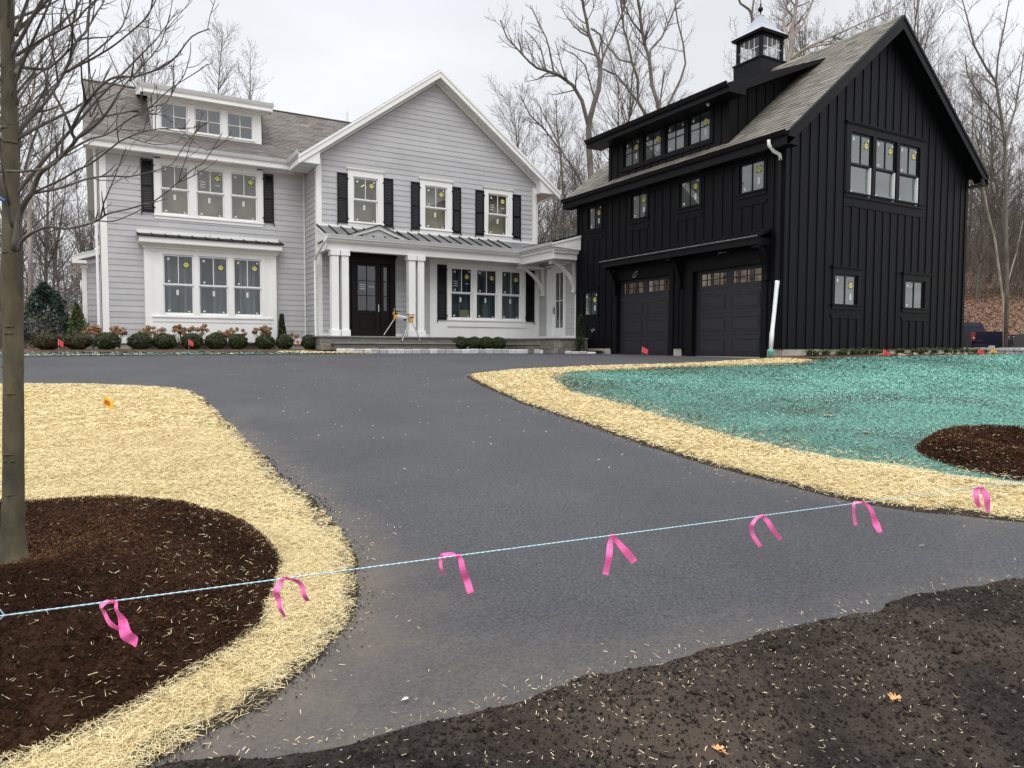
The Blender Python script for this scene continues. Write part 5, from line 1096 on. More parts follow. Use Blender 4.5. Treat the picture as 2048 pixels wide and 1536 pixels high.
# garage doors
for (a, b, zb, zt_), hd in ((RD, 1), (LD, 0)):
    F = FX_; mb = MB()
    F.box(mb, a, a+.06, -.16, .035, -.24, 2.20); F.box(mb, b-.09, b, -.16, .035, -.24, 2.20); F.box(mb, a-.12, a, 0, .035, -.24, 2.62); F.box(mb, b, b+.13, 0, .035, -.24, 2.62)
    F.box(mb, a, b, -.16, .034, 2.19, 2.48); F.box(mb, a-.12, b+.13, 0, .055, 2.48, 2.54)
    gd = mb.build('garage_door', 'black_trim', GA)
    mb = MB(); N0 = -.13; nrow = 4; z0, z1 = -.235, 2.19; hh = (z1-z0)/nrow
    for r in range(nrow):
        p, q = z0+r*hh, z0+(r+1)*hh
        if r < 3:
            F.box(mb, a+.06, b-.09, N0-.04, N0, p+.006, q-.002); F.box(mb, a+.06, b-.09, N0-.04, N0-.012, p, p+.006)
            for (u, v) in ((a+.22, (a+b)/2-.12), ((a+b)/2+.10, b-.24)):
                for (x0, x1, y0, y1) in ((u, v, p+.10, p+.12), (u, v, q-.12, q-.10), (u, u+.02, p+.12, q-.12), (v-.02, v, p+.12, q-.12)): F.box(mb, x0, x1, N0, N0+.010, y0, y1)
                F.box(mb, u+.05, v-.05, N0, N0+.008, p+.15, q-.15)
        else:
            wins = [(a+.20, (a+b)/2-.14), ((a+b)/2+.10, b-.26)]; u0, u1 = p+.18, q-.10
            F.box(mb, a+.06, b-.09, N0-.04, N0, p+.006, u0); F.box(mb, a+.06, b-.09, N0-.04, N0, u1, q)
            F.box(mb, a+.06, wins[0][0], N0-.04, N0, u0, u1); F.box(mb, wins[0][1], wins[1][0], N0-.04, N0, u0, u1); F.box(mb, wins[1][1], b-.09, N0-.04, N0, u0, u1)
            for (u, v) in wins:
                for k in (1, 2, 3): t = u+(v-u)*k/4; F.box(mb, t-.013, t+.013, N0-.02, N0+.003, u0, u1)
                F.box(mb, u, v, N0-.02, N0+.0025, (u0+u1)/2-.013, (u0+u1)/2+.013)
    F.box(mb, a+.06, b-.09, N0-.03, N0+.012, z0+.05, z0+.075)
    mb.build('door_panel', 'garage_door_paint', gd)
    for (u, v) in wins:
        mb = MB(); mb.quad(F.p(u, N0-.015, u0), F.p(v, N0-.015, u0), F.p(v, N0-.015, u1), F.p(u, N0-.015, u1)); mb.build('pane', 'clear_glass', gd)
    mb = MB(); F.box(mb, a+.06, b-.09, N0-.03, N0+.02, z0-.012, z0+.014); mb.build('bottom_seal', 'aluminium', gd)
    rb = MB(); A_, B_ = a-.2, b+1.7; dq = -1.3-.04*hd
    rb.quad(F.p(A_, dq, 1.2), F.p(B_, dq, 1.2), F.p(B_, dq, 2.6), F.p(A_, dq, 2.6), 0); rb.quad(F.p(A_, dq, 2.6+.01*hd), F.p(B_, dq, 2.6+.01*hd), F.p(B_, -.2, 2.6+.01*hd), F.p(A_, -.2, 2.6+.01*hd), 0)
    for k in range(9): t = A_+(B_-A_)*(k+.5)/9; F.box(rb, t-.03, t+.03, dq+.01, dq+.09, 1.2, 2.55, 1)
    for k in range(3): F.box(rb, A_, B_, -1.1+k*.35, -1.04+k*.35, 2.42, 2.58, 1)
    rb.build('garage_interior', ['garage_inside_glow', 'new_wood'], gd)
# canopy over the doors
mb = MB(); cx0 = 14.20; ca, cb = 12.56, 19.02
mb.prism([(cx0, ca, 2.80), (GX, ca, 3.02), (GX, ca, 2.97), (cx0, ca, 2.75)], (0, cb-ca, 0)); mb.box(cx0+.02, cx0+.05, ca+.02, cb-.12, 2.60, 2.76); mb.box(cx0+.05, GX, ca+.02, ca+.06, 2.60, 2.78); mb.box(cx0+.05, GX, cb-.16, cb-.12, 2.60, 2.78)
mb.box(cx0+.05, GX, ca+.06, cb-.16, 2.66, 2.69); mb.box(GX-.05, GX-.001, ca, cb, 2.99, 3.05)
cnp = mb.build('canopy', 'black_trim', GA)
mb = MB()
for k in range(17): y = ca+.03+k*(cb-ca-.06)/16; mb.prism([(cx0-.005, y-.01, 2.80), (GX-.05, y-.01, 3.0), (GX-.05, y-.01, 3.03), (cx0-.005, y-.01, 2.83)], (0, .02, 0))
mb.build('standing_seam', 'black_metal', cnp, split=True); mb = MB(); mb.prism([(cx0-.012, ca-.01, 2.79), (cx0-.012, ca-.01, 2.808), (cx0+.03, ca-.01, 2.824), (cx0+.03, ca-.01, 2.806)], (0, cb-ca+.02, 0))
mb.build('drip_edge', 'seam_metal', cnp)
for y in (12.68, 15.83, 18.86): bracket(GA, GX, y, 2.66, .50, .86, .14, 'black_trim')
mb = MB(); mb.tube([(GX-.05, 14.33, 2.56), (GX-.10, 14.28, 2.60), (GX-.12, 14.2, 2.58), (GX-.1, 14.1, 2.60), (GX-.09, 14.0, 2.59)], .007, 5); mb.tube([(GX-.05, 14.33, 2.58), (GX-.10, 14.24, 2.63), (GX-.1, 14.15, 2.60)], .007, 5); mb.build('loose_cable', 'wire_grey', GA)
mb = MB(); mb.tube([(GX-.05, 17.72, 2.42), (GX-.12, 17.70, 2.30), (GX-.14, 17.78, 2.22), (GX-.13, 17.88, 2.24), (GX-.10, 17.80, 2.38), (GX-.05, 17.74, 2.44)], .008, 5); mb.build('loose_cable', 'wire_grey', GA)
mb = MB(); mb.tube([(GX, 20.02, .62), (GX-.12, 20.05, .62)], .022, 8); mb.tube([(GX-.06, 20.1, .60), (GX-.16, 19.86, .68)], .01, 6); mb.tube([(GX-.08, 20.05, .62), (GX-.08, 20.05, .54)], .02, 8); mb.build('wall_tap', 'aluminium', GA)
# dormer
DXF = 14.775; FD2 = Fr('X', DXF); dy0, dy1 = 14.03, 19.28
DWN = [(14.75, 15.58), (15.75, 16.55), (16.745, 17.545), (17.75, 18.515)]
mb = MB(); laps(mb, FD2, 5.50, 6.78, dy0, dy1, [(14.78, 18.49, 5.80, 6.58)], expo=9, lap=0)
FD2.box(mb, dy0, dy0+.14, 0, .025, 5.5, 6.78); FD2.box(mb, dy1-.12, dy1, 0, .025, 5.5, 6.78); FD2.box(mb, 14.64, 18.62, 0, .04, 5.66, 5.72)
for t in [14.36]+[14.8+.345*k for k in range(11)]+[18.85]: FD2.box(mb, t-.022, t+.022, 0, .02, 5.5, 5.66 if 14.6 < t < 18.7 else 6.75)
for y, ex in ((dy0, .02), (dy1-.02, .02)): mb.prism([(DXF, y, 5.4), (DXF, y, 6.80), (17.9, y, 8.05)], (0, ex, 0))
for k in range(8):
    x = DXF+.33+.345*k; zb = GZE+GS*(x-GEV); ztp = 6.72+.40*(x-DXF)
    if ztp-zb > .05: mb.box(x-.022, x+.022, dy0-.02, dy0, zb-.02, ztp)
dr = mb.build('dormer', 'black_siding', GA)
dx0, dzr = 14.22, .40
mb = MB(); ya, yb = 13.56, 19.74
mb.prism([(dx0, ya, 6.84), (17.95, ya, 8.20), (17.95, ya, 8.12), (dx0, ya, 6.74)], (0, yb-ya, 0))
mb.prism([(dx0, ya-.03, 6.86), (17.99, ya-.03, 8.225), (17.8, ya-.03, 8.05), (14.8, ya-.03, 6.78), (dx0, ya-.03, 6.62)], (0, .03, 0)); mb.prism([(dx0, yb, 6.86), (17.99, yb, 8.225), (dx0, yb, 6.62)], (0, .03, 0))
mb.box(dx0, DXF, ya, yb, 6.62, 6.65); mb.box(dx0-.02, dx0, ya-.03, yb+.03, 6.62, 6.84); mb.box(dx0, 14.82, ya-.028, ya+.0, 6.62, 6.80)
mb.build('dormer_roof', 'black_trim', dr)
gutter(GA, [(dx0-.02, yb+.03, 6.87), (dx0-.02, ya-.03, 6.87)], 'black_metal')
mb = MB(); mb.lathe([(0, -.04), (.04, -.04), (.045, 0), (0, 0)], (14.42, 14.5, 6.62), 10); mb.tube([(14.42, 14.5, 6.60), (14.36, 14.42, 6.54)], .03, 8); mb.build('soffit_lamp', 'plate_white', dr)
dh_window(GA, FD2, DWN, 5.78, 0, 6.61, (14.62, 18.64, 5.72, 6.70), 'black_trim', 'black_sash', 'barn_glass', 'room_garage_side', 0, ['cyp', 'cu', 'cyp', 'cyp'], head=0, sill=False, meet=False, grid=(2, 2), backing=.5, name='dormer_window')
# cupola
cyc, ch = 16.7, .52
cu = None
mb = MB(); h = ch+.05; mb.box(GC-h, GC+h, cyc-h, cyc+h, 8.3, 9.22); h2 = h+.03; mb.box(GC-h2, GC+h2, cyc-h2, cyc+h2, 9.22, 9.27)
for sx_ in (-1, 1):
    for sy_ in (-1, 1): mb.box(GC+sx_*ch, GC+sx_*(ch-.10), cyc+sy_*ch, cyc+sy_*(ch-.10), 9.27, 9.98)
mb.box(GC-ch, GC+ch, cyc-ch, cyc+ch, 9.93, 10.02); h3 = ch+.10; mb.box(GC-h3, GC+h3, cyc-h3, cyc+h3, 10.02, 10.08)
mb.build('cupola', 'black_trim', GA); cu = bpy.data.objects['cupola']
mb = MB(); prof = [(.66, 0), (.60, .045), (.46, .17), (.30, .36), (.17, .56), (.10, .68), (.085, .74)]
vs = []
for r, z in prof:
    for sx_, sy_ in ((-1, -1), (1, -1), (1, 1), (-1, 1)): vs.append((GC+sx_*r, cyc+sy_*r, 10.085+z))
mb.add(vs, [(i*4+k, i*4+(k+1) % 4, (i+1)*4+(k+1) % 4, (i+1)*4+k) for i in range(6) for k in range(4)]+[(24, 25, 26, 27), (3, 2, 1, 0)]); mb.build('cupola_roof', 'steel_roof', cu)
mb = MB(); mb.tube([(GC, cyc, 10.8), (GC, cyc, 11.7)], .012, 6); mb.lathe([(0, 0), (.03, .01), (.02, .05), (.03, .09), (.075, .14), (.085, .18), (.06, .235), (.02, .27), (.028, .31), (.02, .36), (0, .37)], (GC, cyc, 10.84), 14); mb.build('finial', 'black_metal', cu)
for F, t0, t1 in ((Fr('Y', cyc-ch), GC-ch+.10, GC+ch-.10), (Fr('X', GC-ch), cyc-ch+.10, cyc+ch-.10), (Fr('Y', cyc+ch), GC-ch+.10, GC+ch-.10), (Fr('X', GC+ch), cyc-ch+.10, cyc+ch-.10)):
    back = (F.c > (cyc if F.k == 'Y' else GC)); n0, n1 = (-.04, -.02) if not back else (.02, .04)
    mb = MB()
    for k in range(1, 4): t = t0+(t1-t0)*k/4; F.box(mb, t-.009, t+.009, n0, n1, 9.30, 9.92)
    F.box(mb, t0, t1, n0, n1-.001, 9.60, 9.62); wn = mb.build('cupola_window', 'vinyl_white', cu)
    mb = MB(); mb.quad(F.p(t0, (n0+n1)/2, 9.27), F.p(t1, (n0+n1)/2, 9.27), F.p(t1, (n0+n1)/2, 9.95), F.p(t0, (n0+n1)/2, 9.95)); mb.build('pane', 'clear_glass', cu)

# ------------------------------------------------------------------ trees
def wig(p, d, L_, n, rng, curl=.18, up=.12):
    pts = [Vector(p)]; d = d.normalized()
    for i in range(n):
        d = (d+Vector((rng.gauss(0, curl), rng.gauss(0, curl), rng.gauss(0, curl)))*.6+Vector((0, 0, up))).normalized(); pts.append(pts[-1]+d*(L_/n))
    return pts
def grow(mb, pts, r0, r1, lvl, maxl, rng, dens, ratio, rmin, start=.15, sides=(6, 5, 4, 3, 3), up=.12, tube=True, ang=(.5, 1.0), bud=False):
    n = len(pts)-1; rad = [r0+(r1-r0)*i/n for i in range(n+1)]
    if tube: mb.tube(pts, rad, sides[min(lvl, 4)], 0, cap=False)
    if lvl >= maxl: return
    seg = [(pts[i+1]-pts[i]).length for i in range(n)]; Lt = sum(seg)
    cnt = max(1, int(Lt*dens[lvl]+rng.random()))
    for _ in range(cnt):
        f = start+(1-start)*rng.random()**.85; q = f*Lt; i = 0
        while i < n-1 and q > seg[i]: q -= seg[i]; i += 1
        p = pts[i].lerp(pts[i+1], min(1, q/seg[i])); t = (pts[i+1]-pts[i]).normalized()
        ax = t.orthogonal().normalized(); ax = Matrix.Rotation(rng.uniform(0, 6.283), 3, t)@ax
        d = Matrix.Rotation(rng.uniform(*ang), 3, ax)@t
        l = Lt*rng.uniform(*ratio[lvl])*(1.15-.65*f)
        rb = max(rmin, min((r0+(r1-r0)*f)*rng.uniform(.35, .6), r0*.7))
        grow(mb, wig(p, d, l, 4 if lvl < maxl-1 else 3, rng, .16, up), rb, max(rmin*.7, rb*.3), lvl+1, maxl, rng, dens, ratio, rmin, .2, sides, up, True, ang)
def chain_tree(name, chains, label, cat, group, seed, trunk_mat, twig_mat, dens, ratio, rmin, maxl=3, up=.10, start=.3, sway=.6):
    rng = random.Random(seed); t = [Vector(p) for p in chains['t'][0]]
    if t[0].z > zt(t[0].x, t[0].y): t[0].z = zt(t[0].x, t[0].y)-.1
    root = thing(name, tuple(t[0]), label, cat, group)
    tr = MB(); r0, r1 = chains['t'][1:]; n = len(t)-1
    tr.tube(t, [r0+(r1-r0)*(i/n) for i in range(n+1)], 9); 
    cr = MB()
    top = t[max(1, n//3):]
    grow(cr, top, r0*.7, r1, 0, maxl, rng, dens, ratio, rmin, start, up=up, tube=False)
    for k, (pts, a, b) in chains.items():
        if k == 't': continue
        P = [Vector(p) for p in pts]; m = len(P)-1
        tr.tube(P, [a+(b-a)*(i/m) for i in range(m+1)], 7, 0, cap=False)
        grow(cr, P, a, b, 0, maxl, rng, [d*1.3 for d in dens], ratio, rmin, .25, up=up, tube=False)
    tr.build('trunk', trunk_mat, root, smooth=True); cr.build('crown', twig_mat, root)
    return root
def make_tree(seed, H, r, maxl, dens, ratio, rmin, lean=.05, fork=0, up=.14, start=.35):
    rng = random.Random(seed); d = Vector((rng.gauss(0, lean), rng.gauss(0, lean), 1)); pts = wig((0, 0, -.3), d, H, 9, rng, .07, .05)
    tr, cr = MB(), MB(); n = 9; tr.tube(pts, [r*(1-.85*i/n) for i in range(n+1)], 6, cap=False)
    grow(cr, pts, r, r*.15, 0, maxl, rng, dens, ratio, rmin, start, up=up, tube=False)
    for k in range(fork):
        i = rng.randint(3, 5); q = wig(pts[i], Vector((rng.gauss(0, .6), rng.gauss(0, .6), 1)), H*(1-i/n)*.9, 6, rng, .12, .05); tr.tube(q, [r*.5*(1-.8*j/6) for j in range(7)], 5, cap=False)
        grow(cr, q, r*.5, r*.1, 0, maxl, rng, dens, ratio, rmin, .25, up=up, tube=False)
    return tr, cr
FG={"trunk":[[[-0.449,4.725,-1.234],[-0.442,4.725,-1.171],[-0.435,4.728,-1.062],[-0.428,4.736,-0.843],[-0.416,4.761,-0.295],[-0.408,4.782,0.143],[-0.403,4.799,0.472],[-0.401,4.804,0.581],[-0.403,4.818,0.8],[-0.402,4.833,1.074],[-0.4,4.856,1.485],[-0.402,4.881,1.896],[-0.4,4.911,2.443],[-0.396,4.949,3.128]],0.0823,0.0192],"A":[[[-0.392,4.76,0.523],[-0.357,4.719,0.708],[-0.33,4.675,0.77],[-0.294,4.625,0.818],[-0.257,4.577,0.904],[-0.218,4.524,0.937],[-0.157,4.459,0.982],[-0.117,4.406,1.014],[-0.086,4.359,1.058],[-0.099,4.337,1.095],[-0.071,4.292,1.155],[-0.023,4.236,1.232],[0.055,4.165,1.315],[0.117,4.098,1.332],[0.184,4.026,1.321],[0.296,3.932,1.358],[0.353,3.87,1.4],[0.416,3.806,1.482],[0.486,3.735,1.506]],0.0245,0.0036],"B":[[[-0.39,4.764,0.604],[-0.377,4.811,0.81],[-0.37,4.858,0.975],[-0.362,4.907,1.18],[-0.302,4.921,1.292],[-0.228,4.927,1.398],[-0.14,4.928,1.572],[-0.074,4.944,1.768],[-0.028,4.963,1.836],[-0.016,5.005,1.944],[0.011,5.042,2.118],[0.055,5.072,2.346]],0.0204,0.006],"C":[[[-0.366,4.801,1.474],[-0.349,4.859,1.536],[-0.283,4.886,1.552],[-0.223,4.917,1.574],[-0.158,4.948,1.653],[-0.09,4.979,1.755],[-0.028,5.014,1.861],[0.034,5.051,2.002],[0.067,5.101,2.086],[0.134,5.14,2.309]],0.0163,0.0046],"D":[[[-0.354,4.8,1.583],[-0.29,4.699,1.602],[-0.218,4.593,1.626],[-0.149,4.487,1.638],[-0.067,4.376,1.667],[-0.026,4.288,1.694],[0.019,4.198,1.717],[0.085,4.099,1.812]],0.0136,0.0037],"E":[[[-0.129,4.901,1.565],[-0.021,4.883,1.664],[0.069,4.875,1.762],[0.13,4.884,1.841],[0.163,4.907,1.9],[0.203,4.931,2.043],[0.228,4.962,2.167]],0.01,0.0038],"E2":[[[-0.134,4.904,1.567],[-0.023,4.805,1.617],[0.086,4.707,1.675],[0.184,4.616,1.748],[0.259,4.539,1.814],[0.311,4.475,1.9],[0.353,4.418,1.993]],0.01,0.0034],"F":[[[-0.364,4.686,0.516],[-0.348,4.64,0.557],[-0.3,4.575,0.594],[-0.252,4.508,0.612],[-0.209,4.444,0.62],[-0.162,4.377,0.606],[-0.124,4.314,0.598],[-0.05,4.233,0.611],[0.005,4.163,0.627],[0.049,4.1,0.654],[0.144,4.006,0.674],[0.206,3.932,0.69],[0.238,3.874,0.693],[0.315,3.793,0.755],[0.395,3.712,0.83],[0.443,3.647,0.863],[0.511,3.575,0.983]],0.0148,0.0023],"F2":[[[0.005,4.192,0.632],[0.07,4.131,0.624],[0.146,4.066,0.653],[0.21,4.008,0.686],[0.243,3.967,0.704],[0.293,3.916,0.72]],0.005,0.0024],"G":[[[-0.3,4.726,0.83],[-0.167,4.703,0.87],[-0.084,4.709,0.914],[-0.011,4.72,0.949],[0.086,4.717,0.969],[0.174,4.718,0.977],[0.307,4.695,1.023],[0.393,4.7,1.072],[0.464,4.718,1.193],[0.576,4.714,1.347]],0.0109,0.003],"H":[[[-0.295,4.723,0.835],[-0.162,4.599,0.894],[-0.078,4.502,0.939],[-0.018,4.417,0.96],[0.093,4.307,1.045],[0.123,4.238,1.056],[0.198,4.146,1.081],[0.291,4.041,1.091],[0.427,3.911,1.081],[0.45,3.848,1.096]],0.0095,0.0024],"I":[[[-0.409,4.678,0.927],[-0.342,4.601,0.917],[-0.285,4.529,0.914],[-0.199,4.442,0.927],[-0.142,4.374,0.98],[-0.08,4.304,1.045],[0.027,4.209,1.136],[0.069,4.149,1.185],[0.138,4.077,1.29],[0.226,3.994,1.386],[0.284,3.926,1.455],[0.306,3.878,1.515],[0.327,3.831,1.572]],0.0119,0.0024],"J":[[[-0.084,4.267,1.035],[-0.028,4.29,1.112],[0.028,4.313,1.174],[0.108,4.32,1.21],[0.259,4.288,1.261],[0.336,4.297,1.301],[0.389,4.324,1.405],[0.433,4.355,1.481],[0.469,4.393,1.608],[0.478,4.444,1.696]],0.0088,0.0028],"K":[[[-0.107,4.277,0.985],[-0.018,4.17,1.026],[0.035,4.082,1.026],[0.077,4.001,1.036],[0.17,3.893,1.095],[0.229,3.802,1.116],[0.308,3.704,1.185],[0.423,3.584,1.254],[0.444,3.514,1.261]],0.0075,0.0022],"L":[[[-0.36,4.788,1.311],[-0.364,4.71,1.419],[-0.371,4.636,1.574],[-0.316,4.524,1.671],[-0.263,4.413,1.787]],0.0122,0.005],"M":[[[-0.361,4.811,1.691],[-0.326,4.836,1.815],[-0.29,4.862,1.942],[-0.229,4.874,2.097]],0.0204,0.007],"N":[[[-0.396,4.77,0.642],[-0.429,4.759,0.787],[-0.464,4.749,0.941],[-0.548,4.768,1.091]],0.0163,0.0066],"O":[[[-0.4,4.805,1.202],[-0.463,4.968,1.4],[-0.558,5.148,1.577],[-0.668,5.343,1.85]],0.015,0.0059],"Q":[[[0.047,4.306,1.013],[-0.021,4.371,0.973],[-0.068,4.424,0.909],[-0.093,4.464,0.875],[-0.163,4.531,0.833]],0.0039,0.0027],"S":[[[-0.202,5.2,2.015],[-0.2,5.126,1.755],[-0.226,5.075,1.617],[-0.247,5.018,1.424],[-0.266,4.964,1.293],[-0.316,4.924,1.107],[-0.339,4.872,0.982]],0.0045,0.0084],"T":[[[-0.003,5.089,2.076],[-0.019,5.085,1.836],[-0.019,5.072,1.626],[-0.018,5.059,1.402],[-0.011,5.053,1.384],[0.035,5.032,1.477]],0.0075,0.0045]}
BG={"T1":{"t":[[[25.171,34.03,-0.114],[25.201,34.354,5.739],[25.215,34.517,8.666],[25.195,34.608,10.041],[25.128,34.737,11.592],[25.13,34.808,12.821],[25.22,34.792,13.436],[25.443,34.715,14.315],[25.689,34.619,15.106],[25.814,34.609,16.16],[25.754,34.685,16.862],[25.515,34.863,17.564],[25.256,35.063,18.441],[25.193,35.135,19.055],[25.035,35.277,19.932],[24.886,35.439,21.249],[24.685,35.692,23.589]],0.2198,0.0586],"a":[[[25.135,34.818,13.055],[25.006,34.792,13.316],[24.719,34.906,14.419],[24.225,35.123,15.255],[23.575,35.41,15.738],[22.997,35.64,15.958],[22.27,35.953,16.148],[21.849,36.097,16.453],[21.36,36.293,16.957],[20.656,36.629,17.772],[20.281,36.785,18.728]],0.1319,0.0286],"b":[[[23.45,35.963,16.063],[23.252,36.158,17.467],[23.09,36.292,18.169],[22.729,36.551,19.046],[22.32,36.846,20.068]],0.0586,0.022],"c":[[[23.047,36.205,16.237],[23.025,36.677,17.516],[22.91,37.171,18.247],[22.557,37.805,19.047]],0.0586,0.0225],"d":[[[25.817,34.614,16.277],[25.961,34.576,17.039],[26.444,34.365,18.182],[27.091,34.09,19.852],[27.427,33.979,21.258]],0.0733,0.0293],"e":[[[25.961,34.576,17.039],[26.171,35.122,18.574],[25.993,35.835,19.15]],0.0586,0.045],"f":[[[25.498,34.695,14.52],[24.837,34.802,16.435],[24.151,34.837,16.878],[23.222,35.003,17.168]],0.044,0.0215]},"T2":{"t":[[[27.481,30.393,-0.095],[27.547,30.842,8.267],[27.47,31.065,11.332],[27.372,31.244,13.422],[27.061,31.495,14.675],[26.952,31.651,16.264],[26.772,31.79,16.876],[26.623,31.931,17.823],[26.553,32.041,19.021],[26.405,32.181,19.969],[26.201,32.396,21.64]],0.1395,0.0558],"a":[[[26.999,31.621,16.208],[27.168,31.785,16.737],[27.881,31.652,17.527],[28.46,31.616,18.662],[28.994,31.607,19.807],[29.459,31.643,21.048]],0.0698,0.0286],"b":[[[26.688,31.872,17.461],[25.908,31.975,18.143],[25.31,31.989,19.085],[24.884,31.903,20.01]],0.0558,0.0272]},"T3":{"t":[[[31.743,34.872,-0.109],[31.679,35.469,9.507],[31.362,35.913,13.993],[30.691,36.362,15.08],[30.317,36.618,15.784],[30.349,36.683,17.226],[30.04,36.925,18.315],[29.846,37.111,19.596],[29.615,37.296,20.493],[29.517,37.459,22.32],[29.365,37.658,24.242]],0.1284,0.0481],"a":[[[30.317,36.618,15.784],[29.618,37.083,16.871],[29.159,37.384,17.51],[28.471,37.8,17.86],[27.975,38.098,18.083]],0.0802,0.0321],"b":[[[30.04,36.925,18.315],[29.588,37.587,18.607],[29.307,38.179,19.389],[28.907,38.844,20.246]],0.0642,0.0328]},"T4":{"t":[[[27.118,30.601,-0.097],[27.426,30.912,8.266],[27.634,31.02,12.169],[27.887,30.965,13.731],[28.447,30.716,14.987],[28.709,30.618,15.88],[28.614,30.741,17.05],[28.375,30.948,18.248],[28.28,31.071,19.418],[28.076,31.286,21.09]],0.0837,0.0279]},"T5":{"t":[[[31.28,25.9,-0.071],[31.631,26.315,10.522],[31.937,26.399,14.971],[32.114,26.339,15.687],[32.201,26.335,16.482],[32.237,26.349,17.064],[32.342,26.322,17.647],[32.475,26.293,18.469],[32.66,26.31,20.588]],0.1458,0.0663],"a":[[[31.987,26.381,15.157],[32.053,26.586,16.021],[32.185,26.746,16.759],[32.25,26.952,17.636],[32.519,27.028,18.306],[32.717,27.14,18.872],[32.8,27.385,20.583]],0.1061,0.0408],"b":[[[32.06,26.348,15.316],[32.383,26.016,15.629],[32.77,25.645,15.914],[33.335,25.171,16.197],[34.148,24.563,16.608],[34.953,23.96,17.042],[35.75,23.359,17.42],[36.228,22.945,17.871]],0.0795,0.0258],"c":[[[32.201,26.335,16.482],[32.698,26.088,17.145],[33.064,25.932,18.074],[33.55,25.722,19.267]],0.0663,0.0265],"d":[[[32.032,26.351,15.078],[33.001,26.135,15.979],[33.92,25.914,16.301],[35.316,25.416,16.573],[36.734,24.924,17.174]],0.0663,0.0272]},"T6":{"t":[[[32.558,28.629,-0.081],[32.828,29.307,14.204],[32.803,29.581,18.661],[32.765,29.633,19.175],[32.622,29.729,19.403],[32.232,29.971,19.716],[31.976,30.163,20.486],[31.512,30.513,21.913]],0.1001,0.0429],"a":[[[32.79,29.619,19.175],[32.906,29.595,19.919],[33.043,29.616,21.633]],0.0572,0.0286]},"T7":{"t":[[[37.284,17.83,-0.028],[37.399,17.957,3.289],[37.416,18.099,5.895],[37.463,18.303,9.852],[37.156,18.644,12.67],[36.779,18.898,13.308],[36.29,19.243,14.396],[36.087,19.421,15.461],[35.865,19.613,16.55]],0.0949,0.0237],"a":[[[37.156,18.644,12.67],[37.265,18.65,13.855],[37.589,18.558,15.467],[37.777,18.513,16.558]],0.0474,0.0237],"b":[[[37.463,18.303,9.852],[37.006,18.332,10.79],[35.947,18.715,11.874],[35.197,18.906,12.71],[34.853,18.863,13.534]],0.0474,0.023],"c":[[[37.463,18.303,9.852],[38.279,18.312,11.457],[38.893,18.435,13.019],[39.517,18.568,14.852]],0.0474,0.0244],"d":[[[37.436,18.088,5.895],[36.536,18.313,7.478],[35.712,18.506,9.26],[35.086,18.555,10.546]],0.0356,0.0173]},"T8":{"t":[[[39.411,18.917,-0.03],[39.412,18.975,0.973],[39.402,19.068,2.478],[39.261,19.237,3.983],[39.121,19.405,5.488],[38.828,19.661,6.992],[38.546,19.94,8.997],[38.379,20.168,11.254]],0.0628,0.0314],"a":[[[39.402,19.068,2.478],[39.735,18.95,3.734],[40.068,18.832,4.989],[40.363,18.75,6.496]],0.0377,0.0188]},"T9":{"t":[[[6.699,51.576,-0.214],[6.94,52.217,13.166],[6.928,52.419,16.51],[6.936,52.512,18.183],[6.814,52.719,20.523]],0.1507,0.0335]},"T10":{"t":[[[8.151,50.741,-0.208],[8.392,51.383,13.171],[8.463,51.527,16.349],[8.555,51.562,17.854],[8.545,51.694,20.028]],0.1507,0.0335]},"T11":{"t":[[[-2.491,36.073,-0.159],[-2.434,36.284,4.022],[-2.443,36.362,5.276],[-2.342,36.378,6.531],[-2.505,36.52,7.366],[-2.268,36.433,8.203],[-2.349,36.552,9.457],[-2.094,36.503,11.131],[-1.684,36.39,13.223]],0.0942,0.0314],"a":[[[-2.388,36.379,6.113],[-1.992,36.237,7.577],[-1.592,36.105,9.251],[-1.015,35.858,10.717],[-0.633,35.688,11.554]],0.0523,0.0209]},"T12":{"t":[[[28.151,41.555,-0.142],[28.324,42.065,10.31],[28.16,42.362,13.794],[28.008,42.527,15.117],[27.996,42.66,17.277]],0.1047,0.0349],"a":[[[28.16,42.362,13.794],[27.284,42.947,15.184],[26.4,43.516,16.226],[25.826,43.927,17.617]],0.0698,0.0349]}}
def polar(px, D): U = (px-1024)/FPX*D; return U*CY+D*SY, -U*SY+D*CY
KEYLAB = {
 'T1': 'tall forked grey tree with one long bare limb arching left between the houses', 'T2': 'tall bare tree with thick slanting trunk rising behind the garage dormer roof',
 'T3': 'slender bare tree leaning left behind the left end of the garage dormer', 'T4': 'thin crooked bare trunk between the dormer and the cupola',
 'T5': 'big pale bare tree spreading right behind the cupola', 'T6': 'bare tree with pale forked top just left of the cupola finial',
 'T7': 'tall bare tree with forked trunk at the right edge above the vehicles', 'T8': 'thin pale crooked trunk hiding the right end of the blue tailgate',
 'T9': 'left one of two rounded bare treetops above the grey house roof', 'T10': 'right one of two rounded bare treetops above the grey house roof',
 'T11': 'pale bare tree standing behind the young maple at the left', 'T12': 'bushy bare tree just right of the grey gable'}
DN = {k: [2.3, 3.0, 4.0] for k in BG}; DN['T4'] = DN['T8'] = [1.0, 1.8, 2.4]; DN['T9'] = DN['T10'] = [5.0, 3.0, 3.2]; DN['T12'] = [3.2, 2.8, 3.2]; DN['T7'] = [2.2, 2.6, 3.2]
for i, (k, ch_) in enumerate(BG.items()):
    if k in ('T9', 'T10'): continue
    small = k in ('T9', 'T10', 'T12')
    chain_tree('bare_tree', ch_, KEYLAB[k], 'tree', 'bare winter trees behind the houses', 100+i, 'pale_bark' if k in ('T5', 'T8', 'T11') else 'far_bark', 'far_twig', DN[k], [(.14, .34), (.3, .6), (.35, .65)] if not small else ([(.20, .34), (.35, .6), (.35, .6)]), .006, 3, .09, .30 if not small else (.66 if k != 'T12' else .45))
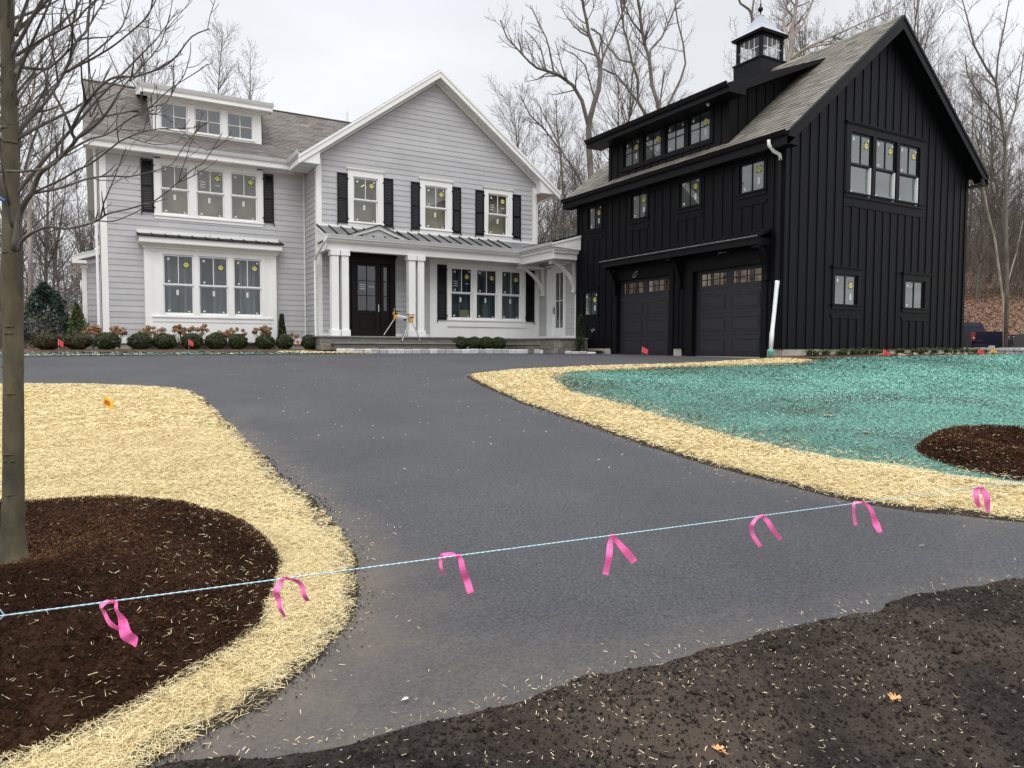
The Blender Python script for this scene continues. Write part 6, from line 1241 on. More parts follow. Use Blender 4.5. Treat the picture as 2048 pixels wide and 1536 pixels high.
for k, px, H, sd in (('T9', 428, 21.2, 21), ('T10', 480, 21.0, 24)):
    x, y = polar(px, 48); tr, cr = make_tree(sd, H, .13, 3, [3.2, 2.6, 3.0], [(.10, .17), (.35, .6), (.35, .6)], .0065, lean=.01, up=.09, start=.64)
    root = thing('bare_tree', (0, 0, 0), KEYLAB[k], 'tree', 'bare winter trees behind the houses'); tr.build('trunk', 'far_bark', root, smooth=True); cr.build('crown', 'far_twig', root); root.location = (x, y, zt(x, y))
# woods: prototypes, then copies
PROTO = []
for s in range(7):
    H = [17, 20, 15, 22, 18, 13, 19][s]; tr, cr = make_tree(300+s, H, .12+.014*s, 3, [2.3, 2.1, 2.6], [(.16, .34), (.3, .55), (.3, .55)], .0085, fork=s % 3, start=.28)
    root = thing('woodland_tree', (0, 0, 0), 'x', 'tree', 'leafless trees of the woods'); tr.build('trunk', 'far_bark', root, smooth=True); cr.build('crown', 'far_twig', root); PROTO.append(root)
USED = [False]*7
ZONES = [('in the woods left of the grey house', -500, 330, 34, 74, 56, (.55, .85)), ('in the woods seen between the two houses', 985, 1215, 44, 80, 34, (.5, .8)),
         ('in the woods behind the black garage', 1235, 1900, 50, 84, 34, (.95, 1.35)), ('on the leafy slope right of the garage', 1905, 2500, 60, 105, 84, (.55, .95)),
         ('in the low woods behind the grey house', 340, 1000, 62, 90, 14, (.5, .6))]
rz = random.Random(5)
for lab, a, b, d0, d1, cnt, sc in ZONES:
    for i in range(cnt):
        px = a+(b-a)*(i+rz.random())/cnt; D = rz.uniform(d0, d1); x, y = polar(px, D); k = rz.randrange(7)
        o = PROTO[k] if not USED[k] else copy_tree(PROTO[k]); USED[k] = True
        o.location = (x, y, zt(x, y)-.1); s = rz.uniform(*sc); o.scale = (s*rz.uniform(.8, 1.2), s*rz.uniform(.8, 1.2), s); o.rotation_euler = (0, 0, rz.uniform(0, 6.28))
        tag(o, 'one of many bare brown trees '+lab, 'tree', 'leafless trees '+lab)
# undergrowth thickets: one mass each
def thicket(px0, px1, d0, d1, cnt, h, seed, label, rad=.012):
    rng = random.Random(seed); mb = MB()
    for i in range(cnt):
        x, y = polar(rng.uniform(px0, px1), rng.uniform(d0, d1)); H = rng.uniform(*h); z = zt(x, y)
        p = wig((x, y, z-.1), Vector((rng.gauss(0, .45), rng.gauss(0, .45), 1)), H, 5, rng, .2, -.02); mb.tube(p, [rad*(1.5-.9*j/5) for j in range(6)], 3, cap=False)
        for _ in range(rng.randint(4, 8)):
            q = p[rng.randint(1, 5)]; mb.tube(wig(q, Vector((rng.gauss(0, 1), rng.gauss(0, 1), rng.uniform(-.2, 1))), H*rng.uniform(.2, .5), 3, rng, .25, 0), [rad*.8, rad*.7, rad*.6, rad*.4], 3, cap=False)
    tag(mb.build('undergrowth', 'far_twig'), label, 'undergrowth', kind='stuff')
thicket(-450, 345, 33, 48, 1300, (2.0, 6.0), 1, 'brown tangle of leafless undergrowth left of the grey house')
thicket(985, 1215, 40, 54, 1300, (3, 9.5), 2, 'brown tangle of leafless undergrowth between the houses')
thicket(1905, 2500, 61, 92, 2600, (3.0, 9), 3, 'brown tangle of leafless undergrowth on the slope at the right')
n = 60000; P = np.array([polar(RNG.uniform(1880, 2500), RNG.uniform(42, 66)) for _ in range(n)]); z = zt_np(P)
v, r = blades(P, z, RNG.uniform(.06, .13, n), RNG.uniform(.05, .09, n), .5, hmax=.1); o = instbuf('fallen_leaves', v, None, r, 'dead_leaf'); tag(o, 'fallen brown leaves covering the slope right of the garage', 'leaves', kind='stuff')

# ------------------------------------------------------------------ foreground maple
root = thing('young_maple', (-.45, 4.79, -1.26), 'young bare maple with slim mottled trunk in the mulch mound at left', 'tree')
rng = random.Random(11); tr, cr = MB(), MB()
T = [Vector(p) for p in FG['trunk'][0]]; R0 = [.100, .080, .066, .058, .055, .055, .058, .054, .046, .044, .040, .036, .030, .020]
fine, rf = [], []
for i in range(len(T)-1):
    m = max(1, int((T[i+1]-T[i]).length/.035))
    for j in range(m):
        t = j/m; p = T[i].lerp(T[i+1], t); rr0 = R0[i]+(R0[i+1]-R0[i])*t; fine.append(p); rf.append(rr0*.9*(1+.04*noise.noise(p*9)+.10*max(0, noise.noise(Vector((3, 2, p.z*6)))-.2)))
rf = [r*(1+.38*math.exp(-max(0, p.z-T[0].z-.04)/.055)) for r, p in zip(rf, fine)]
tr.tube(fine, rf, 22)
for k in range(15):      # branch scars
    i = rng.randint(6, min(len(fine)-2, 70)); a = rng.uniform(2.6, 5.6); p = fine[i]+Vector((math.cos(a), math.sin(a), 0))*rf[i]*.97
    mbp = [(.0, -.006), (.016, -.004), (.02, 0), (.013, .006), (0, .008)]
    nv = Vector((math.cos(a), math.sin(a), 0)); sv = Vector((-math.sin(a), math.cos(a), 0)); wd3 = rng.uniform(.012, .028)
    tr.tube([p-nv*.004-sv*wd3, p+nv*.0015-sv*wd3*.5, p+nv*.003, p+nv*.0015+sv*wd3*.5, p-nv*.004+sv*wd3], [.002, .004, .006, .004, .002], 6)
tr.build('trunk', 'maple_bark', root, smooth=True)
for k, (pts, a, b) in FG.items():
    if k == 'trunk': continue
    P0 = [Vector(p) for p in pts]; P = []
    for i in range(len(P0)-1):     # rounder bends
        p0, p1, p2, p3 = P0[max(0, i-1)], P0[i], P0[i+1], P0[min(len(P0)-1, i+2)]
        for j in range(3):
            t = j/3; P.append(.5*((2*p1)+(-p0+p2)*t+(2*p0-5*p1+4*p2-p3)*t*t+(-p0+3*p1-3*p2+p3)*t**3))
    P.append(P0[-1]); m = len(P)-1
    cr.tube(P, [(a+(b-a)*(i/m)**.6)*.74 for i in range(m+1)], 7, 0, cap=True)
    dn = 7.5 if k not in ('F', 'F2', 'Q', 'T') else 4.0
    grow(cr, P, a, b, 0, 2, rng, [dn, 6.5], [(.10, .30), (.25, .5)], .0019, .22, up=.13, tube=False, ang=(.45, .95), sides=(6, 5, 4, 4, 4))
for i in range(44):     # upper limbs that leave the frame
    j = rng.randint(int(len(fine)*.45), len(fine)-2); a = rng.uniform(0, 6.28); q = wig(fine[j], Vector((math.cos(a), math.sin(a), rng.uniform(.5, 1.2))), rng.uniform(.7, 1.7), 6, rng, .12, .08)
    grow(cr, q, rng.uniform(.006, .013), .0018, 0, 2, rng, [6, 6], [(.15, .35), (.25, .5)], .0019, .2, up=.12, sides=(7, 5, 4, 4))
cr.build('crown', 'twig_bark', root, smooth=True)
mb = MB(); mb.tube([T[8]+Vector((-.07, -.03, .02)), T[8]+Vector((-.055, -.075, .0)), T[8]+Vector((-.02, -.085, -.02))], .006, 5); mb.build('plastic_tie', 'blue_plastic', root)

# ------------------------------------------------------------------ shrubs
def leafball(name, loc, rx, rz, cnt, mat, size, seed, parent=None, square=0):
    g = np.random.default_rng(seed); d = g.normal(size=(cnt, 3)); d /= np.linalg.norm(d, axis=1)[:, None]
    lump = np.array([noise.noise(Vector(q)*2.3+Vector((seed, 0, 0)))*.16+noise.noise(Vector(q)*6)*.08 for q in d]); rad = (g.uniform(.62, 1, cnt)**.5)*(1+lump)
    c = d*rad[:, None]*np.array([rx, rx, rz])+np.array(loc); nrm = d+g.normal(0, .55, d.shape); nrm /= np.linalg.norm(nrm, axis=1)[:, None]
    a = np.cross(nrm, g.normal(size=d.shape)); a /= np.linalg.norm(a, axis=1)[:, None]; b = np.cross(nrm, a)
    ln = g.uniform(.7, 1.4, cnt)*size; v = quads(c, a, b, ln, ln*.55); r = np.clip(g.normal(.5, .2, cnt)+lump*.8, 0, 1); return v, r
def shrub(x, y, z, rx, rz, mat, label, seed, group, cnt=3800, size=.034):
    root = thing('boxwood_shrub', (x, y, z), label, 'shrub', group)
    v, r = leafball('f', (x, y, z+rz*.92), rx, rz, cnt, mat, size, seed); o = instbuf('foliage', v, None, r, mat, root)
    mb = MB()
    for k in range(6): a = k*1.05; mb.tube([(x+.02*math.cos(a), y+.02*math.sin(a), z-.03), (x+rx*.45*math.cos(a), y+rx*.45*math.sin(a), z+rz*.9)], .009, 4)
    mb.build('stem', 'stem_brown', root)
ORD = ['first', 'second', 'third', 'fourth', 'fifth', 'sixth', 'seventh', 'eighth', 'ninth', 'tenth', 'eleventh']
XS = [-1.25, -.57, .22, 1.0, 1.74, 2.46, 3.13, 3.84, 4.62, 5.28, 5.99]
for i, x in enumerate(XS):
    y = 23.85+.03*i if i < 9 else 23.9; ex = [' beside a red marker flag', ', bronze and ragged', '', '', '', ' with a red flag in front', '', '', '', '', ' next to the stone steps'][i]
    y += [.0, .12, -.06, .05, .1, -.04, .08, -.05, .04, .1, -.02][i]; x += [0, .04, -.03, .05, -.04, .0, .03, -.04, .02, -.05, .02][i]; kq = [1, .95, 1.04, .98, 1.02, .93, 1.05, .95, 1.06, .9, 1][i]
    shrub(x, y-.05, z_bed(x, y), kq*[.36, .38, .345, .36, .33, .345, .31, .30, .29, .30, .29][i], [.25, .24, .255, .25, .25, .26, .27, .26, .25, .255, .25][i], 'boxwood_bronze' if i < 2 else 'boxwood_leaf', f'{ORD[i]} round shrub from the left in the front row{ex}', 40+i, 'round shrubs in the front planting row')
for i, (x, y) in enumerate(((11.0, 22.75), (11.42, 22.5), (11.85, 22.45), (12.3, 22.35))):
    shrub(x, y, -.06, .27, .235, 'boxwood_leaf', f'{ORD[i]} from the left of four round green shrubs between the two stone steps', 60+i, 'four round shrubs under the porch window', 3000)
def hydrangea(x, y, w, h, heads, seed, label):
    rng = random.Random(seed); z = z_bed(x, y); root = thing('hydrangea', (x, y, z), label, 'shrub', 'dried hydrangeas along the front wall'); st = MB(); VV, RR = [], []
    for k in range(heads):
        a = rng.uniform(0, 6.28); d = rng.uniform(.1, 1)*w; p = wig((x, y, z), Vector((math.cos(a)*d, math.sin(a)*d*.5, h*rng.uniform(.75, 1.05))), h*rng.uniform(.66, 1.1), 4, rng, .06, .05); st.tube(p, .006, 4)
        if rng.random() < .88:
            v, r = leafball('h', tuple(p[-1]), rng.uniform(.05, .085), rng.uniform(.045, .07), 80, 'petal', .035, seed*50+k); VV.append(v); RR.append(r)
    for k in range(heads): 
        p = wig((x, y, z), Vector((rng.gauss(0, .4), rng.gauss(0, .3), 1)), h*rng.uniform(.4, .9), 3, rng, .1, 0); st.tube(p, .004, 3)
    st.build('stem', 'stem_brown', root); instbuf('flower_heads', np.concatenate(VV), None, np.concatenate(RR), 'petal', root)
HY = [(-.15, .42, .66, 20, 'below the left corner downspout'), (.52, .36, .62, 16, 'just right of the left corner board'), (1.35, .55, .66, 26, 'at the left edge of the bay'), (2.25, .42, .68, 22, 'under the left bay window'), (2.75, .34, .70, 14, 'under the middle bay window'), (3.42, .10, .55, 2, 'thin and nearly bare under the bay'), (3.85, .46, .60, 20, 'under the right bay window'), (4.72, .44, .72, 24, 'at the right edge of the bay'), (5.60, .32, .48, 11, 'beside the thin upright evergreen')]
for i, (x, w, h, n, lb) in enumerate(HY): hydrangea(x, 24.75, w, h, n, 70+i, 'dried hydrangea with tan flower heads, '+lb)
def conifer(name, x, y, z, H, R_, cnt, mat, size, seed, label, cat, pw=.8):
    g = np.random.default_rng(seed); root = thing(name, (x, y, z), label, cat); t = g.random(cnt)**.8; a = g.uniform(0, 6.283, cnt)
    lump = np.array([noise.noise(Vector((math.cos(q)*1.6, math.sin(q)*1.6, h*4+seed))) for q, h in zip(a, t)])
    rad = R_*(1-t)**pw*(.55+.45*g.random(cnt)**.5)*(1+.55*lump)+.02; c = np.stack([x+rad*np.cos(a), y+rad*np.sin(a), z+.08+t*H+.03*g.normal(size=cnt)], 1)
    d = np.stack([np.cos(a)+g.normal(0, .6, cnt), np.sin(a)+g.normal(0, .6, cnt), g.normal(.3, .6, cnt)], 1); d /= np.linalg.norm(d, axis=1)[:, None]; w = np.cross(d, g.normal(size=d.shape)); w /= np.linalg.norm(w, axis=1)[:, None]
    ln = size*g.uniform(.7, 1.3, cnt); instbuf('crown', quads(c, d, w, ln, ln*.5), None, np.clip(g.normal(.5, .2, cnt)+.5*lump, 0, 1), mat, root)
    mb = MB(); mb.tube([(x, y, z-.05), (x, y, z+H*.9)], [R_*.05+.01, .005], 7); mb.build('trunk', 'stem_brown', root)
conifer('holly_tree', -1.55, 28.2, -.05, 2.0, .98, 5600, 'holly_leaf', .075, 1, 'broad dark green holly left of the grey house', 'tree', .58)
conifer('small_conifer', -.62, 27.4, -.05, 1.35, .42, 2600, 'spruce_leaf', .05, 2, 'small yellow green conifer between the holly and the house corner', 'tree')
conifer('upright_evergreen', 5.35, 24.9, .02, .98, .13, 1500, 'boxwood_leaf', .05, 3, 'thin upright evergreen between the bay and the porch', 'shrub', .45)
conifer('upright_evergreen', 14.25, 20.1, -.14, 1.15, .11, 1500, 'boxwood_leaf', .05, 4, 'thin upright evergreen before the stone landing by the garage', 'shrub', .4)
# grass clumps along the garage footing
def clump(seed):
    g = random.Random(seed); mb = MB()
    for k in range(70):
        a = g.uniform(0, 6.28); L_ = g.uniform(.14, .30); d = Vector((math.cos(a), math.sin(a), 0)); p = [Vector((g.gauss(0, .02), g.gauss(0, .02), 0))]
        for j in range(4): f = j/3; p.append(p[-1]+(d*(.25+.75*f)+Vector((0, 0, 1.0-1.45*f)))*(L_/4))
        s = Vector((-math.sin(a), math.cos(a), 0)); vs = []
        for j, q in enumerate(p): w = .006*(1-.2*j)*1.3; vs += [q-s*w, q+s*w]
        mb.add(vs, [(2*j, 2*j+1, 2*j+3, 2*j+2) for j in range(4)], 0, min(1, max(0, g.gauss(.5, .25))))
    return mb
cl = [clump(s).build('grass_clump', 'liriope_blade') for s in range(3)]; first = [True]*3; g = random.Random(3)
for i in range(34):
    x = 15.35+i*.232+g.uniform(-.06, .06); y = 11.75+g.uniform(-.12, .16)-(.12 if i > 22 else 0); k = g.randrange(3)
    o = cl[k] if first[k] else cl[k].copy()
    if not first[k]: COL.objects.link(o)
    first[k] = False; o.location = (x, y, zt(x, y)+.07); s = g.uniform(1.15, 1.75); o.scale = (s, s, s); o.rotation_euler = (0, 0, g.uniform(0, 6.28))
    tag(o, 'low arching grass clump in the row along the black garage footing', 'grass clump', 'grass clumps along the garage footing')
n = 260; P = sample((17.5, 11.1), (23.5, 11.6), n); v, r = blades(P, zt_np(P)+.08, RNG.uniform(.05, .11, n), RNG.uniform(.04, .07, n), .4, hmax=.03)
o = instbuf('fallen_leaves', v, None, np.clip(r+.2, 0, 1), 'dead_leaf'); tag(o, 'dry leaves caught along the garage planting bed', 'leaves', kind='stuff')

# ------------------------------------------------------------------ marker flags, leaves, string
def flag(x, y, z, h, ang, mat, label, size=.10, ink=False, tilt=0):
    root = thing('marker_flag', (x, y, z), label, 'marker flag', 'small utility marker flags'); d = Vector((math.cos(ang), math.sin(ang), 0)); tp = Vector((x+tilt, y, z+h))
    mb = MB(); mb.tube([(x, y, z-.03), tuple(tp)], .0035, 4); mb.build('wire', 'wire_grey', root)
    mb = MB(); vs = []; w = Vector((-d.y, d.x, 0))
    for j in range(5):
        f = j/4; q = tp+d*(size*1.15*f)+w*(.012*math.sin(f*5))+Vector((0, 0, -size*.62*f)); vs += [q, q+Vector((0, 0, -size*(1-.05*f)))+d*(-.15*size)]
    mb.add(vs, [(2*j, 2*j+1, 2*j+3, 2*j+2) for j in range(4)])
    if ink:
        for f0, f1, a, b in ((.1, .62, .30, .42), (.05, .66, .50, .76)):
            P4 = []
            for f, s in ((f0, a), (f1, a), (f1, b), (f0, b)): P4.append(tp+d*(size*1.15*f)+w*(.012*math.sin(f*5)-.004)+Vector((0, 0, -size*.62*f-size*s)))
            mb.add(P4, [(0, 1, 2, 3)], 1)
            mb.add([q+w*.008 for q in P4], [(0, 1, 2, 3)], 1)
    mb.build('flag', [mat, 'flag_ink'], root)
flag(.03, 10.1, zt(.03, 10.1)+.02, .26, -.45, 'flag_yellow', 'yellow marker flag with red print standing in the straw', .105, True)
for x, y, s, lb in ((-3.2, 24.2, .13, 'red marker flag at the far left behind the maple trunk'), (-.98, 23.35, .15, 'red marker flag in front of the first round shrub at left'), (2.30, 23.25, .14, 'red marker flag in front of the shrub below the bay'), (5.62, 24.0, .09, 'faint pink marker flag between the last two front shrubs')):
    flag(x, y, z_bed(x, y), .30, -.7, 'flag_red', lb, s)
flag(13.55, 16.05, zt(13.55, 16.05), .26, -.5, 'flag_red', 'red marker flag on the asphalt before the left garage door', .15)
for x, y, m, lb in ((17.65, 11.35, 'flag_red', 'red marker flag among the grass clumps by the garage wall'), (21.9, 11.2, 'flag_red', 'red marker flag near the right corner of the garage'), (23.7, 11.75, 'flag_yellow', 'yellow marker flag before the low stone wall'), (24.6, 11.2, 'flag_red', 'red marker flag in the lawn by the right edge')):
    flag(x, y, zt(x, y)+.03, .20, -.8, m, lb, .14)
def leaf(x, y, z, s, rot, mat, label, curl=.3):
    out = [(-1, .0), (-.72, .14), (-.62, .05), (-.38, .42), (-.22, .40), (-.12, .14), (.1, .55), (.32, .60), (.30, .18), (.62, .46), (.78, .34), (.62, .06), (1.0, .02), (.62, -.12), (.72, -.42), (.52, -.46), (.30, -.16), (.20, -.58), (-.02, -.55), (-.12, -.14), (-.34, -.38), (-.50, -.30), (-.55, -.06), (-.75, -.10)]
    mb = MB(); c, sn = math.cos(rot), math.sin(rot)
    pt = lambda a, b: (x+s*(a*c-b*sn), y+s*(a*sn+b*c), z+s*(curl*(b*b*1.6+a*a*.5)+.05*math.sin(a*9)))
    o = [pt(0, 0)]+[pt(a, b) for a, b in out]; n = len(out); mb.add(o, [(0, 1+i, 1+(i+1) % n) for i in range(n)]); mb.tube([pt(-1, 0), pt(-1.35, .05)], s*.02, 4)
    tag(mb.build('oak_leaf', mat), label, 'leaf', 'fallen oak leaves')
leaf(2.54, 1.55, zt(2.54, 1.55)+.035, .040, .5, 'oak_leaf', 'orange lobed oak leaf on dark soil, upper right one', .5)
leaf(1.75, 1.655, zt(1.75, 1.655)+.035, .034, 1.6, 'oak_leaf', 'orange lobed oak leaf at the bottom edge of the picture', .3)
leaf(7.8, 5.71, zt(7.8, 5.71)+.06, .085, 2.9, 'oak_leaf_pale', 'pale tan leaf lying alone on the turquoise lawn', .2)
leaf(7.2, 4.8, zt(7.2, 4.8)+.06, .06, .9, 'flower_tan', 'dull reddish leaf on the lawn left of the mulch mound', .2)
leaf(.97, 1.66+.83, zt(.97, 2.49)+.012, .018, .3, 'paper', 'tiny white scrap on the asphalt by the soil edge', .2)
# string with flagging tape
SA, SB = Vector((-.25, 2.343, -.73)), Vector((4.437, 2.005, -.73)); sdv = (SB-SA).normalized(); A_ = SA-sdv*.8; B_ = SB+sdv*3.2
mb = MB(); a, b = [], []
n = 700
for i in range(n+1):
    p = A_.lerp(B_, i/n); w = i*1.9; q = Vector((0, .0012*math.cos(w), .0012*math.sin(w))); a.append(p+q); b.append(p-q)
mb.tube(a, .0014, 4); mb.tube(b, .0014, 4); mb.tube([SA+Vector((.01, 0, .0)), SA+Vector((.0, 0, .018)), SA+Vector((-.012, -.0, .03))], .0015, 4); mb.tube([SA+Vector((.01, 0, .0)), SA+Vector((-.005, 0, -.012))], .0015, 4)
tag(mb.build('marking_string', 'cord_blue'), 'taut light blue twisted string stretched across the driveway entrance', 'string')
emat, Nd, Lk, bb = nt('pink_tape'); bb.inputs['Base Color'].default_value = L4(.90, .10, .33); bb.inputs['Roughness'].default_value = .45
n9, r9 = noise_col(Nd, Lk, Nd.new('ShaderNodeTexCoord').outputs['Object'], 25, L4(.88, .12, .38), L4(1.0, .20, .50), .35, .65, 3); Lk.new(r9.outputs[0], bb.inputs['Base Color'])
RVX, UVX = rr, Vector((0, 0, 1))
def tape(px, strands, label):
    u = (px-1024)/FPX
    # point on the string under this bearing
    best = min((A_.lerp(B_, i/4000) for i in range(4001)), key=lambda p: abs((p.dot(r2))/(p.dot(fw))-u)); D = best.dot(fw); k = D/FPX
    root = thing('flagging_tape', tuple(best), label, 'flagging tape', 'pink tapes tied along the string')
    kn = MB(); kn.tube([best-sdv*.008, best-sdv*.003, best+sdv*.004, best+sdv*.01], [.002, .0045, .0045, .002], 7); kn.build('knot', 'pink_tape', root)
    for pts, ws in strands:       # offsets in pixels of this place on the string; first and last widths
        n = len(pts); P = []
        for i in range(n-1):
            p0, p1, p2, p3 = [Vector((*pts[min(n-1, max(0, i+q))], 0)) for q in (-1, 0, 1, 2)]
            for j in range(4):
                t = j/4; P.append((.5*((2*p1)+(-p0+p2)*t+(2*p0-5*p1+4*p2-p3)*t*t+(-p0+3*p1-3*p2+p3)*t**3), ws[i]+(ws[i+1]-ws[i])*t))
        P.append((Vector((*pts[-1], 0)), ws[-1])); mb = MB(); vs = []
        for i, (q, w) in enumerate(P):
            tq = (P[min(i+1, len(P)-1)][0]-P[max(i-1, 0)][0]); tq = tq.normalized() if tq.length else Vector((0, 1, 0)); nq = Vector((-tq.y, tq.x, 0)); full = .026/k
            tw = math.sqrt(max(0, 1-min(1, w/full)**2))*.003
            base = best+rr*(q.x*k)+Vector((0, 0, -q.y*k))+fw*(.006*math.sin(i*.7)-.004)
            e = rr*(nq.x*w/2*k)+Vector((0, 0, -nq.y*w/2*k)); dd = fw*tw
            vs += [base-e-dd, base+e+dd]
        mb.add(vs, [(2*i, 2*i+1, 2*i+3, 2*i+2) for i in range(len(P)-1)]); o = mb.build('strand', 'pink_tape', root)
        sm = o.modifiers.new('thick', 'SOLIDIFY'); sm.thickness = .0004
tape(222, [([(-4, 0), (-14, 4), (-17, 14), (-13, 28), (4, 46), (24, 62)], [7, 9, 9, 10, 12, 6]), ([(0, 0), (10, 4), (15, 20), (22, 44), (32, 66), (42, 80), (50, 90)], [8, 10, 9, 20, 26, 22, 5])], 'pink tape tied in a loop, leftmost on the string')
tape(566, [([(0, 0), (-8, 14), (-13, 28), (-9, 46), (-4, 60), (2, 78)], [6, 12, 14, 12, 9, 7]), ([(0, -1), (14, 0), (26, 2), (38, 16), (44, 32), (49, 46)], [6, 6, 8, 11, 11, 9])], 'pink tape forming an arch over the straw edge')
tape(915, [([(-3, 0), (-14, -3), (-30, -1), (-34, 12), (-31, 28), (-26, 44)], [5, 8, 9, 7, 6, 2]), ([(0, 0), (7, 10), (13, 34), (20, 54), (27, 74)], [6, 11, 13, 14, 14])], 'pink tape with a long right tail, third along the string')
tape(1224, [([(0, 0), (-4, 24), (-7, 50), (-12, 80)], [5, 13, 12, 12]), ([(1, 0), (14, 16), (30, 34), (46, 54)], [4, 11, 15, 13])], 'pink tape spread like an upside-down V, middle of the string')
tape(1524, [([(0, 0), (-14, 8), (-22, 22), (-16, 42), (-3, 62)], [4, 6, 8, 8, 7]), ([(1, 0), (10, 10), (22, 30), (39, 48)], [4, 9, 9, 7])], 'thin pink tape with two curved tails, third from the right')
tape(1722, [([(-2, 0), (-14, 1), (-16, 14), (-9, 46)], [4, 5, 5, 7]), ([(1, 0), (14, 6), (24, 26), (32, 44), (38, 60)], [5, 6, 9, 14, 8])], 'pink tape with a broad right tail, second from the right')
tape(1958, [([(0, 0), (-7, 10), (-5, 26), (4, 42)], [6, 11, 11, 7]), ([(4, 1), (11, 12), (16, 30), (21, 52)], [7, 12, 13, 5])], 'pink tape hanging before the straw strip, rightmost on the string')

# ------------------------------------------------------------------ saw stand
SS = thing('saw_stand', (8.95, 23.0, .37), 'yellow and silver folding saw stand on the stone steps before the front door', 'saw stand')
pa, pb_ = Vector((8.74, 23.12, 1.10)), Vector((9.16, 22.80, .98))
mb = MB(); mb.tube([pa, pb_], .022, 8); mb.tube([pa+Vector((0, 0, -.05)), pb_+Vector((0, 0, -.05))], .016, 8); mb.build('beam', 'aluminium', SS)
for (q, f1, f2) in ((pa, (8.31, 23.15, .375), (9.08, 23.3, .375)), (pb_, (8.80, 22.75, .165), (9.53, 22.82, .165))):
    for f in (f1, f2):
        mb = MB(); mb.tube([q+Vector((0, 0, -.06)), Vector(f)+Vector((0, 0, .03))], .015, 8); lg = mb.build('leg', 'aluminium', SS); mb = MB(); mb.tube([Vector(f)+Vector((0, 0, .05)), f], .02, 8); mb.build('foot', 'tyre', lg)
    mb = MB(); mb.box(q.x-.07, q.x+.07, q.y-.05, q.y+.05, q.z-.13, q.z+.0); mb.box(q.x-.10, q.x-.06, q.y-.04, q.y+.04, q.z, q.z+.11); mb.box(q.x+.06, q.x+.10, q.y-.04, q.y+.04, q.z, q.z+.10); mb.build('clamp', 'saw_yellow', SS, bevel=.006)
    mb = MB(); mb.box(q.x-.17, q.x+.13, q.y-.03, q.y+.03, q.z+.112, q.z+.135); mb.box(q.x-.05, q.x+.05, q.y-.045, q.y+.045, q.z+.02, q.z+.06); mb.build('rail', 'black_metal', SS)
mb = MB(); c = pa.lerp(pb_, .6); mb.box(c.x-.03, c.x+.03, c.y-.04, c.y+.04, c.z-.12, c.z-.05); mb.build('knob', 'tyre', SS)

# ------------------------------------------------------------------ low stone wall and vehicles at the right
mb = MB(); P0, P1 = Vector((30.9, 16.9, 0)), Vector((41, 11.2, 0)); d = (P1-P0).normalized(); nn = Vector((d.y, -d.x, 0)); nn = nn if nn.dot(-P0) > 0 else -nn
L_ = (P1-P0).length
for row in range(4):
    t = 0
    while t < L_:
        w = random.uniform(.22, .6); z0 = -.42+row*.125; h = .12+random.uniform(-.01, .012); a = P0+d*(t+.01); b = P0+d*(t+w-.01); o_ = nn*random.uniform(.17, .22); k = nn*-.2; c = .02
        vs = [a+k, b+k, b+o_, a+o_]; v8 = [Vector((q.x, q.y, z0)) for q in vs]+[Vector((q.x, q.y, z0+h)) for q in (a+k+d*c, b+k-d*c, b+o_-nn*c-d*c, a+o_-nn*c+d*c)]
        mb.add(v8, [(0, 1, 5, 4), (1, 2, 6, 5), (2, 3, 7, 6), (3, 0, 4, 7), (4, 5, 6, 7)], 0, random.random()); t += w
tag(mb.build('stone_wall', 'wall_stone'), 'low grey fieldstone wall in front of the parked vehicles at right', 'wall')
def loft(mb, secs, mi=0):
    n = len(secs[0]); vs = [p for s in secs for p in s]
    mb.add(vs, [(i*n+k, i*n+(k+1) % n, (i+1)*n+(k+1) % n, (i+1)*n+k) for i in range(len(secs)-1) for k in range(n)]+[tuple(range(n-1, -1, -1)), tuple((len(secs)-1)*n+k for k in range(n))], mi)
def wheel(x, y, z, r, w, root):
    mb = MB(); prof = [(r*.62, -w/2), (r*.95, -w/2), (r, -w/2+.04), (r, w/2-.04), (r*.95, w/2), (r*.62, w/2)]
    vs = [(x+a_*math.cos(q*math.pi/12), y+b_, z+a_*math.sin(q*math.pi/12)) for a_, b_ in prof for q in range(24)]; n = len(prof)
    mb.add(vs, [(i*24+k, i*24+(k+1) % 24, ((i+1) % n)*24+(k+1) % 24, ((i+1) % n)*24+k) for i in range(n) for k in range(24)]); wh = mb.build('wheel', 'tyre', root)
    mb = MB(); mb.tube([(x, y-w*.42, z), (x, y+w*.42, z)], r*.62, 20); mb.build('rim', 'chrome', wh)
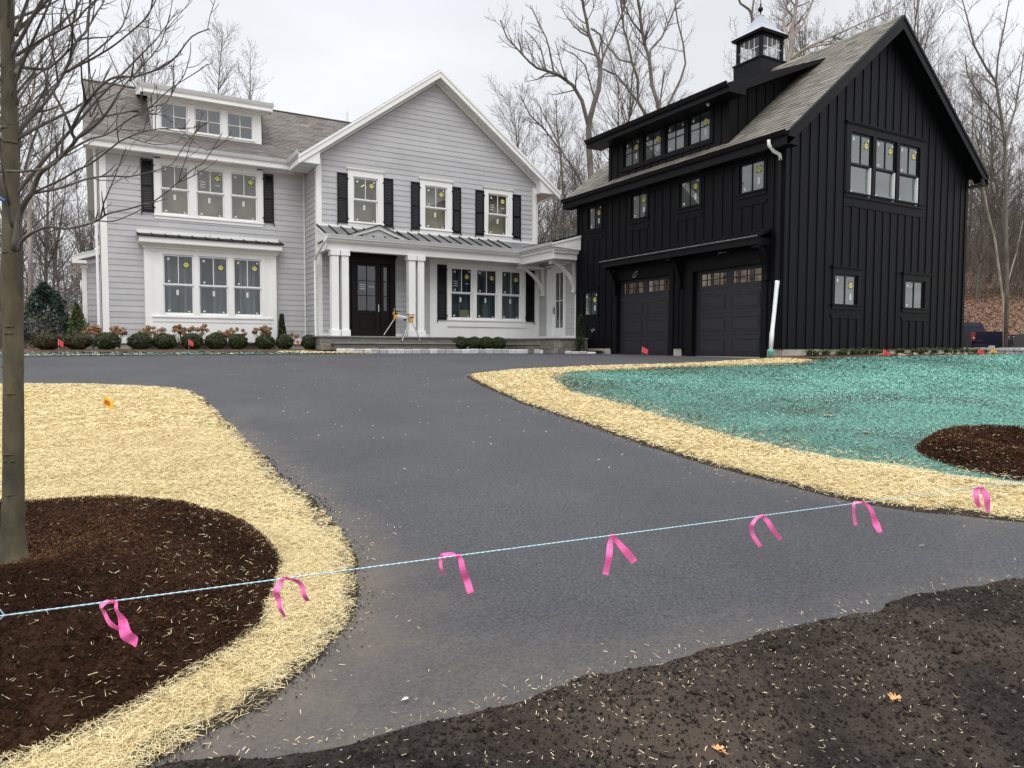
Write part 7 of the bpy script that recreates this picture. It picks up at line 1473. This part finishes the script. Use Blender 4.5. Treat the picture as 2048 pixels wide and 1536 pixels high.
def pickup(loc, heading, body, label, group, lenb=5.6):
    """local axes: x forward, y left"""
    root = thing('pickup_truck', (0, 0, 0), label, 'pickup truck', group); W = .96
    def sec(x, zb, ztp, w, wt): return [(x, -w, zb), (x, -w, (zb+ztp)/2), (x, -wt, ztp), (x, wt, ztp), (x, w, (zb+ztp)/2), (x, w, zb)]
    mb = MB()
    def arch(cx, r0=.46):       # side panel outline with a wheel arch cut
        return [(cx+r0*math.cos(math.pi-k*math.pi/8), .40+r0*math.sin(math.pi-k*math.pi/8)) for k in range(9)]
    prof = [(.05, .48), *arch(1.10), *arch(4.55), (5.5, .42), (5.58, .95), (5.45, 1.12), (4.0, 1.20), (2.0, 1.30), (.08, 1.32), (.03, .9)]
    for s in (-1, 1): mb.prism([(x, s*W, z) for x, z in prof], (0, -s*.08, 0))
    mb.box(2.0, 5.5, -.90, .90, .5, 1.15); mb.box(.1, 2.0, -.88, .88, .48, .62); loft(mb, [sec(4.0, 1.0, 1.20, .88, .86), sec(5.5, .9, 1.10, .88, .80)])
    bd = mb.build('body', body, root, bevel=.02)
    mb = MB(); loft(mb, [sec(2.0, 1.15, 1.30, .92, .90), sec(2.12, 1.2, 1.90, .90, .70), sec(3.2, 1.2, 1.93, .90, .70), sec(4.15, 1.15, 1.22, .90, .84)]); mb.build('cab', body, root, bevel=.015)
    mb = MB(); mb.quad((2.035, -.66, 1.42), (2.035, .66, 1.42), (2.10, .62, 1.82), (2.10, -.62, 1.82))
    for s in (-1, 1): mb.quad((2.3, s*.865, 1.40), (3.7, s*.875, 1.38), (3.2, s*.745, 1.84), (2.3, s*.745, 1.84))
    mb.build('window_glass_panel', 'dark_glass', root)
    mb = MB(); mb.box(.0, .06, -.78, .78, .62, 1.30); mb.box(-.012, .0, -.72, .72, 1.10, 1.26); mb.box(-.02, .02, -.80, .80, 1.29, 1.34); tg = mb.build('tailgate', body, root, bevel=.01)
    mb = MB(); mb.box(-.02, -.012, -.16, .16, 1.16, 1.20); mb.build('handle', 'black_metal', tg)
    mb = MB(); mb.box(-.016, -.004, .42, .70, .82, .845); mb.box(-.016, -.004, -.70, -.48, .82, .845); mb.build('badge', 'chrome', tg)
    for s in (-1, 1):
        mb = MB(); mb.box(-.01, .10, s*.79, s*.965, .84, 1.28); mb.build('tail_light', 'tail_red', root, bevel=.01)
        mb = MB(); mb.box(-.014, .02, s*.83, s*.92, .96, 1.04); mb.build('reversing_light', 'plate_white', root)
    for s in (-1, 1):
        mb = MB(); mb.box(5.40, 5.58, s*.70, s*.955, .86, 1.04); mb.build('headlight', 'chrome', root, bevel=.01)
    mb = MB(); mb.box(-.12, .05, -.95, .95, .42, .60); mb.build('bumper', 'black_trim', root, bevel=.02); mb = MB(); mb.box(-.13, -.122, -.16, .16, .46, .58); mb.build('number_plate', 'plate_white', root)
    for x in (1.10, 4.55):
        for s in (-1, 1): wheel(x, s*.83, .40, .40, .26, root)
    root.location = loc; root.rotation_euler = (0, 0, heading); return root
hx = math.atan2(.79, .62)
tx, ty = polar(1979, 38.3)
pickup((tx, ty, zt(tx, ty)-.02), hx+.08, 'truck_blue', 'dark blue pickup truck seen from behind beside the garage corner', 'parked vehicles behind the stone wall')
tx, ty = polar(2027, 36.0); tx += .54*5.4; ty -= .84*5.4
pickup((tx, ty, -.40), math.pi-1.0, 'truck_grey', 'dark grey pickup cut off by the right edge of the picture', 'parked vehicles behind the stone wall')
mb = MB()
for k in range(26): pass
bx, by = polar(1998, 44.5); rk = thing('boulder', (bx, by, zt(bx, by)), 'pale grey boulder on the leafy slope behind the blue pickup', 'boulder')
vs = []; seg, rg = 14, 7
for i in range(rg+1):
    for k in range(seg):
        a, b = math.pi*i/rg, 2*math.pi*k/seg; q = Vector((math.sin(a)*math.cos(b), math.sin(a)*math.sin(b), math.cos(a))); q *= 1+.25*noise.noise(q*1.6); vs.append((bx+q.x*1.0, by+q.y*1.0, zt(bx, by)+q.z*.95+.35))
mb.add(vs, [(i*seg+k, i*seg+(k+1) % seg, (i+1)*seg+(k+1) % seg, (i+1)*seg+k) for i in range(rg) for k in range(seg)]); mb.build('rock', 'concrete', rk, smooth=True)
